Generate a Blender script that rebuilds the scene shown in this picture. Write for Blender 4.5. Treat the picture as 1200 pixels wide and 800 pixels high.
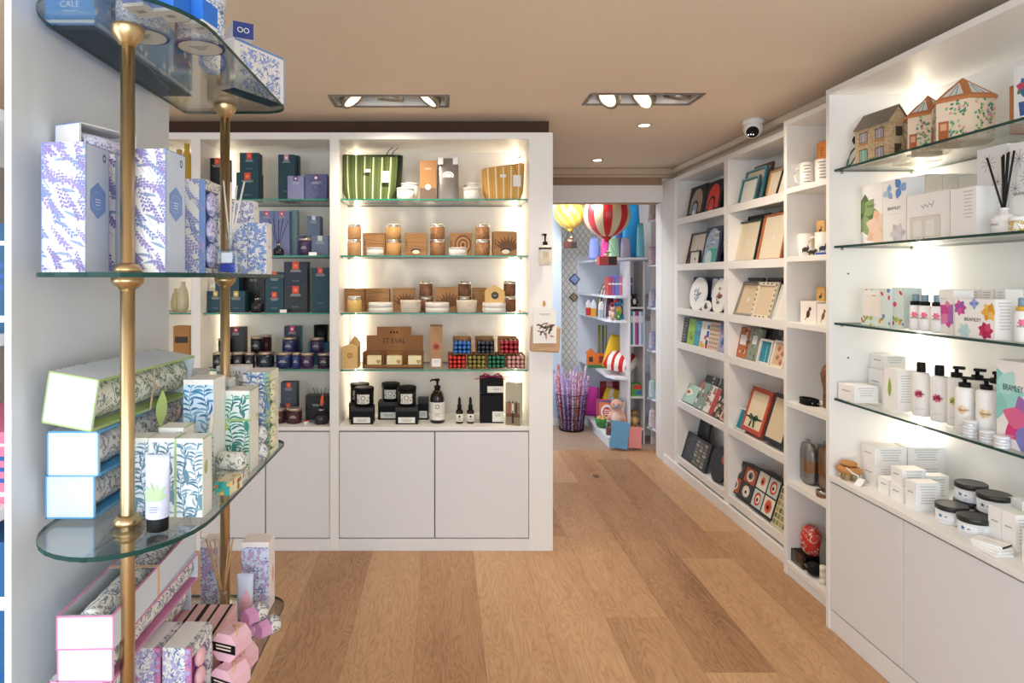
import bpy, bmesh, math, random
from mathutils import Vector, Matrix
for o in list(bpy.data.objects): bpy.data.objects.remove(o)
SC = bpy.context.scene; COL = SC.collection; PI = math.pi
F = 760.0
def PX(x, d): return (x-520)*d/F
def PZ(y, d): return 1.5-(y-326)*d/F
# ------------------------------------------------------------ camera, world, light, exposure
cd = bpy.data.cameras.new('camera'); cam = bpy.data.objects.new('camera', cd); COL.objects.link(cam)
cam.location = (0, 0, 1.5); cam.rotation_euler = (PI/2, 0, 0)
cd.sensor_width = 36; cd.lens = 36*F/1200; cd.shift_x = 80/1200; cd.shift_y = -74/1200; cd.clip_start = .02
SC.camera = cam
W = bpy.data.worlds.new('sky'); SC.world = W; W.use_nodes = True
bg = W.node_tree.nodes['Background']; bg.inputs[0].default_value = (.75, .87, 1, 1); bg.inputs[1].default_value = 1.5
SC.view_settings.view_transform = 'Standard'; SC.view_settings.look = 'None'
SC.view_settings.gamma = 1; SC.view_settings.use_curve_mapping = False
SC.view_settings.exposure = 0.62
def area(name, loc, rot, sx, sy, power, col=(1, 1, 1), parent=None, spread=None):
    l = bpy.data.lights.new(name, 'AREA'); l.shape = 'RECTANGLE'; l.size = sx; l.size_y = sy; l.energy = power; l.color = col
    if spread: l.spread = spread
    o = bpy.data.objects.new(name, l); COL.objects.link(o); o.location = loc; o.rotation_euler = rot
    if parent: o.parent = parent
    return o
area('shop_window_daylight', (-.3, -1.95, 1.35), (PI/2, 0, 0), 3.8, 1.9, 46, (.84, .92, 1))
area('left_cool_light', (-2.5, -.2, 1.5), (0, -PI/2, 0), 1.6, 1.8, 22, (.62, .82, 1))  # unseen cool area light inside the left wall, which has no opening
def spot(name, loc, power, col=(1, .86, .7), size=110, parent=None, rot=(0, 0, 0), r=.04):
    l = bpy.data.lights.new(name, 'SPOT'); l.energy = power; l.color = col; l.spot_size = math.radians(size); l.spot_blend = .7; l.shadow_soft_size = r
    o = bpy.data.objects.new(name, l); COL.objects.link(o); o.location = loc; o.rotation_euler = rot
    if parent: o.parent = parent
    return o
# ------------------------------------------------------------ materials
def lin(c): return tuple((v/12.92 if v <= .04045 else ((v+.055)/1.055)**2.4) for v in c)
def hexc(h): return lin(tuple(int(h[i:i+2], 16)/255 for i in (0, 2, 4)))
_M = {}
def M(h, rough=.5, metal=0., var=.05, emit=0., spec=.5, bump=0., bscale=200.):
    k = (h, rough, metal, var, emit, spec, bump, bscale)
    if k in _M: return _M[k]
    m = bpy.data.materials.new('mat_'+h); m.use_nodes = True; nt = m.node_tree; p = nt.nodes['Principled BSDF']
    c = hexc(h); p.inputs['Roughness'].default_value = rough; p.inputs['Metallic'].default_value = metal
    p.inputs['Specular IOR Level'].default_value = spec
    if var:
        tc = nt.nodes.new('ShaderNodeTexCoord'); n = nt.nodes.new('ShaderNodeTexNoise'); n.inputs['Scale'].default_value = 18
        nt.links.new(tc.outputs['Object'], n.inputs['Vector'])
        mx = nt.nodes.new('ShaderNodeMix'); mx.data_type = 'RGBA'
        mx.inputs[6].default_value = (*[v*(1-var) for v in c], 1); mx.inputs[7].default_value = (*[min(1, v*(1+var)) for v in c], 1)
        nt.links.new(n.outputs['Fac'], mx.inputs[0]); nt.links.new(mx.outputs[2], p.inputs['Base Color'])
    else: p.inputs['Base Color'].default_value = (*c, 1)
    if bump:
        tc = nt.nodes.new('ShaderNodeTexCoord'); n2 = nt.nodes.new('ShaderNodeTexNoise'); n2.inputs['Scale'].default_value = bscale
        nt.links.new(tc.outputs['Object'], n2.inputs['Vector']); b = nt.nodes.new('ShaderNodeBump'); b.inputs['Strength'].default_value = bump; b.inputs['Distance'].default_value = .002
        nt.links.new(n2.outputs['Fac'], b.inputs['Height']); nt.links.new(b.outputs[0], p.inputs['Normal'])
    if emit:
        p.inputs['Emission Color'].default_value = (*c, 1); p.inputs['Emission Strength'].default_value = emit
    m.diffuse_color = (*c, 1); _M[k] = m; return m
def glassy(name, tint, gloss=.08, rough=.02):
    m = bpy.data.materials.new(name); m.use_nodes = True; nt = m.node_tree; nt.nodes.clear()
    out = nt.nodes.new('ShaderNodeOutputMaterial'); t = nt.nodes.new('ShaderNodeBsdfTransparent'); t.inputs[0].default_value = (*tint, 1)
    g = nt.nodes.new('ShaderNodeBsdfGlossy'); g.inputs['Roughness'].default_value = rough
    fr = nt.nodes.new('ShaderNodeFresnel'); fr.inputs[0].default_value = 1.5
    ad = nt.nodes.new('ShaderNodeMath'); ad.operation = 'MULTIPLY_ADD'; ad.inputs[1].default_value = .55; ad.inputs[2].default_value = gloss; ad.use_clamp = True
    mx = nt.nodes.new('ShaderNodeMixShader'); nt.links.new(fr.outputs[0], ad.inputs[0]); nt.links.new(ad.outputs[0], mx.inputs[0])
    nt.links.new(t.outputs[0], mx.inputs[1]); nt.links.new(g.outputs[0], mx.inputs[2]); nt.links.new(mx.outputs[0], out.inputs[0]); return m
GLASS = glassy('shelf_glass', (.955, .98, .972), .0)
CLEAR = glassy('clear_glass', (.93, .96, .97), .05)
FILM = glassy('plastic_film', (.9, .92, .94), .12, .15)
def edge_glass():
    m = bpy.data.materials.new('glass_edge'); m.use_nodes = True; p = m.node_tree.nodes['Principled BSDF']
    p.inputs['Base Color'].default_value = (.004, .05, .04, 1); p.inputs['Roughness'].default_value = .35; p.inputs['Specular IOR Level'].default_value = .25; p.inputs['Alpha'].default_value = .95; return m
EDGE = edge_glass(); EDGEG = M('1c8a70', .25, 0, 0)
BRASS = M('c2a980', .3, 1., .04); STEEL = M('b9b6b0', .25, 1., .03)
WHITE = M('f1efec', .42, 0, .01); WHITE2 = M('e9e8e8', .45, 0, .01); PAPER = M('f3f2f0', .6, 0, .02)
BLACK = M('0d0d0f', .5, 0, .05, 0, .25); MATTE = M('101113', .6, 0, .05, 0, .2); KRAFT = M('a97c4e', .75, 0, .08, bump=.1)
def nodes_mat(name):
    m = bpy.data.materials.new(name); m.use_nodes = True; return m, m.node_tree, m.node_tree.nodes['Principled BSDF']
def mth(nt, op, a, b=None, c=None):
    n = nt.nodes.new('ShaderNodeMath'); n.operation = op
    for i, v in enumerate((a, b, c)):
        if v is None: continue
        if isinstance(v, (int, float)): n.inputs[i].default_value = v
        else: nt.links.new(v, n.inputs[i])
    return n.outputs[0]
def oak():
    m, nt, p = nodes_mat('oak_planks'); L = nt.links.new
    tc = nt.nodes.new('ShaderNodeTexCoord'); s = nt.nodes.new('ShaderNodeSeparateXYZ'); L(tc.outputs['Object'], s.inputs[0])
    PWD = .277
    cx = mth(nt, 'DIVIDE', mth(nt, 'SUBTRACT', s.outputs[0], .4375-PWD*20), PWD); col = mth(nt, 'FLOOR', cx); fx = mth(nt, 'FRACT', cx)
    wn = nt.nodes.new('ShaderNodeTexWhiteNoise'); wn.noise_dimensions = '1D'; L(col, wn.inputs['W'])
    cy = mth(nt, 'DIVIDE', mth(nt, 'ADD', s.outputs[1], mth(nt, 'MULTIPLY', wn.outputs[0], 9.0)), 1.9); row = mth(nt, 'FLOOR', cy); fy = mth(nt, 'FRACT', cy)
    idv = mth(nt, 'ADD', mth(nt, 'MULTIPLY', col, 7.31), mth(nt, 'MULTIPLY', row, 3.17))
    w2 = nt.nodes.new('ShaderNodeTexWhiteNoise'); w2.noise_dimensions = '1D'; L(idv, w2.inputs['W'])
    cb = nt.nodes.new('ShaderNodeCombineXYZ'); L(mth(nt, 'MULTIPLY', s.outputs[0], 1.0), cb.inputs[0]); L(mth(nt, 'MULTIPLY', s.outputs[1], .16), cb.inputs[1]); L(mth(nt, 'MULTIPLY', w2.outputs[0], 40), cb.inputs[2])
    n1 = nt.nodes.new('ShaderNodeTexNoise'); n1.inputs['Scale'].default_value = 7; n1.inputs['Detail'].default_value = 4; n1.inputs['Distortion'].default_value = .6; L(cb.outputs[0], n1.inputs['Vector'])
    rings = mth(nt, 'ABSOLUTE', mth(nt, 'SINE', mth(nt, 'MULTIPLY', n1.outputs['Fac'], 75)))
    cb2 = nt.nodes.new('ShaderNodeCombineXYZ'); L(mth(nt, 'MULTIPLY', s.outputs[0], 90), cb2.inputs[0]); L(mth(nt, 'MULTIPLY', s.outputs[1], 3), cb2.inputs[1]); L(mth(nt, 'MULTIPLY', w2.outputs[0], 40), cb2.inputs[2])
    n2 = nt.nodes.new('ShaderNodeTexNoise'); n2.inputs['Scale'].default_value = 2.2; n2.inputs['Detail'].default_value = 3; L(cb2.outputs[0], n2.inputs['Vector'])
    n3 = nt.nodes.new('ShaderNodeTexNoise'); n3.inputs['Scale'].default_value = 3.2; n3.inputs['Detail'].default_value = 2; L(cb.outputs[0], n3.inputs['Vector'])
    vk = nt.nodes.new('ShaderNodeTexVoronoi'); vk.inputs['Scale'].default_value = 2.3
    cb3 = nt.nodes.new('ShaderNodeCombineXYZ'); L(s.outputs[0], cb3.inputs[0]); L(mth(nt, 'MULTIPLY', s.outputs[1], .55), cb3.inputs[1]); L(cb3.outputs[0], vk.inputs['Vector'])
    knot = mth(nt, 'MULTIPLY', mth(nt, 'SUBTRACT', .075, vk.outputs['Distance']), 10.); knot = mth(nt, 'MAXIMUM', knot, 0.)
    f = mth(nt, 'ADD', mth(nt, 'MULTIPLY', rings, .16), mth(nt, 'ADD', mth(nt, 'MULTIPLY', n2.outputs['Fac'], .38), mth(nt, 'ADD', mth(nt, 'MULTIPLY', n3.outputs['Fac'], .55), mth(nt, 'MULTIPLY', mth(nt, 'SUBTRACT', w2.outputs[0], .5), .34))))
    f = mth(nt, 'SUBTRACT', f, knot)
    r = nt.nodes.new('ShaderNodeValToRGB'); L(f, r.inputs[0]); e = r.color_ramp.elements
    e[0].position = .12; e[0].color = (*hexc('6e4e36'), 1); e[1].position = .95; e[1].color = (*hexc('d8b48e'), 1)
    a = e.new(.40); a.color = (*hexc('a67c58'), 1); b = e.new(.66); b.color = (*hexc('c29a72'), 1)
    g1 = mth(nt, 'LESS_THAN', fx, .007); g2 = mth(nt, 'LESS_THAN', fy, .0012); gap = mth(nt, 'MAXIMUM', g1, g2)
    mx = nt.nodes.new('ShaderNodeMix'); mx.data_type = 'RGBA'; L(mth(nt, 'MULTIPLY', gap, .6), mx.inputs[0]); L(r.outputs[0], mx.inputs[6]); mx.inputs[7].default_value = (*hexc('6b4a30'), 1)
    L(mx.outputs[2], p.inputs['Base Color']); p.inputs['Roughness'].default_value = .42; p.inputs['Specular IOR Level'].default_value = .35
    b2 = nt.nodes.new('ShaderNodeBump'); b2.inputs['Strength'].default_value = .12; b2.inputs['Distance'].default_value = .003; L(f, b2.inputs['Height']); L(b2.outputs[0], p.inputs['Normal'])
    return m
def trellis():
    m, nt, p = nodes_mat('trellis_wallpaper'); L = nt.links.new
    tc = nt.nodes.new('ShaderNodeTexCoord'); s = nt.nodes.new('ShaderNodeSeparateXYZ'); L(tc.outputs['Object'], s.inputs[0])
    x = mth(nt, 'MULTIPLY', s.outputs[0], 1/.064); z = mth(nt, 'MULTIPLY', s.outputs[2], 1/.09)
    u = mth(nt, 'ABSOLUTE', mth(nt, 'SUBTRACT', mth(nt, 'FRACT', mth(nt, 'ADD', x, z)), .5)); v = mth(nt, 'ABSOLUTE', mth(nt, 'SUBTRACT', mth(nt, 'FRACT', mth(nt, 'SUBTRACT', x, z)), .5))
    g = mth(nt, 'GREATER_THAN', mth(nt, 'MAXIMUM', u, v), .425)
    mx = nt.nodes.new('ShaderNodeMix'); mx.data_type = 'RGBA'; L(g, mx.inputs[0]); mx.inputs[6].default_value = (*hexc('dfe3e4'), 1); mx.inputs[7].default_value = (*hexc('c3a474'), 1)
    L(mx.outputs[2], p.inputs['Base Color']); p.inputs['Roughness'].default_value = .7; return m
def speck(name, bgc, cols, scale=60, thr=.5, stretch=(1, 1, 1), dist=1.5):
    """printed all-over pattern: warped cells of a few inks on a ground colour"""
    m, nt, p = nodes_mat(name); L = nt.links.new
    tc = nt.nodes.new('ShaderNodeTexCoord'); mp = nt.nodes.new('ShaderNodeMapping'); mp.inputs['Scale'].default_value = stretch; L(tc.outputs['Object'], mp.inputs[0])
    n = nt.nodes.new('ShaderNodeTexNoise'); n.inputs['Scale'].default_value = scale; n.inputs['Detail'].default_value = 2; n.inputs['Distortion'].default_value = dist; L(mp.outputs[0], n.inputs['Vector'])
    r = nt.nodes.new('ShaderNodeValToRGB'); r.color_ramp.interpolation = 'CONSTANT'; L(n.outputs['Fac'], r.inputs[0])
    e = r.color_ramp.elements; e[0].position = 0; e[0].color = (*hexc(bgc), 1); e[1].position = thr; e[1].color = (*hexc(cols[0]), 1)
    for i, c in enumerate(cols[1:]):
        x = e.new(min(.98, thr+.045*(i+1))); x.color = (*hexc(c), 1)
    x = e.new(min(.99, thr+.045*len(cols))); x.color = (*hexc(bgc), 1)
    L(r.outputs[0], p.inputs['Base Color']); p.inputs['Roughness'].default_value = .55; return m
TOILE = speck('grey_toile_print', 'eceae4', ['9a9eac', '747a90'], 34, .5, (1, 1, 1), 2.5)
TOILEG = speck('green_grey_toile_print', 'e6e8dc', ['8d9a86', '6c7f78'], 36, .5, (1, 1, 1), 2.5)
TOILEB = speck('blue_toile_print', 'eef3f8', ['5d8fd0', '2a62b4'], 60, .49, (1, 1, 1), 2.5)
MARBLE = speck('star_purple_print', '8f90bd', ['a5a3cf', '7a83ad'], 40, .45)
WOODP = speck('wood_grain_print', 'c79a68', ['8a6238', 'b08456'], 40, .5, (1, 1, 4), 3)
LEOP = speck('brown_figured_print', '7c4d2e', ['2a1a12', 'a37a55'], 60, .46)
# ------------------------------------------------------------ geometry collector
FACES = {'f': (0, 1, 5, 4), 'r': (1, 2, 6, 5), 'b': (2, 3, 7, 6), 'l': (3, 0, 4, 7), 'd': (0, 3, 2, 1), 't': (4, 5, 6, 7)}
class G:
    def __init__(s): s.v = []; s.f = []; s.m = []; s.sm = []; s.mats = []; s.T = None
    def mi(s, m):
        if m not in s.mats: s.mats.append(m)
        return s.mats.index(m)
    def add(s, vs, fs, m, smooth=False):
        o = len(s.v)
        if s.T is not None: vs = [tuple(s.T @ Vector(v)) for v in vs]
        s.v += [tuple(v) for v in vs]; i = s.mi(m)
        for f in fs: s.f.append([o+k for k in f]); s.m.append(i); s.sm.append(smooth)
    def box(s, x0, x1, y0, y1, z0, z1, m, fm=None):
        vs = [(x0, y0, z0), (x1, y0, z0), (x1, y1, z0), (x0, y1, z0), (x0, y0, z1), (x1, y0, z1), (x1, y1, z1), (x0, y1, z1)]
        for k, f in FACES.items():
            s.add([vs[i] for i in f], [(0, 1, 2, 3)], (fm or {}).get(k, m))
        return s
    def rbox(s, x0, x1, y0, y1, z0, z1, m, r=.003, seg=2):
        bm = bmesh.new(); bmesh.ops.create_cube(bm, size=1)
        for v in bm.verts: v.co = Vector(((x0+x1)/2+v.co.x*(x1-x0), (y0+y1)/2+v.co.y*(y1-y0), (z0+z1)/2+v.co.z*(z1-z0)))
        r = min(r, .45*min(x1-x0, y1-y0, z1-z0))
        bmesh.ops.bevel(bm, geom=bm.edges[:], offset=r, segments=seg, profile=.5, affect='EDGES')
        bm.verts.index_update(); s.add([v.co for v in bm.verts], [[v.index for v in f.verts] for f in bm.faces], m, False); bm.free(); return s
    def lathe(s, prof, m, cx=0, cy=0, seg=20, smooth=True, sx=1, sy=1):
        vs = []; n = len(prof)
        for r, z in prof:
            for k in range(seg):
                a = 2*PI*k/seg; vs.append((cx+r*sx*math.cos(a), cy+r*sy*math.sin(a), z))
        fs = [[i*seg+k, i*seg+(k+1) % seg, (i+1)*seg+(k+1) % seg, (i+1)*seg+k] for i in range(n-1) for k in range(seg)]
        s.add(vs, fs, m, smooth)
        s.add(vs[:seg], [list(range(seg))[::-1]], m); s.add(vs[-seg:], [list(range(seg))], m); return s
    def cyl(s, cx, cy, z0, z1, r, m, seg=20, b=.0):
        p = [(r-b, z0), (r, z0+b), (r, z1-b), (r-b, z1)] if b else [(r, z0), (r, z1)]
        return s.lathe(p, m, cx, cy, seg)
    def tube(s, pts, r, m, seg=8, r1=None):
        pts = [Vector(p) for p in pts]; n = len(pts); vs = []
        for i, p in enumerate(pts):
            t = (pts[min(i+1, n-1)]-pts[max(i-1, 0)]).normalized(); a = t.cross(Vector((0, 0, 1)) if abs(t.z) < .9 else Vector((1, 0, 0))).normalized(); b = t.cross(a)
            rr = r if r1 is None else r+(r1-r)*i/(n-1)
            for k in range(seg): an = 2*PI*k/seg; vs.append(p+a*rr*math.cos(an)+b*rr*math.sin(an))
        fs = [[i*seg+k, i*seg+(k+1) % seg, (i+1)*seg+(k+1) % seg, (i+1)*seg+k] for i in range(n-1) for k in range(seg)]
        s.add(vs, fs, m, True); s.add(vs[:seg], [list(range(seg))], m); s.add(vs[-seg:], [list(range(seg))[::-1]], m); return s
    def ball(s, c, rx, ry, rz, m, seg=14, rings=9):
        vs = []
        for i in range(1, rings):
            t = PI*i/rings
            for k in range(seg): a = 2*PI*k/seg; vs.append((c[0]+rx*math.sin(t)*math.cos(a), c[1]+ry*math.sin(t)*math.sin(a), c[2]-rz*math.cos(t)))
        fs = [[i*seg+k, i*seg+(k+1) % seg, (i+1)*seg+(k+1) % seg, (i+1)*seg+k] for i in range(rings-2) for k in range(seg)]
        vs += [(c[0], c[1], c[2]-rz), (c[0], c[1], c[2]+rz)]; N = len(vs)
        fs += [[N-2, (k+1) % seg, k] for k in range(seg)]+[[N-1, (rings-2)*seg+k, (rings-2)*seg+(k+1) % seg] for k in range(seg)]
        s.add(vs, fs, m, True); return s
    def prism(s, pts, y0, y1, m, mf=None, axis='y'):
        """2D outline (x,z) extruded along y (axis 'y'), or (x,y) outline along z (axis 'z')"""
        n = len(pts)
        A = [((p[0], y0, p[1]) if axis == 'y' else (p[0], p[1], y0)) for p in pts]; B = [((p[0], y1, p[1]) if axis == 'y' else (p[0], p[1], y1)) for p in pts]
        s.add(A+B, [[i, (i+1) % n, n+(i+1) % n, n+i] for i in range(n)], m)
        s.add(A, [list(range(n))], mf or m); s.add(B, [list(range(n))[::-1]], m if axis == 'y' else (mf or m)); return s
    def build(s, name, parent=None, loc=None, rot=None, fix=True):
        me = bpy.data.meshes.new(name); me.from_pydata(s.v, [], s.f)
        for m in s.mats: me.materials.append(m)
        me.polygons.foreach_set('material_index', s.m); me.polygons.foreach_set('use_smooth', s.sm)
        if fix:
            bm = bmesh.new(); bm.from_mesh(me); bmesh.ops.remove_doubles(bm, verts=bm.verts, dist=1e-6); bmesh.ops.recalc_face_normals(bm, faces=bm.faces); bm.to_mesh(me); bm.free()
        me.update(); o = bpy.data.objects.new(name, me); COL.objects.link(o)
        if parent: o.parent = parent
        if loc: o.location = loc
        if rot: o.rotation_euler = rot
        return o
def tag(o, label, cat, group=None, kind=None):
    o['label'] = label; o['category'] = cat
    if group: o['group'] = group
    if kind: o['kind'] = kind
    return o
def root(name, label, cat, loc=(0, 0, 0), rz=0, group=None, lean=0):
    o = bpy.data.objects.new(name, None); COL.objects.link(o); o.empty_display_size = .02; o.location = loc; o.rotation_euler = (-lean, 0, rz); return tag(o, label, cat, group)
def struct(name, g): o = g.build(name); o['kind'] = 'structure'; return o
def dup(r, loc, label=None, rz=None):
    c = r.copy(); COL.objects.link(c); c.location = loc
    if rz is not None: c.rotation_euler.z = rz
    if label: c['label'] = label
    for ch in list(r.children):
        k = ch.copy(); COL.objects.link(k); k.parent = c
        for g in list(ch.children): q = g.copy(); COL.objects.link(q); q.parent = k
    return c
# ------------------------------------------------------------ printed artwork (flat polygons on a face)
_T = {}
def text_mesh(t):
    if t in _T: return _T[t]
    cu = bpy.data.curves.new('t', 'FONT'); cu.body = t; cu.align_x = 'CENTER'; ob = bpy.data.objects.new('t', cu); COL.objects.link(ob)
    dg = bpy.context.evaluated_depsgraph_get(); dg.update(); me = bpy.data.meshes.new_from_object(ob.evaluated_get(dg))
    vs = [tuple(v.co)[:2] for v in me.vertices]; fs = [list(p.vertices) for p in me.polygons]; bpy.data.objects.remove(ob); bpy.data.curves.remove(cu); bpy.data.meshes.remove(me)
    ys = [v[1] for v in vs]; h = max(ys)-min(ys); y0 = min(ys); xs = [v[0] for v in vs]; xc = (max(xs)+min(xs))/2; w = (max(xs)-min(xs))/h
    vs = [((x-xc)/h, (y-y0)/h) for x, y in vs]; _T[t] = (vs, fs, w); return _T[t]
class Art:
    """artwork on a rectangle [-w/2,w/2] x [0,h]"""
    def __init__(s, w, h): s.w = w; s.h = h; s.p = []
    def poly(s, pts, m, l=0):
        c = pts
        for ax, lim, sg in ((0, -s.w/2, 1), (0, s.w/2, -1), (1, 0, 1), (1, s.h, -1)):
            out = []
            for i in range(len(c)):
                a, b = c[i], c[(i+1) % len(c)]; da = (a[ax]-lim)*sg; db = (b[ax]-lim)*sg
                if da >= 0: out.append(a)
                if (da > 0 > db) or (da < 0 < db): t = da/(da-db); out.append((a[0]+(b[0]-a[0])*t, a[1]+(b[1]-a[1])*t))
            c = out
            if len(c) < 3: return s
        s.p.append((c, [list(range(len(c)))], m, l)); return s
    def rect(s, x0, y0, x1, y1, m, l=0): return s.poly([(x0, y0), (x1, y0), (x1, y1), (x0, y1)], m, l)
    def ell(s, cx, cy, rx, ry, m, l=0, n=14, a=0): 
        ca, sa = math.cos(a), math.sin(a)
        return s.poly([(cx+rx*math.cos(t)*ca-ry*math.sin(t)*sa, cy+rx*math.cos(t)*sa+ry*math.sin(t)*ca) for t in [2*PI*k/n for k in range(n)]], m, l)
    def hexa(s, cx, cy, rx, ry, m, l=0): return s.poly([(cx+rx*math.cos(PI/6+PI/3*k), cy+ry*math.sin(PI/6+PI/3*k)) for k in range(6)], m, l)
    def leaf(s, x, y, ln, wd, a, m, bend=0., l=0):
        sp = []; N = 5
        for i in range(N+1):
            t = i/N; an = a+bend*t; sp.append((x+ln*t*math.cos(a+bend*t*.5), y+ln*t*math.sin(a+bend*t*.5), an, wd*math.sin(PI*min(1, t**.8))))
        L = [(px-math.sin(an)*w/2, py+math.cos(an)*w/2) for px, py, an, w in sp]; R = [(px+math.sin(an)*w/2, py-math.cos(an)*w/2) for px, py, an, w in sp[1:-1]]
        return s.poly(L+R[::-1], m, l)
    def line(s, x0, y0, x1, y1, t, m, l=0):
        d = math.hypot(x1-x0, y1-y0) or 1e-6; nx, ny = -(y1-y0)/d*t/2, (x1-x0)/d*t/2
        return s.poly([(x0-nx, y0-ny), (x1-nx, y1-ny), (x1+nx, y1+ny), (x0+nx, y0+ny)], m, l)
    def text(s, t, cx, cy, h, m, l=2, maxw=None, rot=0):
        vs, fs, w = text_mesh(t)
        if maxw and w*h > maxw: sx = maxw/(w*h)
        else: sx = 1
        c, q = math.cos(rot), math.sin(rot)
        s.p.append(([(cx+(x*h*sx)*c-(y*h)*q, cy+(x*h*sx)*q+(y*h)*c) for x, y in vs], fs, m, l)); return s
    def bars(s, cx, cy, w, n, m, gap=.004, t=.0012, l=2, seed=0):
        r = random.Random(seed)
        for i in range(n): ww = w*r.uniform(.6, 1); s.rect(cx-ww/2, cy-i*gap, cx+ww/2, cy-i*gap+t, m, l)
        return s
    def cut(s, n=8):
        out = []; dx = s.w/n
        for pts, fs, m, l in sorted(s.p, key=lambda q: q[3]):
            xs = [p[0] for p in pts]
            if len(fs) > 1 or max(xs)-min(xs) < dx*1.5: out.append((pts, fs, m, l)); continue
            for k in range(n):
                a, b = -s.w/2+dx*k, -s.w/2+dx*(k+1)
                if b < min(xs) or a > max(xs): continue
                c = pts
                for lim, sg in ((a, 1), (b, -1)):
                    o = []
                    for i in range(len(c)):
                        p, q = c[i], c[(i+1) % len(c)]; da = (p[0]-lim)*sg; db = (q[0]-lim)*sg
                        if da >= 0: o.append(p)
                        if (da > 0 > db) or (da < 0 < db): t = da/(da-db); o.append((p[0]+(q[0]-p[0])*t, p[1]+(q[1]-p[1])*t))
                    c = o
                    if len(c) < 3: break
                if len(c) >= 3: out.append((c, [list(range(len(c)))], m, l))
        return out
    def put(s, g, face, w, d, h, eps=.0005):
        for i, (pts, fs, m, l) in enumerate(sorted(s.p, key=lambda q: q[3])):
            e = .0003+l*.00012+i*1.4e-6
            if face == 'f': v = [(x, -d/2-e, y) for x, y in pts]
            elif face == 'r': v = [(w/2+e, x, y) for x, y in pts]
            elif face == 'l': v = [(-w/2-e, -x, y) for x, y in pts]
            elif face == 't': v = [(x, y-d/2, h+e) for x, y in pts]
            elif face == 'b': v = [(-x, d/2+e, y) for x, y in pts]
            g.add(v, fs, m)
def lavender(w, h, seed, pal=('b4a7d6', '9aa9cf', '9f93c9')):
    r = random.Random(seed); a = Art(w, h); n = int(w*h/.00026)+4; mats = [M(c, .6) for c in pal]; lf = M('8fa3c2', .6)
    for i in range(n):
        x = r.uniform(-w*.6, w*.75); y = r.uniform(-.02, h); an = math.radians(r.uniform(108, 140)); ln = r.uniform(.05, .075)
        x1 = x+ln*math.cos(an); y1 = y+ln*math.sin(an); a.line(x, y, x1, y1, .0009, lf)
        m = mats[i % 3]
        for k in range(11):
            t = .42+.58*k/10; px = x+ln*t*math.cos(an); py = y+ln*t*math.sin(an); sd = (-1)**k; rr = .0052*(1.15-t*.7)
            a.ell(px+sd*rr*.8*math.sin(an), py-sd*rr*.8*math.cos(an), rr, rr*.55, m, 1, 7, an+sd*.6)
        if i % 4 == 0: a.leaf(x, y, .035, .006, math.radians(r.uniform(140, 200)), lf, .4)
    return a
def leaves(w, h, seed, pal=('6b93a8', '8db0bf', '4f7a94'), sp=.03, big=1.):
    r = random.Random(seed); a = Art(w, h); mats = [M(c, .6) for c in pal]; ns = max(2, round(w/sp*1.25))
    for i in range(ns):
        x = -w/2+(i+.5)*w/ns; y = -.02; ph = r.random()*6
        while y < h:
            xx = x+.004*math.sin(y*60+ph); a.line(xx, y, x+.004*math.sin((y+.010)*60+ph), y+.010, .0011, mats[2])
            for sd in (-1, 1):
                an = PI/2-sd*r.uniform(.5, 1.0); a.leaf(xx, y+r.uniform(0, .004), r.uniform(.015, .024)*big, .0040*big, an, mats[r.randrange(3)], -sd*-1.2 if r.random() < .3 else sd*-1.3, 1)
            y += .0080*big
        a.leaf(x+.006, r.uniform(.2, .7)*h, .032, .011, -1.5, mats[0], .1, 2)
    return a
def blooms(w, h, seed, pal=('7d87b8', 'b79acb', '4f5f8f'), dens=1.):
    r = random.Random(seed); a = Art(w, h); mats = [M(c, .6) for c in pal]
    for i in range(int(dens*w*h/.00010)+3):
        x = r.uniform(-w/2, w/2); y = r.uniform(0, h); an = r.uniform(0, 6.3)
        if r.random() < .35:
            for k in range(3): a.leaf(x, y, .010, .0045, an+(k-1)*.6, mats[1], 0, 1)
        else: a.leaf(x, y, r.uniform(.006, .014), .0030, an, mats[0 if r.random() < .6 else 2], r.uniform(-1, 1))
        a.line(x, y, x-.010*math.cos(an), y-.010*math.sin(an), .0007, mats[2])
    return a
def dabs(w, h, seed, cols, size=.008, dens=1.):
    r = random.Random(seed); a = Art(w, h); mats = [M(c, .6) for c in cols]
    for i in range(int(dens*w*h/(size*size*2.2))+2):
        a.ell(r.uniform(-w/2, w/2), r.uniform(0, h), size*r.uniform(.3, .6), size*r.uniform(.2, .5), mats[i % len(mats)], i % 2, 9, r.uniform(0, 3))
    return a
def flower(a, cx, cy, R, cols, n=6, l=0):
    ms = [M(c, .6) for c in cols]
    for k in range(n): a.leaf(cx, cy, R, R*.75, 2*PI*k/n+.3, ms[k % len(ms)], .15, l+k % 2)
    a.ell(cx, cy, R*.18, R*.18, ms[-1], l+2)
def carton(name, label, cat, w, d, h, loc, rz=0, m=PAPER, fm=None, arts=None, group=None, lid=None, r=0):
    """folding carton, origin at base centre, front = local -y; arts = {'f': Art,...}"""
    g = G(); g.box(-w/2, w/2, -d/2, d/2, 0, h, m, fm)
    for f, a in (arts or {}).items(): a.put(g, f, w, d, h)
    o = g.build(name, None, loc, (0, 0, rz)); return tag(o, label, cat, group)
# placers: back wall (front faces the room) and right wall (front faces -x)
def bk(x0, x1, yt, z, d):
    X0, X1 = PX(x0, d), PX(x1, d); return (X0+X1)/2, X1-X0, PZ(yt, d)-z
def rw(x0, x1, X):
    Y1, Y0 = X*F/(x0-520), X*F/(x1-520); return (Y0+Y1)/2, Y1-Y0, Y0
RZ = -PI/2
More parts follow.
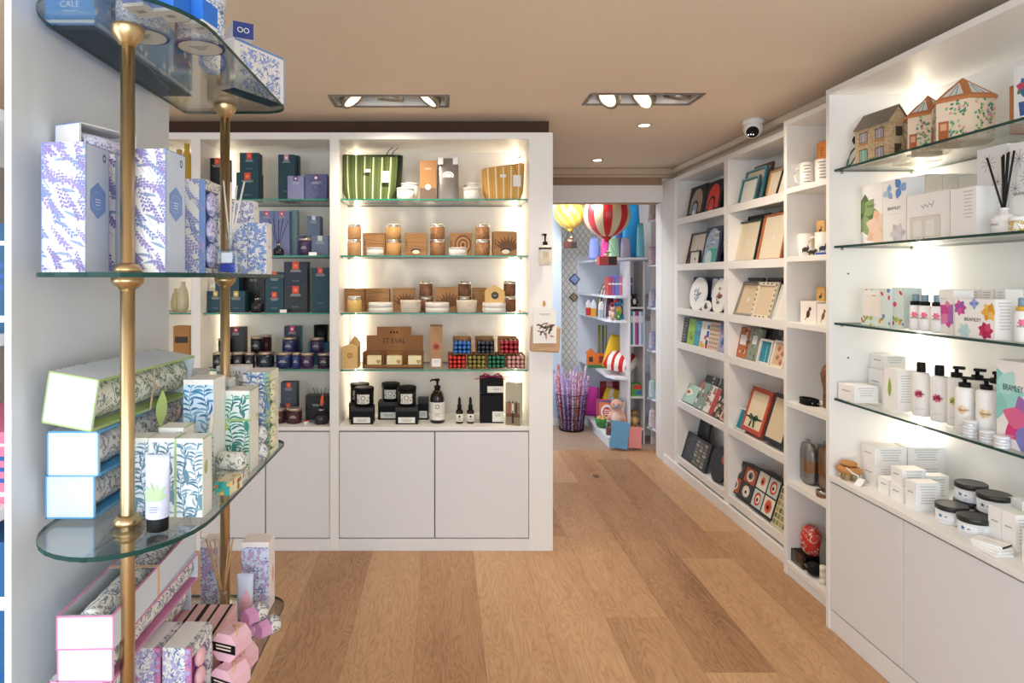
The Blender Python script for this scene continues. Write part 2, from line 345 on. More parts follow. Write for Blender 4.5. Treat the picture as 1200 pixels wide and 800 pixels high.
# ============================================================ the room
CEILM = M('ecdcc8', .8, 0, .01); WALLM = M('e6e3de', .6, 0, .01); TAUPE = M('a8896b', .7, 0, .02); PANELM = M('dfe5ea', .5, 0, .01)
g = G(); g.box(-2.6, 2.12, -2.0, 5.67, -.05, 0, oak()); struct('floor', g)
g = G(); g.box(-.2, 2.3, 5.67, 7.4, -.05, .0, M('a78f7c', .5, 0, .08)); struct('floor_far_room', g)
CZ = 2.40
L1 = (-.57, .03, 3.18, 3.40); L2 = (.715, 1.275, 3.15, 3.36)
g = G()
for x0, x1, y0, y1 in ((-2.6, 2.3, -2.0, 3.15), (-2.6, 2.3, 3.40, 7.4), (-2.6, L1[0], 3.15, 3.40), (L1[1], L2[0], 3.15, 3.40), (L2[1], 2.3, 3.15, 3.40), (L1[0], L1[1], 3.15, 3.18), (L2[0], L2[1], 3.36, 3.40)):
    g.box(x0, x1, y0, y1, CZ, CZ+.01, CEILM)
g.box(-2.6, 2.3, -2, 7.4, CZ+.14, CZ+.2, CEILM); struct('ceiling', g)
g = G(); g.box(-2.7, -2.6, -2.0, 5.45, 0, CZ+.05, WALLM); struct('wall_left', g)
g = G(); g.box(2.12, 2.2, -2.0, 5.45, 0, CZ+.05, WALLM); struct('wall_right', g)
g = G(); g.box(-2.6, 2.12, -2.1, -2.0, 0, .35, WALLM); g.box(-2.6, 2.12, -2.1, -2.0, 2.3, CZ+.05, WALLM); g.box(-2.6, -2.2, -2.1, -2.0, .35, 2.3, WALLM); g.box(1.7, 2.12, -2.1, -2.0, .35, 2.3, WALLM); struct('wall_front', g)
g = G(); g.box(-2.6, .86, 5.35, 5.5, 0, CZ, WALLM); g.box(1.80, 2.12, 5.35, 5.5, 0, CZ, WALLM); g.box(.86, 1.80, 5.35, 5.5, 2.125, CZ, TAUPE); struct('wall_back', g)
g = G(); g.rbox(.80, 1.84, 5.325, 5.349, 2.125, 2.265, WHITE, .004); struct('trim_1', g)
g = G(); g.rbox(.60, 2.0, 5.28, 5.349, 2.345, 2.40, M('c9b49a', .6, 0, .01), .012); g.rbox(.60, 2.0, 5.30, 5.349, 2.325, 2.345, M('c9b49a', .6, 0, .01), .006); struct('trim_2', g)
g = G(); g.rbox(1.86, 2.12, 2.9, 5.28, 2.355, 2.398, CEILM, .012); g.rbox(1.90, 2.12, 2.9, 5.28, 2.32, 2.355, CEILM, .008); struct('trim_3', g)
g = G(); g.box(-.2, 2.3, 7.3, 7.4, 0, CZ, trellis()); struct('wall_far_room_back', g)
g = G(); g.box(.55, 1.205, 6.64, 6.72, 0, CZ, M('c3d6ea', .6, 0, .01)); g.box(.55, 1.205, 6.62, 6.64, 0, .07, WHITE2); struct('wall_far_room_left', g)
g = G(); g.box(2.2, 2.3, 5.45, 7.3, 0, CZ, M('cdc4bd', .6, 0, .01)); struct('wall_far_room_right', g)
g = G(); g.rbox(-.7725, -.760, 1.14, 1.795, 0, CZ, PANELM, .001); struct('wall_partition', g)
area('far_room_fill', (1.05, 5.75, 2.34), (math.radians(35), 0, 0), .5, .4, 17, (.92, .95, 1))  # unseen area light without a fixture, tilted to brighten the far wallpaper
# ceiling lamps: recessed boxes with three tilting heads, small spots, camera
def gimbal(L, label, tilts, px, ry=0):
    x0, x1, y0, y1 = L; t = root('recessed_ceiling_lamp', label, 'ceiling light', ((x0+x1)/2, (y0+y1)/2, CZ), group=None); a, b = (x1-x0)/2, (y1-y0)/2
    g = G(); f = M('8d8378', .35, .8, .03)
    for q in ((-a, a, -b, -b+.018), (-a, a, b-.018, b), (-a, -a+.018, -b+.018, b-.018), (a-.018, a, -b+.018, b-.018)): g.rbox(q[0], q[1], q[2], q[3], -.006, .0, f, .002)
    g.build('frame', t)
    g = G(); k = M('3a3633', .5, .3); a2, b2 = a-.018, b-.018
    for q in ((-a2, a2, b2-.004, b2), (-a2, a2, -b2, -b2+.004), (-a2, -a2+.004, -b2, b2), (a2-.004, a2, -b2, b2)): g.box(*q, .0, .12, WHITE)
    g.box(-a2, a2, -b2, b2, .12, .124, k); g.build('housing', t)
    for i, (ax, ay) in enumerate(tilts):
        cx = -a2+(i+.5)*2*a2/3; g = G(); R = .068
        g.lathe([(R-.03, .055), (R-.004, .03), (R, 0), (R-.006, -.006), (R-.012, -.002), (R-.014, .004)], M('9a9288', .3, .9), seg=26)
        h = g.build('lamp_head', t, (cx, 0, .006), (ax, ay, 0))
        g = G(); g.lathe([(.0005, .0045), (R-.016, .0045), (R-.016, -.001), (.0005, -.001)], M('fff2dd', .4, 0, 0, .8), seg=22); g.build('bulb', h, (0, 0, -.0))
    spot('lamp_light', (0, 0, -.03), px, (1, .84, .66), 135, t, (math.radians(8), ry, 0), .06)
gimbal(L1, 'recessed three-head silver ceiling lamp on the left, over the candle shelves', ((-.1, -.65), (.3, .1), (-.1, .65)), 21)
gimbal(L2, 'recessed three-head silver ceiling lamp on the right, nearest the dome camera', ((-.3, .85), (-.2, .75), (.35, .1)), 38, math.radians(-24))
def downlight(x, y, label):
    t = root('ceiling_spotlight', label, 'ceiling light', (x, y, CZ)); g = G(); g.lathe([(.030, 0), (.045, 0), (.045, -.004), (.038, -.008), (.030, -.003)], M('cfc0aa', .5), seg=24); g.build('bezel', t)
    g = G(); g.cyl(0, 0, -.006, -.001, .030, M('fff6ea', .4, 0, 0, 8.0), 24); g.build('lens', t); spot('spot_light', (0, 0, -.02), 14, (1, .88, .74), 110, t)
downlight(PX(755, 3.8), 3.8, 'small round ceiling spotlight below the right-hand recessed lamp'); downlight(PX(700, 4.92), 4.92, 'small round ceiling spotlight nearest the doorway')
t = root('security_camera', 'white dome security camera on the ceiling above the bookcase', 'security camera', (1.755, 3.68, CZ))
g = G(); g.lathe([(.058, 0), (.058, -.022), (.054, -.03)], WHITE, seg=28); g.build('mount', t)
g = G(); g.ball((0, 0, 0), .052, .052, .052, WHITE, 24, 16); b = g.build('housing', t, (0, 0, -.052))
g = G(); T = Matrix.Translation((-.013, -.024, -.018)) @ Vector((-.42, -.72, -.55)).to_track_quat('Z', 'Y').to_matrix().to_4x4(); g.T = T
g.lathe([(.03, .0), (.033, .012), (.031, .022), (.028, .019)], BLACK, seg=20); g.lathe([(.014, .018), (.012, .026), (.004, .029)], M('050608', .08), seg=16); g.build('lens', b)
for dx in (-.02, .02, 0):
    g = G(); g.ball((0, 0, 0), .003, .003, .003, M('ffffff', .2, 0, 0, 1.5), 8, 6); g.build('indicator_light', b, (-.035+dx*.6, -.048-dx*.2, -.046-abs(dx)*.1+.004))
# ============================================================ back wall units
GZ = (1.941, 1.627, 1.3075, .993); CT = .683; YF = 3.57; YB = 3.93
def panel_seam(g, x0, x1, y, z0, z1, m): g.rbox(x0, x1, y, y+.02, z0, z1, m, .0015)
LEDM = M('fff1d6', .4, 0, 0, 7.0)
def unit(x0, x1, sl, sr, doors, label, led, zs=GZ):
    t = root('display_cabinet', label, 'cabinet', ((x0+x1)/2, YF, 0)); cx = (x0+x1)/2; a, b = x0-cx, x1-cx; D = .40
    def P(n, q, m=WHITE, r=.0015): g = G(); g.rbox(*q, m, r); return g.build(n, t)
    P('side_panel', (a, a+sl, 0, D, 0, 2.303)); P('side_panel', (b-sr, b, 0, D, 0, 2.303)); P('top_panel', (a+sl, b-sr, 0, D, 2.265, 2.303))
    P('back_panel', (a+sl, b-sr, .372, .385, .65, 2.265), M('e6e0d6', .5, 0, .01)); P('counter', (a+sl, b-sr, -.0, .372, .661, CT)); P('plinth', (a+sl, b-sr, .0, .02, 0, .066), WHITE2)  # back panel: slight cream, darkened in its base colour for the dimmer light there
    P('carcass', (a+sl, b-sr, .024, .372, .0, .659), M('77736f', .6))
    n = len(doors)-1
    for i in range(n): P('door', (doors[i]-cx+.003, doors[i+1]-cx-.003, .001, .021, .072, .654), M('e6e5e6', .5, 0, .01), .002)
    for z in zs:
        g = G(); g.box(a+sl+.004, b-sr-.004, .03, .365, z-.008, z, GLASS, {'f': EDGEG, 'l': EDGE, 'r': EDGE, 'b': EDGE}); g.build('glass_shelf', t)
        for sx in (a+sl, b-sr):
            for yy in (.07, .32): g = G(); s = .012 if sx < 0 else -.012; g.rbox(min(sx, sx+s), max(sx, sx+s), yy-.004, yy+.004, z-.016, z-.008, STEEL, .001); g.build('shelf_pin', t)
    for x in led:
        g = G(); g.box(x-.004, x+.004, .362, .372, .70, 2.25, LEDM)
        g.build('led_strip', t); s = 1 if x < 0 else -1
        area('strip_light', (x+s*.012, .335, 1.48), (PI/2, 0, -s*PI/4*0.9), .012, 1.52, .85, (1, .86, .66), t)
    return t
XA, XB, XC, XD = -2.2, -1.385, -.622, .47
uC = unit(XC, XD+.131, .045, .131, (XC+.045, PX(509.5, YF), XD), 'white cabinet with green-edged glass shelves of candles beside the doorway', (-.523, .448-.0))
uB = unit(XB, XC, .045, .006, (XB+.045, PX(311, YF), XC-.006), 'white cabinet of dark blue boxed gifts with paired doors, left of the candle cabinet', (-.32,))
uA = unit(XA, XB, .045, .006, (XA+.045, (XA+XB)/2, XB-.006), 'white cabinet with yellow vases partly hidden behind the white partition', (.37,))
g = G(); g.box(XA, XD+.131, YF+.14, YF+.4, 2.303, 2.398, M('4a3222', .8)); struct('gap_shade_strip', g)  # dark brown strip put in for the shade between cabinet tops and ceiling
# ============================================================ near right cabinet
RX = 1.65; RGZ = (1.964, 1.638, 1.311, .989); RC = .66
t = root('display_cabinet', 'long white cabinet with green-edged glass shelves of toiletries in the right foreground', 'cabinet', (RX, 1.8, 0))
def P(n, q, m=WHITE, r=.0015, parent=None): g = G(); g.rbox(*q, m, r); return g.build(n, parent or t)
Y0, Y1 = .5-1.8, 2.80-1.8
P('side_panel', (.0, .40, Y1-.025, Y1, 0, 2.31)); P('side_panel', (.0, .40, Y0, Y0+.025, 0, 2.31)); P('top_panel', (0, .40, Y0+.025, Y1-.025, 2.285, 2.31))
P('back_panel', (.385, .40, Y0+.025, Y1-.025, .64, 2.285)); P('counter', (-.004, .385, Y0+.025, Y1-.025, RC-.022, RC)); P('plinth', (.004, .02, Y0+.025, Y1-.025, 0, .085), WHITE2)
P('carcass', (.03, .385, Y0+.025, Y1-.025, 0, RC-.026), M('77736f', .6))
P('door', (.002, .022, 2.335-1.8, Y1-.027, .092, RC-.030), M('e4e4e6', .5, 0, .01), .002); P('door', (.002, .022, 1.42-1.8, 2.331-1.8, .092, RC-.030), M('e4e4e6', .5, 0, .01), .002); P('door', (.002, .022, Y0+.03, 1.416-1.8, .092, RC-.030), M('e4e4e6', .5, 0, .01), .002)
for z in RGZ:
    g = G(); g.box(.018, .382, Y0+.03, Y1-.03, z-.009, z, GLASS, {'f': EDGE, 'l': EDGE, 'r': EDGE, 'b': EDGE}); g.build('glass_shelf', t)
    for yy in (.05, .35): g = G(); g.rbox(yy-.004, yy+.004, Y1-.037, Y1-.025, z-.018, z-.009, STEEL, .001); g.build('shelf_pin', t)
for z in (1.52, 1.16): g = G(); g.cyl(0, 0, 0, .002, .004, M('555555'), 10); g.build('shelf_hole', t, (.08, Y1-.025, z), (PI/2, 0, 0))
g = G(); g.box(.372, .384, Y1-.046, Y1-.036, .68, 2.27, LEDM); g.build('led_strip', t); area('strip_light', (.34, Y1-.07, 1.48), (PI/2, 0, PI/4+PI), .012, 1.5, 1.3, (1, .9, .76), t)
g = G(); g.box(.372, .384, -.61, -.6, .68, 2.27, LEDM); g.build('led_strip', t); area('strip_light', (.34, -.55, 1.48), (PI/2, 0, -PI/3), .012, 1.5, 1.6, (1, .92, .8), t)
# narrow open unit
t = root('shelf_unit', 'narrow white open shelf tower of mugs between bookcase and glass-shelved cabinet', 'shelf', (1.74, 3.06, 0))
NZ = (1.955, 1.61, 1.28, .88, .48, .07); NX = 1.74
P('side_panel', (0, .34, .23, .26, 0, 2.30)); P('side_panel', (0, .34, -.257, -.235, 0, 2.30)); P('top_panel', (0, .34, -.235, .23, 2.275, 2.30)); P('back_panel', (.325, .34, -.235, .23, 0, 2.275))
for z in NZ: P('shelf' if z > .1 else 'base_shelf', (0, .325, -.235, .23, z-.028, z))
P('plinth', (.003, .02, -.235, .23, 0, .04), WHITE2)
# bookcase
t = root('bookcase', 'wide white bookcase of picture frames and gift books along the right wall', 'bookcase', (1.80, 4.2, 0))
BZ = (1.955, 1.604, 1.27, 1.01, .56, .13); BX = 1.80
y0, y1, ya, yb = 3.323-4.2, 5.07-4.2, 4.108-4.2, 4.17-4.2
P('side_panel', (0, .29, y0, y0+.03, 0, 2.285)); P('side_panel', (0, .29, y1-.07, y1, 0, 2.285)); P('divider', (0.001, .23, ya, yb, .0705, 2.2495)); P('top_panel', (0, .29, y0+.03, y1-.07, 2.25, 2.285))
P('back_panel', (.23, .25, y0+.03, y1-.07, 0, 2.25))
for q0, q1 in ((y0+.03, ya), (yb, y1-.07)):
    for z in BZ: P('shelf', (.018, .23, q0, q1, z-.024, z-.006)); P('shelf_lip', (0, .017, q0, q1, z-.045, z+.004))
P('plinth', (-.012, .017, y0, y1+.22, 0, .07), WHITE); P('end_panel', (0.0, .29, y1+.002, y1+.272, 0, 2.285), M('e4dfd8', .5, 0, .01))
# ============================================================ brass and glass stand on the left
t = root('glass_display_stand', 'brass-poled display stand with rounded glass shelves along the left partition', 'display stand', (-.58, 1.19, 0))
TZ = (1.97, 1.51, 1.05, .61)
for yy in (0, .53):
    g = G(); g.cyl(0, yy, 0, 1.962, .0125, BRASS, 24); g.build('pole', t)
    for z in TZ:
        g = G()
        if z > 1.9: g.lathe([(.0126, z-.046), (.016, z-.04), (.027, z-.026), (.029, z-.014), (.029, z-.0085), (.0126, z-.0085)], BRASS, 0, yy, 28)
        else:
            g.lathe([(.0126, z-.032), (.018, z-.028), (.027, z-.018), (.028, z-.0085), (.0126, z-.0085)], BRASS, 0, yy, 28); g.lathe([(.0126, z+.0005), (.024, z+.0005), (.025, z+.007), (.019, z+.016), (.0126, z+.018)], BRASS, 0, yy, 28)
        g.build('collar', t)
def glass_outline():
    P0 = [(-.745, 1.83), (-.745, 1.16)]; out = []
    xa, xb, ya, yb = -.727, -.436, 1.045, 1.825
    for cx, cy, rx, ry, a0, a1 in ((xb-.07, yb-.06, .07, .06, 0, 90), (xa+.02, yb-.02, .02, .02, 90, 180), (xa+.15, ya+.16, .15, .16, 180, 270), (xb-.15, ya+.19, .15, .19, 270, 360)):
        for k in range(9): a = math.radians(a0+(a1-a0)*k/8); out.append((cx+rx*math.cos(a)+.58, cy+ry*math.sin(a)-1.19))
    return out
for z in TZ:
    g = G(); g.prism(glass_outline(), z-.008, z, EDGE, GLASS, axis='z'); g.build('glass_shelf', t)
# ============================================================ goods on the brass stand
LILAC = M('dfe6f4', .5, 0, .01); CORN = M('7f9fdc', .5); PALEB = M('cfdcf0', .5, 0, .01); NAVYI = M('3a5aa8', .5); INK = M('5a6478', .6)
def lav_box(seed, loc, rz, label, name='diffuser_box', w=.078, d=.08, h=.232, cat='gift box', group=None):
    a = lavender(w, h, seed, ('9f8cc8', '8795c6', '8f80bd'))
    a.rect(-w/2, 0, -w/2+.0012, h, CORN, 3); a.rect(w/2-.0012, 0, w/2, h, CORN, 3)
    s = Art(d, h); s.rect(-d/2, 0, d/2, h, PALEB, 0)
    for q in ((-d/2, 0, -d/2+.0016, h), (d/2-.0016, 0, d/2, h), (-d/2, h-.0016, d/2, h), (-d/2, 0, d/2, .0016)): s.rect(*q, CORN, 1)
    s.hexa(0, h*.57, .031, .034, CORN, 1); s.ell(0, h*.57, .021, .017, M('a9bfe8'), 2); s.ell(0, h*.57, .0195, .0155, CORN, 3); s.bars(0, h*.575, .022, 3, M('e9effb'), .005, .0016, 4)
    s.ell(d*.28, h*.92, .006, .008, INK, 2); s.ell(d*.28, h*.92, .003, .004, PALEB, 3)
    o = carton(name, label, cat, w, d, h, loc, rz, PAPER, None, {'f': a, 'r': s, 'l': lavender(d, h, seed+50)}, group); return o
z2 = 1.51
lav_box(1, (-.675, 1.192, z2), 0, 'tall white box with lavender sprigs, nearest the partition on the middle glass shelf')
lav_box(1, (-.5555, 1.252, z2), math.radians(-3), 'tall lavender sprig box just right of the front brass pole, middle shelf')
lav_box(5, (-.690, 1.33, z2), 0, 'tall lavender sprig box standing second row against the partition, carrying a tilted box', h=.2355)
def window_box(name, label, w, d, h, loc, rz, art, inks, edge, cols, n=3, cat='gift box', inner='3d62b8', content=None):
    """upright carton open on its right side, with round soaps showing"""
    t = root(name, label, cat, loc, rz); g = G()
    g.box(-w/2, w/2-.012, -d/2, d/2, 0, h, PAPER); art(w, h).put(g, 'f', w, d, h) if False else None
    a = art(w, h); g2 = G()
    g.box(w/2-.012, w/2, -d/2, -d/2+.006, 0, h, edge); g.box(w/2-.012, w/2, d/2-.014, d/2, 0, h, inks); g.box(w/2-.012, w/2, -d/2+.006, d/2-.014, 0, .012, inks); g.box(w/2-.012, w/2, -d/2+.006, d/2-.014, h-.022, h, inks)
    g.box(w/2-.0125, w/2-.0119, -d/2+.006, d/2-.014, .012, h-.022, M(inner, .5)); a.put(g, 'f', w, d, h); g.build('carton', t)
    for i in range(n):
        z = .012+(h-.034)*(i+.5)/n; g = G(); r = (h-.034)/n*.48; g.ball((0, 0, 0), .010, min(r, (d-.02)*.46), r, content or M(cols[i % len(cols)], .6), 18, 10); g.build('soap_ball', t, (w/2-.002, -.004, z))
    return t
window_box('soap_gift_box', 'pale lavender sprig box with a window of round soaps on middle shelf', .078, .10, .205, (-.556, 1.452, z2), 0,
           lambda w, h: lavender(w, h, 9, ('9fa8da', '8b9cd0', 'b0a4da')), TOILE, CORN, ('d8d3ec', 'c4c8ea', 'd8d3ec'), content=speck('lilac_marbled_soap', 'd9d4ee', ['6c79b8', '9aa6dc'], 45, .52))
# tilted open box lying on top
t = root('gift_box', 'small white lavender box lying askew on top of taller lavender boxes', 'gift box', (-.695, 1.30, 1.7460), math.radians(-22))
g = G(); w, d, h = .068, .13, .050; g.box(-w/2, w/2, -d/2, d/2, 0, .002, PAPER); g.box(-w/2, -w/2+.002, -d/2, d/2, .002, h, PAPER); g.box(-w/2, w/2, -d/2, -d/2+.002, .002, h, PAPER); g.box(-w/2, w/2, d/2-.002, d/2, .002, h, PAPER); g.box(-w/2, w/2, -d/2, d/2, h-.002, h, PAPER)
b_ = Art(w, h); b_.rect(-w/2, 0, -w/2+.0015, h, CORN); b_.rect(w/2-.0015, 0, w/2, h, CORN); b_.rect(-w/2, h-.0015, w/2, h, CORN); b_.put(g, 'f', w, d, h); lavender(w, d, 77).put(g, 't', w, d, h); g.build('tray', t)
g = G(); g.tube([(.014, -.055, .019), (.014, .055, .019)], .016, speck('lilac_soap_wrap', 'e5e2f2', ['8f8fc4'], 60, .5), 14); g.build('paper_roll', t)
# reed diffuser in the lavender set
def diffuser_glass(name, label, loc, w, h, liquid, reedm, reeds, square=True, lab=None, body=CLEAR, neckh=.03, group=None, cap=None, rl=.2, rr=.0016):
    t = root(name, label, 'reed diffuser', loc, 0, group); g = G(); s = w/2
    if square: g.rbox(-s, s, -s, s, 0, h, body, .004)
    else: g.lathe([(s*.8, 0), (s, .006), (s, h*.75), (s*.7, h*.95), (s*.4, h)], body, seg=24)
    g.build('bottle', t); g = G(); g.lathe([(s*.36, h), (s*.34, h+neckh*.6), (s*.44, h+neckh*.7), (s*.44, h+neckh)], cap or body, seg=18); g.build('neck', t)
    if liquid: 
        g = G(); g.rbox(-s+.004, s-.004, -s+.004, s-.004, .004, h*.42, liquid, .002); g.build('scented_oil', t)
    if lab: g = G(); g.box(-s*.55, s*.55, -s-.0012, -s-.0002, h*.45, h*.85, lab); g.build('label', t)
    for i, (dx, dy) in enumerate(reeds):
        g = G(); L = rl; v = Vector((dx, dy, 1)).normalized(); p0 = Vector((0, 0, h+neckh*.15)); g.tube([p0, p0+v*L*(1-.04*(i % 3))], rr, reedm, 6); g.build('reed', t)
    return t
diffuser_glass('reed_diffuser', 'clear glass reed diffuser with blue oil on the right end of the middle glass shelf', (-.478, 1.452, z2), .044, .055, M('2746b8', .2), M('ded9cf', .6), ((-.12, .05), (-.02, .1), (.10, .02), (.2, .05), (.03, -.05)), lab=M('dfe8f5'), rl=.15, neckh=.036, rr=.0022)
for i, (x, w_) in enumerate(((-.512, .048), (-.4635, .047))):
    a = blooms(w_, .128, 30+i, ('5c7fc4', '8ea6dc', '3f62ae'), 1.9); a.line(-w_/2, 0, -w_/2, .128, .0015, NAVYI, 3)
    carton('candle_box', ['white box densely printed with blue leaves, behind the glass diffuser', 'blue leaf printed box at the far right corner of the middle glass shelf'][i], 'gift box', w_, .05, .128, (x, 1.635, z2), 0, PAPER, None, {'f': a, 'r': Art(.05, .128).bars(0, .07, .02, 2, INK)})
carton('candle_box', 'small white box of grey-violet leaves standing on the blue leaf boxes', 'gift box', .060, .04, .056, (-.505, 1.640, z2+.128), 0, PAPER, None, {'f': blooms(.060, .056, 40, ('8b86b4', 'b1a7cf', '6a6a9c'), 1.6), 'r': Art(.04, .056).bars(0, .04, .02, 2, INK)})
# ---------------- lower-middle shelf (1.05): green and blue botanicals
z3 = 1.05
GREEN = M('a9c47a', .5); SKY = M('5aaee4', .5); TEAL = M('2f7f86', .5); TAGM = M('b3c97b', .6); TWINE = M('cdb393', .8); WHB = M('dce6f0', .5, 0, .01)
def liner_box(label, w, d, h, loc, rz, edge, rollm, sidem, roll=0, tagged=False, open_top=False, rib=None, pitch=0, name='drawer_liner_box'):
    """long open gift box holding a rolled paper liner; long side (or top) open"""
    t = root(name, label, 'gift box', loc, rz); t.rotation_euler = (pitch, roll, rz); g = G(); k = .004
    g.box(-w/2, w/2, 0, k, 0, h, WHB); g.box(-w/2, w/2, d-k, d, 0, h, WHB); g.box(-w/2, -w/2+k, k, d-k, 0, h, sidem); g.box(-w/2+k, w/2, k, d-k, 0, k, WHB)
    if open_top: g.box(w/2-k, w/2, k, d-k, k, h, WHB)
    else: g.box(-w/2+k, w/2, k, d-k, h-k, h, WHB)
    g.build('tray', t); e = .0025; g = G()
    for yy in (-.0006, d-.0004):
        for q in ((-w/2-e*.2, w/2+e*.2, 0-.0003, e), (-w/2, w/2, h-e, h+.0005)): g.box(q[0], q[1], yy, yy+.001, q[2], q[3], edge)
        for x in (-w/2, w/2-e): g.box(x, x+e, yy, yy+.001, 0, h, edge)
    if open_top: 
        for x in (-w/2-.0003, w/2-k-.0003): g.box(x, x+k+.0006, 0, d, h, h+.001, edge)
    else:
        g.box(w/2, w/2+.0008, 0, d, h-k, h+.0006, edge); g.box(w/2, w/2+.0008, 0, d, 0, k, edge); g.box(w/2-.03, w/2-.001, k, d-k, k, k+.0006, edge); g.box(w/2-.03, w/2-.001, k, d-k, h-k-.0006, h-k, edge)
    g.build('edge_trim', t)
    g = G(); r = min(w, h)*.42; cz = h*.5 if not open_top else h*.62
    pts = []; N = 26
    for i in range(N+1):
        y = k+.006+(d-2*k-.012)*i/N; pts.append((math.sin(i*1.9)*.0012+(w/2-k-r-.001 if not open_top else 0), y, cz+math.cos(i*2.3)*.0008))
    g.tube(pts, r, rollm, 18); g.build('paper_roll', t)
    if tagged:
        g = G(); x = w/2+.003; g.tube([(x, d*.52, h*.5), (x+.004, d*.50, h*.25), (x+.006, d*.49, h*.05)], .0018, TWINE); g.tube([(x, d*.52, h*.55), (x+.003, d*.56, h*.5), (x+.002, d*.60, h*.46)], .0018, TWINE); g.tube([(x-.004, d*.52, h), (x+.001, d*.52, h*.5)], .0016, TWINE); g.build('twine', t)
        g = G(); L = .085; n = 12; o = [(math.sin(PI*i/n)*.013, -L*i/n) for i in range(n+1)]+[(-math.sin(PI*i/n)*.013, -L*i/n) for i in range(n-1, 0, -1)]
        g.prism(o, -.0008, .0008, TAGM); g.build('leaf_tag', t, (x+.012, d*.57, h*.46), (0, -roll*.6, math.radians(60)))
    if rib: 
        g = G(); g.box(w/2, w/2+.0008, d*.45, d*.45+.012, 0, h, rib); g.box(-w/2, w/2, d*.45, d*.45+.012, h+.001, h+.0016, rib); g.build('ribbon', t)
    return t
liner_box('blue-edged long liner box, lowest of the stack on the botanical glass shelf', .092, .40, .083, (-.700, 1.215, z3), 0, SKY, TOILE, TOILEB)
liner_box('blue-edged long liner box in the middle of the botanical stack', .096, .41, .083, (-.686, 1.20, z3+.0835), 0, SKY, TOILE, TOILE)
liner_box('green-edged tilted liner box with leaf tag, topmost of the botanical stack', .098, .37, .096, (-.690, 1.185, z3+.178), math.radians(-5), GREEN, TOILEG, TOILE, roll=math.radians(9), tagged=True)
def leaf_box(name, label, w, d, h, loc, rz=0, seed=3, pal=('6b93a8', '8db0bf', '4f7a94'), ground='e3eef6', edge=None, ct=True, sp=.028, big=1., group=None):
    a = leaves(w, h*.95, seed, pal, sp, big); b_ = Art(w, h); b_.rect(-w/2, 0, w/2, h*.95, M(ground, .5, 0, .01)); b_.p += a.p
    if edge: b_.line(w/2-.001, 0, w/2-.001, h, .002, edge, 3); b_.line(-w/2+.001, 0, -w/2+.001, h, .002, edge, 3)
    s = Art(d, h)
    if ct: s.ell(-d*.2, h*.62, .008, .014, TAGM, 1)
    if edge: s.line(-d/2, h-.001, d/2, h-.001, .002, edge, 1); s.line(d/2-.001, 0, d/2-.001, h, .002, edge, 1)
    tp = Art(w, d); 
    if edge: tp.line(w/2-.001, 0, w/2-.001, d, .002, edge, 1); tp.line(-w/2+.001, 0, -w/2+.001, d, .002, edge, 1)
    return carton(name, label, 'gift box', w, d, h, loc, rz, M('f4f5ef', .5, 0, .01), None, {'f': b_, 'r': s, 't': tp}, group)
BL = ('6f93a6', '8fb0bd', '587f96'); LG = M('b8cf9c', .5)
leaf_box('hand_cream_box', 'leaf sprig box on the right end of the front trio on the botanical shelf', .052, .046, .148, (-.479, 1.245, z3), 0, 3, BL, 'edf3fa', LG)
leaf_box('hand_cream_box', 'leaf sprig box in the centre of the front trio, behind the hand cream tube', .052, .046, .148, (-.5325, 1.247, z3), 0, 13, BL, 'edf3fa', LG, False)
leaf_box('hand_cream_box', 'leaf sprig box at the left of the front trio beside the brass pole', .046, .046, .148, (-.580, 1.25, z3), 0, 23, BL, 'edf3fa', LG, False)
leaf_box('hand_cream_box', 'short pale leaf box half hidden behind the front trio of leaf boxes', .052, .05, .155, (-.5375, 1.305, z3), 0, 33, BL, 'edf3fa', LG, False)
leaf_box('diffuser_box', 'tallest blue leaf printed box in the middle of the botanical shelf', .066, .075, .228, (-.537, 1.4575, z3), 0, 43, ('4f8fb8', '79aecb', '3f6f9c'), 'd3e8f8', None, False, .033, 1.3)
t = leaf_box('candle_box', 'teal leaf box with a green band and tag, by the shelf edge', .058, .07, .190, (-.4775, 1.535, z3), 0, 53, ('2f8d84', '5fae9f', '2a7080'), 'e6f3ee', LG, False, .03, 1.1)
g = G(); g.box(-.0297, .0297, -.0365, -.0355, .120, .125, GREEN); g.box(.0292, .0300, -.036, .0355, .120, .125, M('e5d9ae')); g.build('band', t)
g = G(); g.cyl(0, 0, -.0006, .0006, .013, TAGM, 20); g.build('round_tag', t, (-.033, -.0375, .108), (PI/2, 0, 0))
g = G(); g.tube([(.031, -.030, .122), (.034, -.01, .130), (.031, .02, .124)], .0015, M('e8e0cc')); g.tube([(.031, -.01, .124), (.036, .01, .115)], .0015, M('e8e0cc')); g.build('bow', t)
window_box('soap_gift_box', 'blue leaf box with a green window of round bath soaps at the far shelf corner', .066, .09, .212, (-.474, 1.685, z3), 0,
           lambda w, h: leaves(w, h, 63, ('6f8fb6', '94aecf', '56759c'), .03, 1.2), M('eef1dc'), GREEN, (), content=speck('cream_dotted_wrap', 'efe9c9', ['5a5a48'], 90, .56), inner='3b8a52')
t = carton('candle_box', 'white box with a blue line behind the banded teal leaf box', 'gift box', .05, .05, .200, (-.553, 1.62, z3), 0, PAPER, None, {'f': blooms(.05, .2, 71, ('7aa0cc', 'a7c3de', '6a8db4'), .6).rect(.010, 0, .016, .2, SKY, 3)})
carton('candle_box', 'cream edged box with grey leaves at the back beside the rear pole', 'gift box', .046, .05, .212, (-.647, 1.70, z3), 0, PAPER, None, {'f': blooms(.046, .2, 72, ('7f8894', 'a3abb3', '5d6670'), 1.4)})
carton('candle_box', 'cream edged box with grey leaves behind the rear brass pole', 'gift box', .085, .045, .212, (-.572, 1.775, z3), 0, PAPER, None, {'f': blooms(.085, .2, 73, ('7f8894', 'a3abb3', '5d6670'), 1.4)})
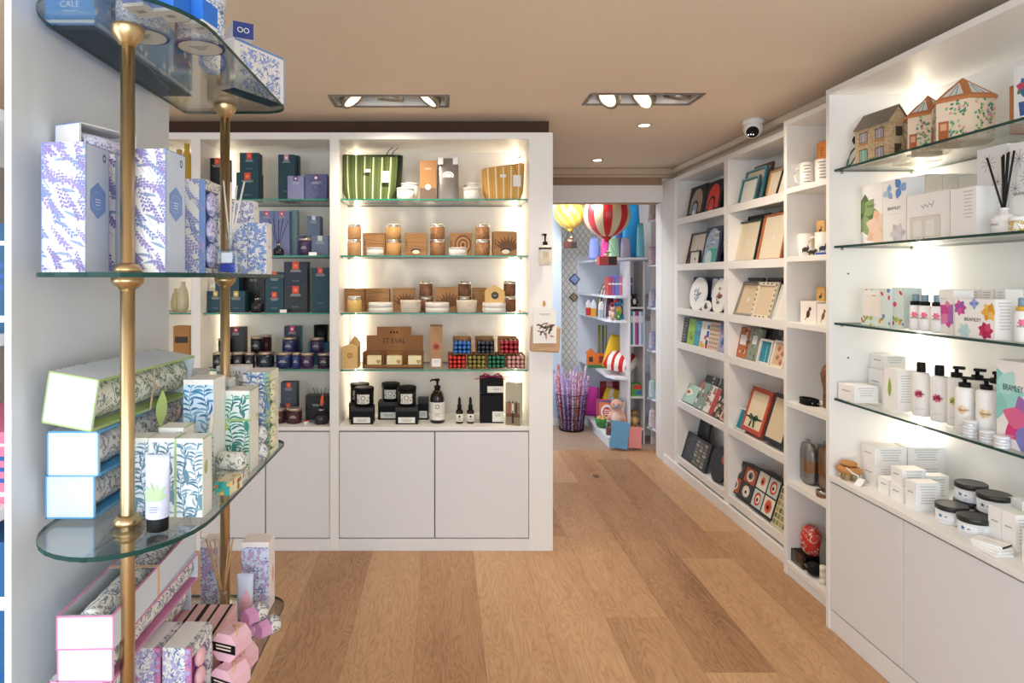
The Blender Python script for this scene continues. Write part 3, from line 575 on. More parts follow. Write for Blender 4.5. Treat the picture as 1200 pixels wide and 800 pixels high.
# hand cream tube
def squeeze_tube(label, w, h, loc, rz, body, capm, art=None, tilt=0):
    t = root('hand_cream_tube', label, 'cream tube', loc, rz); t.rotation_euler.x = tilt; g = G(); n = 18; N = 8; vs = []
    for i in range(N+1):
        q = i/N; a = w/2*(.92+.10*q); b = w*.42*(1-q)**.8+.0012
        for k in range(n): an = 2*PI*k/n; vs.append((a*math.cos(an), b*math.sin(an), .024+(h-.024)*q))
    g.add(vs, [[i*n+k, i*n+(k+1) % n, (i+1)*n+(k+1) % n, (i+1)*n+k] for i in range(N) for k in range(n)], body, True); g.add(vs[-n:], [list(range(n))], body); g.build('tube', t)
    g = G(); g.lathe([(w*.42, 0), (w*.43, .002), (w*.43, .022), (w*.41, .0245)], capm, sy=.92, seg=24); g.build('cap', t)
    if art:
        def yy(z): q = max(0, (z-.024)/(h-.024)); return -(w*.42*(1-q)**.8+.0012)-.0012
        g = G()
        for pts, fs, m, l in art.cut(): g.add([(x, yy(z)*math.sqrt(max(.05, 1-(x/(w/2*.97))**2))-.0005*l, z) for x, z in pts], fs, m)
        g.build('print', t, fix=False)
    return t
a = Art(.036, .13)
for k in range(7): a.leaf(-.004, .055, .034, .009, .3+k*.42, M('b8d6a4'), .3, k % 2)
a.bars(0, .045, .018, 3, M('7f8fb8'), .004, .001, 3)
squeeze_tube('lilac hand cream tube with black cap and green leaf print in front of leaf boxes', .044, .134, (-.513, 1.163, z3), 0, M('cfd4ec', .35, 0, .01), BLACK, a)
# small soaps and reeds
diffuser_glass('reed_diffuser', 'clear diffuser bottle with pale reeds between the leaf boxes', (-.505, 1.368, z3), .04, .07, None, M('efe6d8', .6), ((.16, .05), (.20, .02), (.22, .08)), neckh=.02, rl=.09, rr=.0024)
carton('soap_bar', 'small teal and orange boxed soap at the shelf edge beside the leaf trio', 'soap', .032, .06, .028, (-.455, 1.375, z3), math.radians(-8), M('efe7bf', .5), {'f': M('49b8ad')}, {'f': dabs(.032, .028, 4, ('f0c060', '2f9c92', 'e88a4a'), .009), 't': dabs(.032, .06, 5, ('e7b25a', 'f2efe0', 'd97a4a'), .010), 'r': dabs(.06, .028, 6, ('d8894e', '7c8c52', 'b84e40'), .010)})
carton('soap_bar', 'flat leaf-wrapped soap bar lying between the small teal soap and banded box', 'soap', .05, .055, .026, (-.468, 1.438, z3), math.radians(-5), TOILEG)
t = root('wrapped_soap', 'round leaf-printed wrapped soap resting on the flat soap bar', 'soap', (-.47, 1.438, z3+.026+.020), math.radians(-8)); g = G(); g.lathe([(.008, -.032), (.018, -.028), (.020, -.02), (.020, .02), (.018, .028), (.008, .032)], speck('cream_leaf_wrap', 'f2efe6', ['8fa394', '7c7f6a'], 60, .53), seg=20); g.build('wrapped_bar', t, None, (0, PI/2, 0))
for i, (x, y, z) in enumerate(((-.432-.02, 1.60, .022), (-.455, 1.605, .064))):
    g = G(); g.ball((0, 0, 0), .019, .016, .022, TOILE, 16, 10); tag(g.build('cotton_sachet', None, (x, y, z3+z)), ['small round patterned sachet on the glass by the window soap box', 'small round patterned sachet resting above its twin beside window box'][i], 'sachet')
# ---------------- bottom shelf (.61): pink florals
z4 = .61; PINK = M('e9a9c6', .5); PALEP = M('f3dfe6', .5); PTRIM = M('d987b4', .5); MAG = ('8088b4', 'c3a6d0', '5f6a98')
for i, (h, zz, d, w, lab) in enumerate(((.088, 0, .40, .10, 'lowest pink liner box of the stack on the bottom glass shelf'), (.08, .0885, .40, .10, 'pink-edged liner box second from the bottom of the pink stack'), (.062, .169, .40, .10, 'pink-edged liner box directly beneath the open topped one'))):
    liner_box(lab, w, d, h, (-.675+.017*i, 1.165-.003*i, z4+zz), 0, PTRIM, TOILE, TOILE, rib=None)
liner_box('open topped pink liner box with floral roll and peach ribbon, topmost of the pink stack', .10, .42, .060, (-.636, 1.15, z4+.2315), math.radians(2), PTRIM, TOILE, WHB, open_top=True, rib=M('e9c3a5', .5))
g = G(); w, h, d = .104, .014, .012
def pink_carton(label, w, d, h, loc, rz, seed, name='gift_box', dens=1.5):
    f = blooms(w, h*.93, seed, MAG, dens); s = Art(d, h); s.leaf(d*.1, h*.35, .05, .02, 1.4, M('f0b6bd'), .2, 1); b_ = Art(w, h); b_.rect(-w/2, 0, w/2, h*.93, M('dbe2f6', .5, 0, .01)); b_.p += f.p
    return carton(name, label, 'gift box', w, d, h, loc, rz, M('faf2f2', .5, 0, .01), None, {'f': b_, 'r': s})
pink_carton('tall white box of blue and violet magnolias at the far corner of bottom shelf', .073, .06, .186, (-.503, 1.76, z4), 0, 81)
pink_carton('tall magnolia box left of the rear brass pole on the bottom shelf', .046, .06, .186, (-.626, 1.76, z4), 0, 82)
for i, (x, s) in enumerate(((-.530, 91), (-.592, 92))):
    t = window_box('soap_gift_box', ['pink-edged floral box with soaps in its side, front right of bottom shelf', 'pink-edged floral box with soaps in its side, partly behind the front pole'][i], .058, .10, .152, (x, 1.345, z4), math.radians(-4), lambda w, h: blooms(w, h, s, ('7e93c6', 'b9b3dc', '6a7fb4'), 1.7), TOILE, PTRIM, (), content=M('e9b8bf'), inner='9a4f9c')
t = root('striped_gift_box', 'pale pink gift box with black stripes across its lid', 'gift box', (-.563, 1.478, z4), 0); w, d, h = .118, .20, .094
t.location.y = 1.50
g = G(); g.rbox(-w/2, w/2, -.10, .085, 0, h, M('eec3c4', .5, 0, .01), .002); g.build('carton', t); g = G()
for x in (-.042, -.016, .012, .042): g.box(x, x+(.006 if x != -.016 else .010), -.10, .085, h, h+.0007, BLACK); g.box(x, x+.006, -.1006, -.1001, .0, h, BLACK)
g.build('stripes', t, fix=False)
diffuser_glass('reed_diffuser', 'clear diffuser bottle with tan reeds behind the striped pink box', (-.556, 1.632, z4), .045, .075, None, M('c79a6c', .6), ((-.28, .02), (-.16, .05), (.10, .03), (.16, .02), (-.2, -.05)), neckh=.03, rl=.16, rr=.002)
a = Art(.04, .14); a.leaf(0, .04, .06, .026, 1.4, M('f0b9c4'), .1, 1); a.leaf(.003, .03, .05, .02, 1.1, M('f4cdd2'), .1, 2)
squeeze_tube('pale blue hand cream tube with pink petal print beside the rear pole', .042, .135, (-.508, 1.66, z4), 0, M('d5dcf0', .35, 0, .01), BLACK, a, 0)
# wrapped soap bars
def wrapped(label, loc, rz, r=.021, L=.062, rest=None):
    t = root('wrapped_soap', label, 'soap', (loc[0], loc[1], loc[2]+r*.87), rz); g = G(); n = 6
    g.T = Matrix.Rotation(PI/2, 4, 'X') @ Matrix.Rotation(PI/6, 4, 'Z')
    g.lathe([(r*.92, -L*.0), (r, -L*.02), (r, -L*.62)], M('e2a3d4', .4), seg=6, smooth=False); g.T = None; g.build('pink_wrapper', t)
    g = G(); g.T = Matrix.Rotation(PI/2, 4, 'X'); g.lathe([(r*.99, -L*.45), (r*1.02, -L*.5), (r*1.0, -L*.9), (r*.7, -L)], TOILE, seg=16); g.T = None; g.build('floral_wrapper', t); return t
wrapped('pink wrapped soap with floral end, lower right of the soap pile', (-.424-.035, 1.60, z4), math.radians(-35))
wrapped('pink wrapped soap with floral end, lower left of the soap pile', (-.500, 1.592, z4), math.radians(-35), .020)
wrapped('pink wrapped soap with floral end balanced on top of the soap pile', (-.488, 1.588, z4+.0375), math.radians(-35), .021)
def hexbox(label, loc, rz, roll):
    t = root('faceted_gift_box', label, 'gift box', loc, rz); t.rotation_euler = (0, 0, rz); r = .031; P_ = M('f0c1cd', .45, 0, .01)
    o = [(r*.55, 0), (r, .55*r), (r, 1.35*r), (r*.5, 1.9*r), (-r*.5, 1.9*r), (-r, 1.35*r), (-r, .55*r), (-r*.55, 0)]
    g = G(); g.prism(o, -.02, .035, P_); g.build('carton', t); g = G(); g.box(-r*.98, r*.98, -.0212, -.0204, r*.62, r*1.25, BLACK)
    A = Art(r*1.8, .02); A.bars(0, .013, .042, 2, M('f3e6cf'), .007, .003, 0)
    for pts, fs, m, l in A.p: g.add([(x, -.0216, z+r*.62) for x, z in pts], fs, m)
    g.build('label', t); g = G(); g.tube([(r*.7, -.01, 1.75*r), (r*.5, .005, 2.02*r), (0, .01, 2.05*r), (.3*r, .02, 1.98*r)], .002, M('e0b48a')); g.build('ribbon', t); return t
hexbox('faceted pink box with black label perched on the other faceted boxes', (-.470, 1.425, z4+.0595), math.radians(-20), 0)
hexbox('faceted pink box with black label at the front edge of the bottom shelf', (-.464, 1.395, z4), math.radians(-25), 0)
hexbox('faceted pink box with black label tucked behind the other two', (-.464, 1.462, z4), math.radians(-15), 0)
# ---------------- top shelf (1.97): blue goods
z1 = 1.97; BLUE = M('1f8fe0', .45, 0, .01)
w, d, h = .092, .47, .125; f = Art(w, h); f.rect(-w/2, .004, w/2, .010, M('dfeaf6'), 1); f.text('CALE', 0, .034, .011, PAPER, 1); f.ell(0, .028, .014, .002, PAPER, 1); f.ell(0, .0295, .013, .0022, BLUE, 2)
s = Art(d, h); s.rect(-d/2, .004, d/2, .010, M('dfeaf6'), 1); b_ = dabs(d, h*.8, 12, ('e8f1fa', '5aa7e6', '1668b8'), .02); s.p += b_.p
carton('gift_box', 'long bright blue boxed set with white lettering on the top glass shelf', 'gift box', w, d, h, (-.695, 1.44, z1), 0, BLUE, {'d': M('31597f', .6)}, {'f': f, 'r': s})
for i, (x, y, rz) in enumerate(((-.533, 1.145, -10), (-.489, 1.165, -10), (-.457, 1.22, -12))):
    a = Art(.04, .045); a.rect(-.02, .006, .02, .045, M('2a7ae0'), 0)
    o = carton('soap_box', ['small blue and white boxed soap at the left of three above the front pole', 'small blue and white boxed soap in the middle of three on top shelf', 'small blue and white boxed soap at the right of three on top shelf'][i], 'soap', .039, .05, .045, (x, y, z1), math.radians(rz), PAPER, None, {'f': a, 'r': Art(.05, .045).rect(-.025, .006, .025, .045, M('2a7ae0'))})
    g = G(); 
    for q in range(3): g.box(-.008, .008, -.006+q*.004, -.0045+q*.004, -.0004, -.0001, INK)
    g.build('print', o, fix=False)
for i, (x, y) in enumerate(((-.585, 1.262), (-.497, 1.325))):
    t = root('candle_tin', ['white based blue floral candle tin nearest the front pole on top shelf', 'white based blue floral candle tin further along the top glass shelf'][i], 'candle', (x, y, z1)); g = G(); g.lathe([(.044, 0), (.048, .003), (.048, .085)], TOILEB, seg=36); g.build('tin', t)
    g = G(); g.lathe([(.0495, .085), (.0495, .105), (.046, .108)], M('dfe4ea', .3), seg=36); g.build('lid', t); g = G(); g.cyl(0, 0, -.0006, -.0001, .0425, M('e9e7e0'), 32)
    for q in range(4): g.box(-.02+.004*q, .02-.004*q, -.012+q*.006, -.0105+q*.006, -.0010, -.0006, INK)
    g.build('base_sticker', t, fix=False); g = G(); g.lathe([(.048, .0), (.0488, .001), (.0488, .004), (.0482, .005)], M('2f5fae'), seg=36); g.build('rim', t)
L = .18; w = .05; h = .125; f = Art(L, h); f.rect(-L/2, h-.006, L/2, h, M('7a9ad6'), 1); f.rect(L/2-.005, 0, L/2, h, M('9fb6e2'), 1); b_ = blooms(L*.8, h*.9, 14, ('6f86cc', '9db4e8', '3558a8'), 1.1); f.p += b_.p
carton('gift_box', 'long white box with blue floral print across the far end of the top shelf', 'gift box', L, w, h, (-.496, 1.69, z1), math.radians(62), PAPER, {'d': M('20526e', .6)}, {'f': f})
t = carton('soap_box', 'small navy and white box on top of the long blue floral box', 'soap', .05, .07, .04, (-.515, 1.64, z1+h), math.radians(30), PAPER, {'f': M('2a3f86')}); A = Art(.05, .04); A.text('OO', 0, .014, .013, PAPER, 1); g = G(); A.put(g, 'f', .05, .07, .04); g.build('lettering', t, fix=False)
t = root('round_soap', 'round bright blue patterned soap dish standing against the blue floral box', 'soap', (-.535, 1.50, z1+.031), math.radians(30)); g = G(); g.lathe([(.028, -.008), (.031, -.004), (.031, .004), (.028, .008)], M('1f78d8'), seg=28); g.cyl(0, 0, .0082, .0088, .022, TOILEB, 24); g.build('disc', t, None, (PI/2, 0, 0))
g = G(); g.lathe([(.006, 0), (.007, .03), (.009, .09), (.010, .105), (.006, .112)], M('cfa37c', .6), seg=14); tag(g.build('wooden_brush', None, (-.545, 1.575, z1)), 'tan wooden handled brush standing behind the round blue soap', 'brush')
# hidden side of the partition: shelves with blue goods
t = root('shelf_unit', 'white shelving on the far left behind the partition edge', 'shelf', (-.95, 1.5, 0))
for z in (.40, 1.09, 1.40, 1.8): g = G(); g.rbox(-.17, .166, -.36, .29, z-.02, z, WHITE, .001); g.build('shelf', t)
g = G(); g.rbox(-.17, .166, .29, .31, 0, 2.2, WHITE, .001); g.build('end_panel', t)
for i, (z, h, c, lab) in enumerate(((.40, .62, '14598c', 'large bright blue carton low on the shelves behind the partition'), (1.09, .13, 'e06f8f', 'pink carton on the shelves left of the partition edge'), (1.40, .20, '134a70', 'dark blue carton on the upper shelf left of the partition edge'))):
    a = Art(.2, h); a.rect(-.1, h*.1, .1, h*.16, M('dfeaf6'), 1); a.bars(.05, h*.6, .12, 3, M('1b4f9c'), .02, .008, 1); a.rect(-.1, h*.8, .1, h*.84, PAPER, 1)
    carton('carton', lab, 'box', .2, .3, h, (-.895, 1.33, z), 0, M(c, .5), None, {'f': a})
# ============================================================ goods in the back wall cabinets
ORANGE = M('e4502c', .5); GOLD = M('cdb552', .5); ROSE = M('e8607a', .5); TEALB = M('0e3f50', .5); NAVYB = M('0f1d33', .45); INKB = M('0a0d14', .4); CREAM = M('efe3c8', .6, 0, .02); SILVER = M('c9c7c2', .25, .9)
GREYT = M('c9cbc9', .6)
def placed(x0, x1, yt, z, d): X, w, h = bk(x0, x1, yt, z, d); return X, w, h
def brand_box(x0, x1, yt, z, d, dep, label, m=None, tabm=None, group=None, name='gift_box', zz=None, face=None):
    X, w, h = bk(x0, x1, yt, z, d); m = m or TEALB; a = Art(w, h)
    if face: a.rect(-w/2, 0, w/2, h, face)
    if tabm: a.rect(-w*.14, h*.985-min(w*.30, h*.3), w*.14, h, tabm, 1); a.ell(0, h*.985-min(w*.15, h*.15), w*.07, w*.07, M('f08a60') if tabm is ORANGE else PAPER, 2)
    q = h-min(w*.30, h*.3)-.008
    a.text('\u2013'*1, 0, q, .002, GREYT, 2, w*.5) if False else a.bars(0, q, w*.55, 3, GREYT, .005, .0018, 2, int(x0)); a.bars(0, h*.22, w*.4, 2, M('7f8f96'), .0045, .0014, 2, int(x0)+1)
    return carton(name, label, 'gift box', w, dep, h, (X, d+dep/2, z), 0, m, None, {'f': a}, group)
def price_ticket(x0, x1, z, d, label):
    X = PX((x0+x1)/2, d); w = (x1-x0)*d/F; g = G(); g.prism([(-.006, 0), (.006, 0), (.001, .018), (-.001, .018)], -w/2, w/2, PAPER); o = g.build('price_ticket', None, (X, d, z), (0, 0, PI/2)); return tag(o, label, 'price ticket')
B = GZ
# --- dark boxed range, first shelf
brand_box(243, 266, 185, B[0], 3.72, .09, 'near-black box with orange seal at the left end of the top blue gift shelf', INKB, ORANGE)
o1 = brand_box(277, 303, 202, B[0], 3.70, .10, 'wide teal box with orange seal on the top shelf, under a smaller box', TEALB, ORANGE)
brand_box(281, 303, 179, PZ(202, 3.70)+.0003, 3.71, .08, 'smaller teal box with orange seal stacked on the wide teal box', TEALB, ORANGE)
brand_box(326, 345, 181, B[0], 3.71, .06, 'tall teal box with pink seal on the top blue gift shelf', TEALB, M('d9a0a0'))
brand_box(333, 350, 182, B[0], 3.785, .05, 'tall plain teal box directly behind the pink-sealed tall box', TEALB, None)
brand_box(337, 356, 206, B[0], 3.64, .065, 'lilac square box in front of the tall teal box', M('8f90bd'), M('6d4a7c'), face=MARBLE)
brand_box(357.5, 383, 204, B[0], 3.65, .07, 'purple-blue starry square box at the right end of the top shelf', M('6a6a9a'), M('6d4a7c'), face=speck('night_star_print', '5d6290', ['7779a8', '4a5684'], 30, .48))
# --- second shelf
for i, (x0, x1) in enumerate(((304, 321), (321.5, 339))):
    brand_box(x0, x1, 247, B[1], 3.74, .07, ['lavender boxed diffuser with coral seal, behind the black reed bottle', 'lavender boxed diffuser with coral seal, right of the black reed bottle'][i], M('7c86b4'), ROSE)
brand_box(340, 348, 246, B[1], 3.80, .06, 'narrow pale teal box beside the lavender diffuser boxes', M('8fb4b4'), None)
def black_diffuser(x, w_, yb, ytop, z, d, label, n=5):
    X = PX(x, d); w = w_*d/F; h = (w_*.75)*d/F; return diffuser_glass('reed_diffuser', label, (X, d+w/2, z), w, h, None, M('131313', .6), tuple((.35*(k/(n-1)-.5)*2, .05*(-1)**k) for k in range(n)), square=False, body=M('26242a', .25, 0, .02), neckh=.022, cap=SILVER, rl=(yb-ytop)*d/F-h*.9, rr=.0016)
black_diffuser(324.5, 13, 298, 254, B[1], 3.65, 'black reed diffuser bottle in front of the lavender boxes on second shelf')
brand_box(360, 375, 253, PZ(276, 3.68)+.0004, 3.69, .09, 'slate box stacked on the round-printed slate box, second shelf', M('5d6873'), M('e4e4e4'), face=M('5f7690'))
a_ = brand_box(365, 385, 276, B[1], 3.68, .09, 'slate blue box with arc print at the right of second shelf', M('6f7c90'), M('e4e4e4'), face=M('7888a4'))
brand_box(348.5, 358.5, 276, B[1], 3.73, .05, 'small white edged violet box left of the slate box', PAPER, None, face=M('5b4a86'))
def candle_jar(x0, x1, yt, z, d, label, body, lidm=None, lab=None, group=None, cat='candle', base=None, labr=(.25, .75), name='candle_jar'):
    X, w, h = bk(x0, x1, yt, z, d); r = w/2; t = root(name, label, cat, (X, d+r, z), 0, group); hl = min(h*.2, .014) if lidm else 0
    g = G(); g.lathe([(r*.9, 0), (r*.98, .002), (r*.98, h-hl)], body, seg=22); g.build('jar', t)
    if lidm: g = G(); g.lathe([(r*1.0, h-hl), (r*1.0, h-.001), (r*.96, h)], lidm, seg=22); g.build('lid', t)
    if lab:
        g = G(); N = 12; R = r*.98+.0008; vs = []
        for k in range(N+1): a = -PI/2+(k/N-.5)*2.2; vs += [(R*math.cos(a), R*math.sin(a), h*labr[0]*1.0), (R*math.cos(a), R*math.sin(a), h*labr[1])]
        g.add(vs, [[2*k, 2*k+2, 2*k+3, 2*k+1] for k in range(N)], lab, True); g.build('label', t, fix=False)
        g = G()
        for q in range(3):
            zz = h*(labr[0]*.6+labr[1]*.4)+.005*q-.004; g.box(-r*(.45-.1*q), r*(.45-.1*q), -R-.0006, -R+.002, zz, zz+.0015, M('e3ded2') if base is None else base)
        g.build('lettering', t, fix=False)
    return t
LIDS = M('c9b7a5', .3, .7); PURP = M('3c2c52', .35); WINE = M('4a1f26', .3); DKB = M('1a1a22', .25); DBL = M('222f5e', .3)
candle_jar(348, 363.5, 279, B[1], 3.64, 'small violet candle jar in front of the slate boxes', PURP, LIDS, PURP)
price_ticket(362, 371, B[1], 3.61, 'white price ticket in front of the slate boxes on second shelf')
# --- third shelf
brand_box(243, 262, 341, B[2], 3.66, .08, 'teal box with gold seal at the left of the third shelf', TEALB, GOLD)
brand_box(266, 287, 341, B[2], 3.66, .08, 'teal box with gold seal right of the rear pole on third shelf', TEALB, GOLD)
brand_box(252, 280, 323, PZ(341, 3.66)+.0004, 3.67, .07, 'dark teal box lying across the two gold-sealed boxes', TEALB, None)
brand_box(284, 310, 318, B[2], 3.80, .08, 'large black box behind the black reed diffuser on third shelf', INKB, None)
black_diffuser(299, 16, 365, 325, B[2], 3.64, 'black reed diffuser bottle between gold and orange sealed boxes, third shelf')
brand_box(311, 332, 342, B[2], 3.66, .08, 'teal box with orange seal, lower of the pale-edged pair', TEALB, ORANGE)
brand_box(311, 332, 318.5, PZ(342, 3.66)+.0004, 3.66, .08, 'teal box with orange seal, upper of the pale-edged pair', TEALB, ORANGE)
brand_box(332.8, 360, 335, B[2], 3.67, .08, 'dark navy box with orange seal, lower of the dark pair', INKB, ORANGE)
brand_box(332.8, 360, 306.5, PZ(335, 3.67)+.0004, 3.67, .08, 'dark navy box with orange seal, upper of the dark pair', NAVYB, ORANGE)
brand_box(365, 385.5, 313.5, B[2], 3.66, .08, 'tall teal box with orange seal at the right end of third shelf', TEALB, ORANGE)
price_ticket(328, 336, B[2], 3.62, 'white price ticket below the stacked orange-sealed boxes')
# --- fourth shelf: candle jars in two tiers
row = ((247, 261, 413, DKB, 'front row dark candle jar at the far left of fourth shelf'), (271, 284.5, 413, DKB, 'front row near-black candle jar just right of the rear pole'), (284.8, 297, 413.5, DKB, 'front row near-black candle jar with silver lid under the tiered pair'), (301, 316.5, 413, M('1e2a3c', .3), 'front row slate candle jar left of the two bright blue jars'), (321, 340.5, 413.5, DBL, 'widest bright blue candle jar in the front row'), (341, 351, 413.5, M('26356e', .3), 'narrow blue candle jar right of the widest blue jar'), (351.3, 366, 414, PURP, 'front row violet candle jar beneath the right tier'), (370.5, 386.5, 414, M('2c2038', .3), 'front row dark violet candle jar at the right end of fourth shelf'))
for x0, x1, yt, c, lab in row: candle_jar(x0, x1, yt, B[3], 3.63, lab, c, LIDS, c)
back = ((262, 272), (287, 297), (298, 309), (310, 320), (332, 342), (344, 354), (356, 367))
for i, (x0, x1) in enumerate(back): candle_jar(x0, x1, 413.8, B[3], 3.72, 'dark candle jar in the second row of fourth shelf, mostly hidden', (DKB, WINE, PURP)[i % 3], LIDS, None, 'second row candle jars on the fourth shelf')
zt = PZ(413.8, 3.72)+.0005
candle_jar(254, 266, 396.5, zt, 3.715, 'dark candle jar on the upper tier left of the rear pole', DKB, LIDS, DKB)
brand_box(267, 286, 383, B[3], 3.80, .07, 'tall black box with rose seal behind the rear pole, fourth shelf', INKB, M('c0392b'))
candle_jar(292, 306, 394.5, zt, 3.715, 'dark candle jar on the upper tier, front one of the centre-left pair', DKB, LIDS, DKB)
candle_jar(303, 316.5, 392.5, zt, 3.79, 'dark candle jar on the upper tier, rear one of the centre-left pair', WINE, LIDS, None)
g = G(); X0, w0, h0 = bk(300, 318, 414, B[3], 3.81); brand_box(300, 318, 413.6, B[3], 3.785, .07, 'low dark box supporting the rear upper jar', INKB, None)
candle_jar(329, 345.5, 395.5, zt, 3.715, 'bright blue candle jar on the upper tier above the wide blue jar', DBL, LIDS, DBL)
brand_box(333, 351.5, 382, B[3], 3.80, .07, 'tall navy box with pink seal and teal side on fourth shelf', M('4f9aa8'), M('e2397c'), face=NAVYB)
candle_jar(362, 378, 395.8, zt, 3.715, 'violet candle jar on the upper tier at the right', PURP, LIDS, PURP)
o = brand_box(361, 387, 401, B[3], 3.80, .06, 'teal carton behind the right upper violet jar', M('2f6f86'), None)
X, w, h = bk(367, 384, 381, PZ(401, 3.80), 3.81); g = G(); g.lathe([(w*.42, 0), (w*.46, .004), (w*.5, h), (w*.46, h), (w*.42, .008)], BLACK, seg=24); tag(g.build('black_tumbler', None, (X, 3.83, PZ(401, 3.80)+.0005)), 'plain black tumbler standing on the teal carton', 'tumbler')
# --- counter of the blue cabinet
brand_box(329, 347.5, 448, PZ(472.5, 3.74)+.0004, 3.745, .07, 'slate box with orange band standing on the low box on counter', M('3c4655'), ORANGE)
brand_box(328, 347, 472.5, CT, 3.74, .08, 'low slate box with orange band on the counter behind a wine jar', M('333c4c'), ORANGE)
candle_jar(334, 352, 479, CT, 3.63, 'wine coloured candle jar in front of the orange-banded boxes', WINE, LIDS, WINE)
candle_jar(318, 332.5, 479.5, CT, 3.64, 'wine coloured candle jar half hidden at the left of the counter', WINE, LIDS, WINE)
g = G(); X = PX(358, 3.62); g.lathe([(.014, 0), (.016, .012), (.016, .016)], PAPER, seg=20); g.cyl(0, 0, .016, .020, .014, ORANGE, 20); tag(g.build('tealight', None, (X, 3.64, CT)), 'tiny white and orange tealight on the counter beside the wine jar', 'candle')
brand_box(358, 387, 463.5, CT, 3.74, .08, 'large square black box behind the orange-leafed reed diffuser', INKB, None)
t = black_diffuser(375, 17, 499, 457, CT, 3.61, 'black reed diffuser with orange leaf among its reeds on the counter', 5)
g = G(); g.prism([(0, 0), (.012, .02), (.010, .05), (0, .07), (-.008, .04), (-.007, .015)], -.0006, .0006, M('e4571f')); g.build('orange_leaf', t, (.0, -.004, .10), (0, .1, 0))
# --- partly hidden cabinet A
def vase(x, yt, yb_, z, d, r, m, label):
    h = PZ(yt, d)-z; g = G(); g.lathe([(r*.55, 0), (r*.95, h*.15), (r, h*.4), (r*.7, h*.75), (r*.34, h*.88), (r*.42, h), (r*.30, h), (r*.26, h*.88)], m, seg=22); tag(g.build('vase', None, (PX(x, d), d+r, z)), label, 'vase')
vase(216, 166, 0, B[0], 3.66, .038, M('c9a640', .15, .2), 'yellow glass vase nearest the partition on the top shelf'); vase(207, 174, 0, B[0], 3.74, .04, M('b89a4a', .15, .2), 'dull gold glass vase behind the yellow one')
vase(212, 330, 0, B[2], 3.66, .034, M('d9cfae', .12), 'cream glass bottle vase on the third shelf beside the partition'); vase(204, 338, 0, B[2], 3.72, .03, M('cbb98a', .12), 'straw coloured glass bottle vase behind the cream one')
X, w, h = bk(203, 222, 382, B[3], 3.66); a = Art(w, h); a.rect(-w*.4, h*.6, w*.4, h*.75, M('3a2a1c')); a.rect(-w*.42, h*.1, w*.42, h*.12, M('6b4526')); carton('kraft_box', 'kraft box with dark label on the fourth shelf beside the partition', 'gift box', w, .08, h, (X, 3.70, B[3]), 0, M('b87f40', .6), None, {'f': a})
X, w, h = bk(204, 222, 421, B[3], 3.62); g = G(); g.rbox(-w/2, w/2, 0, .06, 0, h, M('d08a4e'), .004); 
# ============================================================ candle cabinet
WT = M('f2ede4', .55, 0, .02); SLID = M('d7d4cd', .22, .85)
def stripe_bag(x0, x1, y0t, y1t, z, d, cols, label, dep=.11, lean=.12, n=13, tagx=.8):
    X, w, h = bk(x0, x1, min(y0t, y1t), z, d); hl = PZ(y0t, d)-z; hr = PZ(y1t, d)-z; t = root('wash_bag', label, 'wash bag', (X, d+dep*.5, z), 0)
    g = G(); NX, NZ = n*3, 8; ms = [M(c, .85, 0, .08, bump=.3) for c in cols]
    for side in (-1, 1):
        vs = []
        for i in range(NX+1):
            u = i/NX; H = hl+(hr-hl)*u
            for j in range(NZ+1):
                v = j/NZ; edge = (1-abs(2*u-1)**6)**.5; y = side*dep*.5*edge*(.95*math.sin(PI*min(1, .18+.62*(1-v)))**.6)*(1-v*.72)+lean*.02*v; xx = (-w/2+w*u)*(1-.10*(1-v)**1.5-.10*max(0, .25-v)*4*abs(2*u-1)**6); vs.append((xx, y, H*v+.003*math.sin(u*9+side)*v))
        fs = {}
        for i in range(NX):
            m = ms[{0: 0, 1: 0, 2: 1}[i % 3]] if i % 6 != 4 else ms[2]
            for j in range(NZ): fs.setdefault(m, []).append([i*(NZ+1)+j, (i+1)*(NZ+1)+j, (i+1)*(NZ+1)+j+1, i*(NZ+1)+j+1])
        for m, f in fs.items(): g.add(vs, f, m, True)
    g.build('bag_body', t)
    g = G(); g.tube([(-w*.46, 0, hl+.003), (0, .002, (hl+hr)/2+.004), (w*.46, 0, hr+.003)], .004, ms[0]); g.build('zip', t)
    g = G(); lx = w*(tagx-.5); lz = h*.45; g.rbox(lx-.022, lx+.022, -dep*.5-.005, -dep*.5-.003, lz-.02, lz+.045, PAPER, .002); g.tube([(lx, -dep*.5-.004, lz+.045), (lx-.01, -dep*.2, h*.95)], .001, MATTE); g.build('swing_tag', t)
    g = G(); g.rbox(-.022, .012, -dep*.42-.006, -dep*.42-.004, h*.60, h*.60+.018, PAPER, .002); g.build('sewn_label', t)
    g = G(); g.tube([(w*.30, -.0, h), (w*.34, -.005, h+.025), (w*.42, -.01, h+.045)], .003, MATTE, 8, .002); g.build('zip_pull', t); return t
stripe_bag(398, 465, 180, 183, B[0], 3.65, ('4c5c30', '5a6b3a', 'cfd4a8'), 'green and cream striped wash bag in front on the top candle shelf')
stripe_bag(404, 471.5, 181, 181, B[0], 3.78, ('2a3622', '3a4730', '7f8868'), 'dark green striped wash bag behind the lighter green one', tagx=.5, dep=.09)
stripe_bag(565, 616, 197, 190, B[0], 3.66, ('d9a24f', 'e0ae62', 'f3e4c4'), 'mustard and cream striped wash bag at the right of the top candle shelf', n=11)
def tin(x0, x1, yt, z, d, label, m=WT, lidm=None, name='candle_tin', group=None, lab=None): return candle_jar(x0, x1, yt, z, d, label, m, lidm or M('e6e2da', .5), lab, group, name=name, base=M('9a9184'))
tin(464, 485, 219, B[0], 3.62, 'white tin in front of the pair right of the green bag'); tin(469, 489.5, 213.5, B[0], 3.71, 'white tin behind the lower white tin by the green bag')
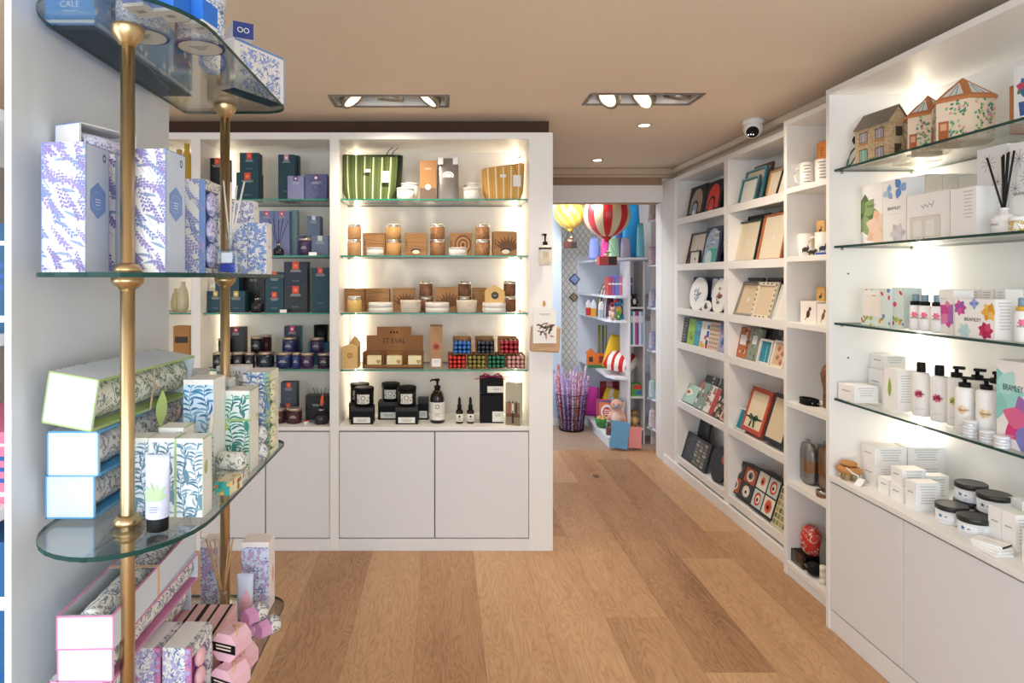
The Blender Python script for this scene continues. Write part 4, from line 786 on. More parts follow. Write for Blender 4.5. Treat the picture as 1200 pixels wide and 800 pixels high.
tin(543.5, 564, 219, B[0], 3.62, 'white tin in front of the pair left of the mustard bag'); tin(544, 564, 213.5, B[0], 3.72, 'taller white tin behind the pair left of the mustard bag')
X, w, h = bk(492, 511, 188, B[0], 3.65); a = Art(w, h); a.rect(-w/2, 0, w/2, h*.3, M('6f5a4c')); a.ell(0, h*.33, w*.18, w*.18, PAPER, 1, 18); a.bars(0, h*.8, w*.4, 2, PAPER, .005, .0015); carton('kraft_box', 'tall kraft box with white round seal on the top candle shelf', 'gift box', w, .06, h, (X, 3.68, B[0]), 0, KRAFT, None, {'f': a})
X, w, h = bk(512, 538, 184, B[0], 3.65); t = root('foil_pouch', 'silver grey foil pouch with oval white label on the top candle shelf', 'pouch', (X, 3.69, B[0])); g = G(); n = 10; vs = []
for j in range(9):
    v = j/8; th = .035*(1-v**2)+.002
    for k in range(20): an = 2*PI*k/20; c, s_ = math.cos(an), math.sin(an); vs.append((w/2*(1-.04*v)*math.copysign(abs(c)**.45, c), th*math.copysign(abs(s_)**.7, s_), h*v))
g.add(vs, [[i*20+k, i*20+(k+1) % 20, (i+1)*20+(k+1) % 20, (i+1)*20+k] for i in range(8) for k in range(20)], M('8f8a86', .3, .6, .1, bump=.5, bscale=60), True); g.build('pouch', t)
A = Art(w, h); A.ell(0, h*.58, w*.26, w*.19, PAPER, 1, 20); A.ell(0, h*.58, w*.19, w*.13, M('6f6a66'), 2, 20); A.ell(0, h*.58, w*.17, w*.11, PAPER, 3, 20); A.rect(-w*.46, h*.84, -w*.22, h, PAPER, 1); A.rect(w*.22, h*.84, w*.46, h, PAPER, 1)
g = G(); A.put(g, 'f', w, .052, h, .0006); g.build('label', t, fix=False)
# --- wood-pattern candles and boxes, second shelf
def wood_jar(x0, x1, yt, z, d, label, m=WOODP, glass=False):
    X, w, h = bk(x0, x1, yt, z, d); r = w/2; t = root('candle_jar', label, 'candle', (X, d+r, z)); g = G(); g.lathe([(r*.92, 0), (r, .003), (r, h*.78)], m, seg=22); g.build('jar', t)
    g = G(); g.lathe([(r*.99, h*.78), (r*1.01, h*.80), (r*1.01, h*.93), (r*.9, h*.96)], SLID if not glass else CLEAR, seg=22); g.lathe([(r*.9, h*.96), (r*.86, h)], CREAM, seg=22); g.build('lid', t); return t
def kraft_print(x0, x1, yt, z, d, label, seed, side=True, heart=False, dep=.10, pat=None):
    X, w, h = bk(x0, x1, yt, z, d); a = Art(w, h); r = random.Random(seed); dk = M('6f4a2c', .7)
    if pat == 'leaf': 
        for k in range(9): a.leaf(w*.1, h*.2, h*.62, h*.13, .35+k*.28, dk, .1, k % 2)
    elif pat == 'rings':
        for k in range(5, 0, -1): a.ell(w*.1, h*.5, w*.38*k/5, h*.42*k/5, dk if k % 2 else M('b98c5e', .75), 1+(5-k), 20)
    else:
        for k in range(9): a.line(-w/2, h*(k/8)+.004*math.sin(seed), w/2, h*(k/8)+r.uniform(-.02, .02), .002, dk, 1)
    if side: a.text('ST EVAL', -w*.37, h*.5, .011, M('3a2718', .7), 6, h*.8, PI/2); 
    if heart: 
        hx = w*.02; a.ell(hx, h*.22, w*.22, h*.10, M('2e1f14'), 7, 16); a.ell(hx, h*.17, w*.17, h*.09, CREAM, 8, 16)
    return carton('kraft_box', label, 'gift box', w, dep, h, (X, d+dep/2, z), 0, KRAFT, None, {'f': a})
zz = B[1]; D2 = 3.66
spec2 = [(406, 422.5, 'far left'), (452, 469.5, 'second from the left'), (504, 521.5, 'right of the heart-cut box'), (557, 574.5, 'rightmost')]
for i, (x0, x1, w_) in enumerate(spec2):
    zl = PZ(280, D2); mm = [WOODP, speck('ochre_grain_print', 'd0a062', ['a9783f', 'b98a4e'], 45, .5, (1, 1, 2), 3), speck('umber_ring_print', '9a6a40', ['5f3d24', 'c09468'], 40, .48), speck('dark_leaf_print', 'b98657', ['3f2a1b', '8a5a36'], 60, .5)][i]
    wood_jar(x0, x1, 280, zz, D2, 'lower wood-print candle jar, pair '+w_+' on second shelf', mm); wood_jar(x0+.3, x1-.3, 262, zl+.0005, D2, 'upper wood-print candle jar, pair '+w_+' on second shelf', mm)
kraft_print(425, 451, 273, zz, 3.72, 'kraft box with flowing lines behind a white tin, second candle shelf', 3, dep=.08); tin(428, 449, 289.5, zz, 3.62, 'low white tin before the flowing-lines kraft box')
kraft_print(474, 500, 273, zz, 3.66, 'kraft box with a heart cut-out at centre left of second shelf', 4, heart=True)
kraft_print(527, 553, 273, zz, 3.74, 'kraft box with tree-ring print behind a white tin, second shelf', 5, pat='rings', dep=.08); tin(526, 548, 289.5, zz, 3.62, 'low white tin before the tree-ring kraft box')
kraft_print(578, 606, 271, zz, 3.67, 'kraft box with big leaf print and heart cut-out at the right end', 6, heart=True, pat='leaf')
# --- third shelf
zz = B[2]
kraft_print(400, 427.5, 338, zz, 3.765, 'plain kraft box behind the small clear jar at the left, third shelf', 7, False, dep=.08); kraft_print(428.5, 456, 338, zz, 3.765, 'plain kraft box above the stacked white tins at the left, third shelf', 8, False, dep=.08)
wood_jar(406, 422.5, 347, zz, 3.63, 'small yellow candle jar with silver lid, third candle shelf', M('d9b46a', .3))
for i, (x0, x1, w_) in enumerate(((430, 459.5, 'left'), (498, 526.5, 'middle'), (566, 594, 'right, under the house-shaped box'))):
    X, w, h = bk(x0, x1, 354.5, zz, 3.62); 
    for j in range(2): 
        g = G(); g.lathe([(w*.47, 0), (w*.5, .002), (w*.5, h*.5-.003), (w*.47, h*.5-.0005)], WT, seg=28); tag(g.build('wax_melt_tin', None, (X, 3.62+w/2, zz+j*h*.5)), ('upper' if j else 'lower')+' white disc tin of the '+w_+' pair', 'tin')
kraft_print(460, 486, 337.5, zz, 3.76, 'kraft box with fine fan leaf print behind the left speckled pot', 9, pat='leaf', dep=.07); kraft_print(510, 537, 336.5, zz, 3.76, 'kraft box with sprig leaf print behind the middle white tins', 10, pat='leaf', dep=.07); kraft_print(554, 570, 337, zz, 3.76, 'narrow kraft box with lettered edge between the jar and house box', 11, dep=.07)
for x0, x1, w_ in ((468, 493, 'left'), (535, 559.5, 'right')):
    X, w, h = bk(x0, x1, 352, zz, 3.61); t = root('candle_pot', 'cream speckled stoneware candle pot, the '+w_+' one on third shelf', 'candle', (X, 3.61+w/2, zz)); g = G(); g.lathe([(w*.40, 0), (w*.46, .004), (w*.5, h*.88), (w*.5, h), (w*.46, h), (w*.45, h*.8)], speck('speckled_stoneware', 'e9dcc6', ['a8977c'], 160, .62), seg=26); g.build('pot', t); g = G(); g.cyl(0, 0, h*.7, h*.8, w*.445, CREAM, 22); g.build('wax', t)
for x0, x1, w_ in ((491, 507, 'by the fan-leaf box'), (537, 552.5, 'behind the right speckled pot'), (590.5, 606, 'at the right end')):
    d_ = 3.74; zl = PZ(347, d_); wood_jar(x0, x1, 347, zz, d_, 'lower dark leaf candle jar of the stack '+w_+', third shelf', LEOP); wood_jar(x0+.3, x1-.3, 329, zl+.0005, d_, 'upper dark leaf candle jar of the stack '+w_+', third shelf', LEOP)
def house_box(x0, x1, yt, ys, z, d, label, dep=.06, heartc=True):
    X, w, h = bk(x0, x1, yt, z, d); hs = PZ(ys, d)-z; t = root('house_shaped_box', label, 'gift box', (X, d+dep/2, z)); g = G(); g.prism([(-w/2, 0), (w/2, 0), (w/2, hs), (0, h), (-w/2, hs)], -dep/2, dep/2, M('dcb673', .6)); g.build('carton', t)
    g = G(); A = Art(w, h); A.ell(0, hs*.62, w*.19, w*.19, M('2e241c') if heartc else M('b88742'), 1, 20); A.bars(0, hs*.63, w*.2, 2, CREAM, .004, .001, 2); A.put(g, 'f', w, dep, h); g.build('round_label', t, fix=False); return t
house_box(568.5, 591.5, 333.5, 341, PZ(354.5, 3.62)+.0005, 3.64, 'yellow house-shaped box with black round label, third shelf')
# --- fourth shelf: yellow boxes, display stand, dinner candles
zz = B[3]
house_box(409, 421, 394, 402, zz, 3.72, 'taller yellow house-shaped box behind the front one at the left end', heartc=False); house_box(401, 419, 403, 407, zz, 3.64, 'low yellow house-shaped box at the left end of fourth candle shelf', heartc=False)
DK = 3.66; X, w, h = bk(425, 496, 384, zz, DK); t = root('counter_display', 'stepped kraft display stand with dark lettering holding cream heart candles', 'display stand', (X, DK, zz)); g = G(); hl = PZ(394.5, DK)-zz; xa = w*.29
K2 = M('9a6a3c', .75, 0, .05, bump=.1)
g.prism([(-w/2+.012, 0), (w/2-.004, 0), (w/2-.004, hl), (xa, hl), (xa, h), (-w*.29, h), (-w*.29, hl), (-w/2+.012, hl)], .085, .09, K2); A = Art(w, h); A.text('ST EVAL', 0, h*.58, .030, M('2a1a10', .7), 1, w*.38); A.bars(0, h*.5, w*.2, 1, M('4a2f1c'))
for k in (-1, 0, 1): A.ell(k*.018, h*.86, .006, .007, M('2a1a10', .7), 1, 8)
for pts, fs, m, l in A.p: g.add([(x, .0845, y) for x, y in pts], fs, m)
g.build('back_card', t, fix=False)
g = G(); ht = PZ(413, DK)-zz
for x in (-w/2, -w/6, w/6-.004, w/2-.004): g.prism([(0, 0), (.084, 0), (.084, ht), (.05, ht), (.0, ht*.75)], x, x+.004, K2) if False else g.box(x, x+.004, 0, .084, 0, ht, K2)
g.box(-w/2, w/2, .0, .084, 0, .004, K2); g.box(-w/2, w/2, .0, .003, 0, .020, K2); 
for k in range(8): g.box(-w/2+w*k/8+.006, -w/2+w*k/8+.030, .07, .074, ht-.005, ht+.004, K2)
g.box(-w/2, w/2, .07, .074, .004, ht-.004, K2); g.build('tray', t)
for x0, x1, w_ in ((430, 447, 'left'), (453, 471, 'middle'), (478, 494, 'right')):
    X, w, h = bk(x0, x1, 417, zz+.0045, DK+.006); t = root('heart_candle', 'cream square candle with gold heart tag, the '+w_+' one in the display', 'candle', (X, DK+.006+.028, zz+.0045)); g = G(); g.rbox(-w/2, w/2, -.024, .024, 0, h, M('f1e3b4', .5, 0, .01), .003); g.build('wax', t)
    g = G(); q = .014; pts = [(q*.9*math.sin(a)**3, q*(.8*math.cos(a)-.32*math.cos(2*a)-.12*math.cos(3*a)-.05*math.cos(4*a))) for a in [2*PI*k/24 for k in range(24)]]; g.prism([(p[0]+w*.28, p[1]+h*.5) for p in pts], -.0262, -.0245, M('c9943f', .5)); g.build('heart_tag', t)
X, w, h = bk(504, 518.5, 381, zz, 3.67); a = Art(w, h); a.ell(0, h*.5, w*.28, w*.28, M('b8402c'), 1, 20); a.ell(0, h*.5, w*.15, w*.15, M('7a2216'), 2, 14); a.rect(-w*.36, h*.03, w*.36, h*.22, PAPER, 1); a.bars(0, h*.17, w*.5, 3, INK, .006, .001, 2); a.bars(0, h*.92, w*.4, 2, INK); a.line(-w/2, h*.985, w/2, h*.985, .004, M('5f3d24'), 1)
carton('kraft_box', 'tall narrow kraft box with a red circle beside the display stand', 'gift box', w, .06, h, (X, 3.70, zz), 0, M('b38a60', .7), None, {'f': a})
def candle_tray(x0, x1, yt, ybm, z, d, col, cname, where, light=False):
    X = PX((x0+x1)/2, d); w = (x1-x0)*d/F; h = PZ(yt, d)-PZ(ybm, d); dep = .115; t = root('candle_tray', 'kraft tray of '+cname+' dinner candles, '+where, 'tray', (X, d+dep/2, z)); g = G(); k = .002
    g.box(-w/2, w/2, -dep/2, dep/2, 0, k, KRAFT); g.box(-w/2, -w/2+k, -dep/2, dep/2, k, h*.9, KRAFT); g.box(w/2-k, w/2, -dep/2, dep/2, k, h*.9, KRAFT); g.box(-w/2, w/2, dep/2-k, dep/2, k, h*1.0, KRAFT); g.build('tray', t)
    m = M(col, .35, 0, .02); r = min((w-.006)/8, (h-.004)/6.2)*.97
    g = G(); g.T = Matrix.Rotation(PI/2, 4, 'X'); g.lathe([(r*.3, .006), (r*.8, .002), (r, -.004), (r, -.10)], m, seg=12); c0 = None
    for j in range(3):
        for i in range(4):
            p = (X-w/2+.003+r+(w-.006-2*r)*i/3, d+.002, z+k+r+.0003+j*2*r*1.0)
            if c0 is None: c0 = g.build('dinner_candle', None, p); tag(c0, cname+' dinner candle end in the tray '+where, 'candle', cname+' dinner candles in their tray')
            else: c = c0.copy(); COL.objects.link(c); c.location = p
zl = zz; zu = PZ(415.5, 3.64)
for q in ((525, 546.3, 'c8352c', 'bright red', 'lower row at the far left'), (548, 569.5, '8a7d3c', 'olive', 'lower row, second from the left'), (571, 592.3, '1e6b4c', 'emerald green', 'lower row, third from the left'), (594, 615.5, 'd9a39c', 'pale pink', 'lower row at the far right')): candle_tray(q[0], q[1], 415.5, 432.5, zl, 3.64, q[2], q[3], q[4])
for q in ((531, 552.5, '2c6fb8', 'mid blue', 'upper row at the left'), (558, 579.5, '26303c', 'charcoal', 'upper row in the centre'), (585, 608, 'a82c38', 'crimson', 'upper row at the right')): candle_tray(q[0], q[1], 395.5, 415, zu+.002, 3.64, q[2], q[3], q[4])
# --- counter: black candles
LB = M('e9e6dc', .5); 
def black_candle(x0, x1, yt, z, d, label):
    X, w, h = bk(x0, x1, yt, z, d); r = w/2; t = root('candle_jar', label, 'candle', (X, d+r, z)); g = G(); g.lathe([(r*.9, 0), (r*.97, .003), (r*.97, h*.82)], BLACK, seg=24); g.build('jar', t); g = G(); g.lathe([(r, h*.82), (r, h*.97), (r*.94, h)], MATTE, seg=24); g.build('lid', t)
    g = G(); A = Art(w*.66, h*.5); A.rect(-w*.33, 0, w*.33, h*.5, LB, 0); A.ell(0, h*.3, h*.13, h*.13, MATTE, 1, 18); A.ell(0, h*.3, h*.10, h*.10, LB, 2, 18); A.bars(0, h*.1, w*.3, 2, MATTE, .006, .0015, 1)
    for k in range(8): A.leaf((-1)**k*w*.25, h*.45*(k/8), .012, .005, k, MATTE, .3, 1)
    R = r*.975
    for pts, fs, m, l in A.cut(): g.add([(R*math.sin(x/R), -(R+.0004*(l+1))*math.cos(x/R), y+h*.16) for x, y in pts], fs, m)
    g.build('label', t, fix=False); return t
def black_box(x0, x1, yt, z, d, dep, label, lab=True, ribbon=False):
    X, w, h = bk(x0, x1, yt, z, d); o = root('gift_box', label, 'gift box', (X, d+dep/2, z)); g = G(); g.box(-w/2, w/2, -dep/2, dep/2, 0, h*.78, MATTE); g.build('carton', o); g = G(); g.box(-w/2-.001, w/2+.001, -dep/2-.001, dep/2+.001, h*.78, h, M('1d1d20', .55)); g.build('lid', o)
    if lab: g = G(); A = Art(w, h); A.rect(-w*.38, h*.08, w*.38, h*.42, LB, 2); A.bars(0, h*.3, w*.5, 3, MATTE, .006, .0012, 3); A.put(g, 'f', w, dep, h); g.build('label', o, fix=False)
    return o
zc = CT; z1b = PZ(477.5, 3.63)
black_box(411, 437, 477.5, zc, 3.63, .10, 'square black labelled box under the front left black candle'); black_candle(413.5, 437, 455, z1b+.0005, 3.64, 'front black candle of the left group with patterned label')
black_box(409, 431, 472.5, zc, 3.75, .09, 'square black box in the rear of the left group', False); black_candle(409, 431.5, 450.5, PZ(472.5, 3.75)+.0005, 3.76, 'rear black candle of the left group')
black_box(443, 467, 471, zc, 3.75, .09, 'black labelled box beneath the rear candle of the second group'); black_candle(446, 468, 450, PZ(471, 3.75)+.0005, 3.76, 'rear black candle of the second group with patterned label')
black_box(463.5, 489.5, 477.5, zc, 3.63, .10, 'square black labelled box under the front candle of the second group'); black_candle(465, 487.5, 454, z1b+.0005, 3.64, 'front black candle of the second group with patterned label')
black_box(489.8, 502, 467, zc, 3.75, .07, 'half-hidden black labelled box left of the pump bottle')
def pump_bottle(loc, r, h, body, pumpm, label, lab=None, group=None, name='pump_bottle', lart=None, ph=.06, collar=None):
    t = root(name, label, 'bottle', loc, 0, group); g = G(); g.lathe([(r*.9, 0), (r, .004), (r, h*.72), (r*.93, h*.82), (r*.6, h*.93), (r*.36, h*.97), (r*.36, h)], body, seg=24); g.build('bottle', t)
    g = G(); g.lathe([(r*.45, h), (r*.45, h+ph*.3), (r*.16, h+ph*.34), (r*.16, h+ph*.75), (r*.32, h+ph*.78), (r*.30, h+ph)], pumpm, seg=16); g.tube([(0, 0, h+ph*.9), (-r*.75, -r*.25, h+ph*.92), (-r*1.0, -r*.35, h+ph*.78)], r*.13, pumpm, 8); g.build('pump', t)
    if lab:
        g = G(); R = r+.0006; N = 14; vs = []
        for k in range(N+1): a = -PI/2+(k/N-.5)*3.0; vs += [(R*math.cos(a), R*math.sin(a), h*.1), (R*math.cos(a), R*math.sin(a), h*.62)]
        g.add(vs, [[2*k, 2*k+2, 2*k+3, 2*k+1] for k in range(N)], lab, True)
        A = lart or Art(r*2, h)
        if lart is None: A.ell(0, h*.5, r*.3, r*.3, MATTE, 1, 16); A.ell(0, h*.5, r*.22, r*.22, lab, 2, 16); A.bars(0, h*.3, r*.9, 3, MATTE, .007, .0014, 1)
        for pts, fs, m, l in A.cut(): g.add([(R*math.sin(x/R), -(R+.0004*(l+1))*math.cos(x/R), y) for x, y in pts], fs, m)
        g.build('label', t, fix=False)
    return t
AMB = M('1c1410', .12); d = 3.64; pump_bottle((PX(512.5, d), d+.042, CT), .0405, .192, AMB, BLACK, 'large black glass pump bottle with cream label on the candle cabinet counter', LB, ph=.055)
for x, w_ in ((538.5, 'left'), (551.5, 'right')):
    t = root('dropper_bottle', 'small black dropper bottle with cream label, '+w_+' of the pair', 'bottle', (PX(x, 3.64), 3.66, CT)); g = G(); g.lathe([(.018, 0), (.0205, .003), (.0205, .07), (.010, .082)], AMB, seg=18); g.build('bottle', t); g = G(); g.lathe([(.012, .082), (.013, .10), (.0085, .108), (.008, .135), (.004, .148)], BLACK, seg=14); g.build('dropper', t); g = G(); g.lathe([(.0209, .012), (.0209, .055)], LB, seg=18); g.build('label', t)
    g = G(); A = Art(.03, .08); A.ell(0, .042, .006, .006, MATTE, 1); A.bars(0, .03, .02, 3, MATTE, .005, .0012, 1)
    for pts, fs, m, l in A.p: g.add([(x_, -.0212-.0004*l, y) for x_, y in pts], fs, m)
    g.build('lettering', t, fix=False)
d = 3.66; X, w, h = bk(563, 590, 443, CT, d); t = root('gift_box', 'large black gift box tied with a magenta ribbon bow', 'gift box', (X, d+.05, CT)); g = G(); g.box(-w/2, w/2, -.05, .05, 0, h*.62, MATTE); g.box(-w/2, w/2, -.05, .05, h*.64, h, MATTE); g.build('cartons', t)
g = G(); A = Art(w, h); A.rect(-w*.2, h*.68, w*.5, h*.82, LB, 2); A.rect(w*0.02, 0.03*h, w*.5, h*.26, LB, 2); A.bars(w*.2, h*.76, w*.3, 2, MATTE, .006, .0012, 3); A.bars(w*.25, h*.2, w*.3, 3, MATTE, .006, .0012, 3); A.put(g, 'f', w, .1, h); g.build('label', t, fix=False)
g = G(); RB = M('c4346a', .35); g.box(-w/2-.001, w/2+.04, -.006, .006, h, h+.002, RB)
for s in (-1, 1):
    for k in (0, 1): g.tube([(0, -.02, h+.004), (s*(.03+.012*k), -.03+.02*k, h+.022), (s*(.055-.01*k), -.03+.02*k, h+.014), (s*.03, -.028, h+.005), (0, -.02, h+.004)], .0035, RB, 6)
    g.tube([(0, -.02, h+.004), (s*.05, -.045, h+.003), (s*.085-.01, -.052, h-.006)], .003, RB, 6)
g.build('ribbon_bow', t)
d = 3.60; X, w, h = bk(591.5, 612, 449, CT, d); t = root('gift_box', 'upright sage green book-like box with a photograph of bottles, right end', 'gift box', (X+.005, d+.022, CT), math.radians(-25)); w = .085; g = G(); g.box(-w/2, w/2, -.02, .02, 0, h, M('c9cdb4', .5)); A = Art(w, h); A.rect(-w/2, 0, w*.5, h, M('8c7a62'), 0); A.rect(-w/2, h*.2, w/2, h*.28, M('6b4a34'), 1); A.rect(-w/2, h*.55, w/2, h, M('b9b49e'), 1)
for k, (x, y, c) in enumerate(((-.02, .28, 'b9543a'), (0, .28, 'e6dccb'), (.02, .28, '4a2c22'), (.0, .05, '3a2a22'))): A.rect(x-.006, h*y, x+.006, h*(y+.24), M(c), 2); A.rect(x-.003, h*(y+.24), x+.003, h*(y+.3), M('2c241e'), 2)
A.put(g, 'f', w, .04, h); g.build('carton', t, fix=False)
# --- on the white end panel: soap dispenser and hanging packet
d = YF; xw = PX(637.5, d)
t = root('soap_dispenser', 'white soap bottle with black pump held in a bracket on the cabinet end panel', 'soap dispenser', (xw, d-.040, PZ(311, d)))
g = G(); g.lathe([(.026, 0), (.030, .005), (.030, .088), (.024, .102), (.013, .110)], M('efe8dc', .35, 0, .01), seg=24); g.build('bottle', t); g = G(); g.lathe([(.0135, .110), (.0135, .128), (.005, .130), (.005, .160), (.0095, .162), (.009, .172)], BLACK, seg=16); g.tube([(0, 0, .168), (-.012, -.006, .17), (-.02, -.010, .163)], .0035, BLACK); g.build('pump', t)
g = G(); g.lathe([(.0315, .088), (.0345, .088), (.0345, .096), (.0315, .096)], BLACK, seg=24); g.rbox(-.015, .015, .028, .0395, .083, .101, BLACK, .002); g.build('bracket', t)
g = G(); A = Art(.05, .1); A.rect(-.020, .02, .020, .075, M('d9c7ad'), 0); A.bars(0, .06, .025, 3, INK, .006, .0012, 1)
for pts, fs, m, l in A.cut(): R = .0303; g.add([(R*math.sin(x/R), -(R+.0004*(l+1))*math.cos(x/R), y) for x, y in pts], fs, m)
g.build('label', t, fix=False)
t = root('hanging_packet', 'kraft packet with a printed white card hanging from a hook below the dispenser', 'packet', (xw, d, PZ(412, d))); g = G(); w, h = .155, .178; g.T = Matrix.Rotation(math.radians(3), 4, 'Y')
g.rbox(-w*.52, w*.52, -.030, -.004, 0, h*.80, M('c9a27a', .6, 0, .06, bump=.4, bscale=40), .010); g.T = None; g.build('kraft_bag', t)
g = G(); g.box(-w*.42, w*.40, -.036, -.0325, .05, .235, M('edebe6', .4)); A = Art(.12, .17)
r = random.Random(5)
for k in range(26): A.leaf(r.uniform(-.035, .03), r.uniform(.03, .10), r.uniform(.02, .04), .009, r.uniform(0, 6.3), M(('7a5236', 'b08060', '4a3426')[k % 3]), r.uniform(-.8, .8), k % 3)
A.bars(0, .15, .06, 2, INK, .006, .0015, 2)
for pts, fs, m, l in A.p: g.add([(x, -.0365-.0004*l, y+.06) for x, y in pts], fs, m)
g.build('printed_card', t, fix=False)
g = G(); g.tube([(0, -.001, .262), (0, -.04, .262), (0, -.043, .27)], .0025, M('b0823c', .3, .8)); g.rbox(-.006, .006, -.004, -.0008, .25, .28, M('b0823c', .3, .8), .001); g.build('hook', t)
# ============================================================ goods on the right wall (fronts face -x)
def R3(x0, x1, yt, z, X): Yc, w, Y0 = rw(x0, x1, X); return Yc, w, PZ(yt, Yc)-z
def rcart(x0, x1, yt, z, X, dep, label, m=PAPER, art=None, near=None, top=None, name='gift_box', cat='gift box', group=None, fm=None, rz=0, h=None):
    Yc, w, hh = R3(x0, x1, yt, z, X); h = h or hh; arts = {}
    if art: arts['f'] = art(w, h)
    if near: arts['r'] = near(dep, h)
    if top: arts['t'] = top(w, dep)
    return carton(name, label, cat, w, dep, h, (X+dep/2, Yc, z), RZ+rz, m, fm, arts, group)
LIPX = BX+.02
def leaner(name, label, cat, x0, x1, yt, z, X, th, lean, group=None):
    Yc, w, h = R3(x0, x1, yt, z, X); t = root(name, label, cat, (X+th, Yc, z), RZ, group, lean); return t, w*.985, h/math.cos(lean)
SH = -.006
def frame(label, x0, x1, yt, z, X, fc, mount='efe2cb', fw=.012, lean=.2, th=.016, fm2=None, deco=None, bow=False, rest=True, wood=None):
    t, w, h = leaner('picture_frame', label, 'picture frame', x0, x1, yt, z+SH, X, th, lean); g = G(); m = wood or M(fc, .4)
    g.box(-w/2, w/2, -th, -.003, 0, fw, m); g.box(-w/2, w/2, -th, -.003, h-fw, h, m); g.box(-w/2, -w/2+fw, -th, -.003, fw, h-fw, m); g.box(w/2-fw, w/2, -th, -.003, fw, h-fw, m)
    if fm2:
        e = fw*.35; mm = M(fm2, .4)
        for q in ((-w/2+e, w/2-e, e*.6, e), (-w/2+e, w/2-e, h-e, h-e*.6)): g.box(q[0], q[1], -th-.001, -th, q[2], q[3], mm)
        for x in (-w/2+e, w/2-e-.002): g.box(x, x+.002, -th-.001, -th, e, h-e, mm)
    g.build('frame', t); g = G(); g.box(-w/2+.001, w/2-.001, -.003, 0, .001, h-.001, MATTE); g.build('backing', t)
    g = G(); g.box(-w/2+fw, w/2-fw, -.006, -.0035, fw, h-fw, M(mount, .6, 0, .01))
    A = Art(w-2*fw, h-2*fw)
    if deco: deco(A)
    else: A.ell(0, (h-2*fw)*.5, .013, .013, PAPER, 0, 16); A.bars(0, (h-2*fw)*.5+.004, .010, 3, MATTE, .004, .0012, 1)
    for pts, fs, mm, l in A.p: g.add([(x, -.0062-.0003*l, y+fw) for x, y in pts], fs, mm)
    g.build('insert', t, fix=False); return t
# --- bookcase, top row
def panel_item(name, label, cat, x0, x1, yt, z, X, m, th=.02, lean=.18, art=None, extra=None, group=None, rounded=None):
    t, w, h = leaner(name, label, cat, x0, x1, yt, z+SH, X, th, lean); g = G()
    if rounded == 'oval': n = 36; g.prism([(w/2*math.cos(2*PI*k/n), h/2+h/2*math.sin(2*PI*k/n)) for k in range(n)], -th, 0, m)
    elif rounded == 'arch': n = 16; g.prism([(-w/2, 0), (w/2, 0)]+[(w/2*math.cos(PI*k/n), h-w/2*1.0+w/2*math.sin(PI*k/n)) for k in range(n+1)], -th, 0, m)
    else: g.box(-w/2, w/2, -th, 0, 0, h, m)
    g.build('body', t)
    if art: 
        g = G(); A = art(w, h)
        for pts, fs, mm, l in A.p: g.add([(x, -th-.0004*(l+1), y) for x, y in pts], fs, mm)
        g.build('print', t, fix=False)
    return t
def arch(A, cx, y0, w, h, m, l=0): n = 14; return A.poly([(cx-w/2, y0), (cx+w/2, y0)]+[(cx+w/2*math.cos(PI*k/n), y0+h-w/2+w/2*math.sin(PI*k/n)) for k in range(n+1)], m, l)
Z = BZ; X0_ = BX+.030
def a1(c1, c2, c3):
    def f(w, h):
        A = Art(w, h); arch(A, 0, h*.12, w*.7, h*.78, M(c1), 0); arch(A, -w*.05, 0.01, w*.42, h*.48, BLACK, 1); arch(A, -w*.05, 0.01, w*.30, h*.40, M(c2), 2); A.rect(-w*.15, h*.02, w*.02, h*.2, M(c3), 3); return A
    return f
panel_item('arched_gift_set', 'black boxed set with tan arch design at the far end of the top shelf', 'gift box', 804, 823, 218, Z[0], X0_, BLACK, art=a1('a08a72', '8fa6bc', 'd8dde0'))
panel_item('arched_gift_set', 'black boxed set with bright red arch design on the top bookcase shelf', 'gift box', 823.5, 843, 212, Z[0], X0_, BLACK, art=a1('d8322c', 'd8322c', 'e0483a'))
panel_item('arched_gift_set', 'black boxed set with small grey arch, against the divider on top shelf', 'gift box', 838, 847.5, 212, Z[0], BX+.11, BLACK, art=a1('3c4038', '9fa39a', 'c9ccc2'))
frame('dark framed beige picture at the far end of the second bookcase shelf', 804, 823, 272, Z[1], X0_+.02, '2a2326', 'd9cdbd', .012, deco=lambda A: blooms_into(A, 9))if False else None
def sprig(A, n=5, c='6b6f66'):
    r = random.Random(n); mm = M(c)
    for k in range(n): A.leaf(0, A.h*.3, A.h*.25, .012, .5+2.2*k/n, mm, .2, 1)
    A.line(0, A.h*.2, 0, A.h*.6, .002, mm, 1)
frame('dark framed beige botanical picture at the far end of the second shelf', 803, 822, 273, Z[1], X0_+.03, '2a2326', 'd9cdbd', .010, deco=lambda A: sprig(A, 5))
frame('tiny dark frame standing in front of the beige botanical picture', 806, 818, 294, Z[1], X0_-.004, '2a2326', 'e4dccf', .008, lean=.12, deco=lambda A: sprig(A, 4))
def gl(w, h):
    A = Art(w, h); arch(A, 0, h*.03, w*.8, h*.93, M('9fb4c9'), 0); r = random.Random(2)
    for k in range(14): A.ell(r.uniform(-.3, .3)*w, r.uniform(.45, .85)*h, w*.1, h*.03, M(('c7d3de', '7f9ab8', 'b59a88', 'dfe6ea')[k % 4]), 1)
    A.poly([(-w*.4, h*.03), (w*.4, h*.03), (w*.36, h*.4), (-.1*w, h*.42)], M('3fae94'), 2); arch(A, -w*.08, h*.03, w*.38, h*.33, M('cfe0e6'), 3); return A
panel_item('arched_gift_set', 'navy set with a silvery blue arch and teal base on the second shelf', 'gift box', 821, 840, 266, Z[1], X0_, M('1d2340'), art=gl)
panel_item('photo_frame', 'half-hidden navy framed photo against the divider on the second shelf', 'picture frame', 838, 848, 268, Z[1], BX+.11, M('1d2340'), art=lambda w, h: dabs(w*.7, h*.9, 8, ('b9a590', '8fa0b4', 'd0c6bb', '6e7d8e'), .03))
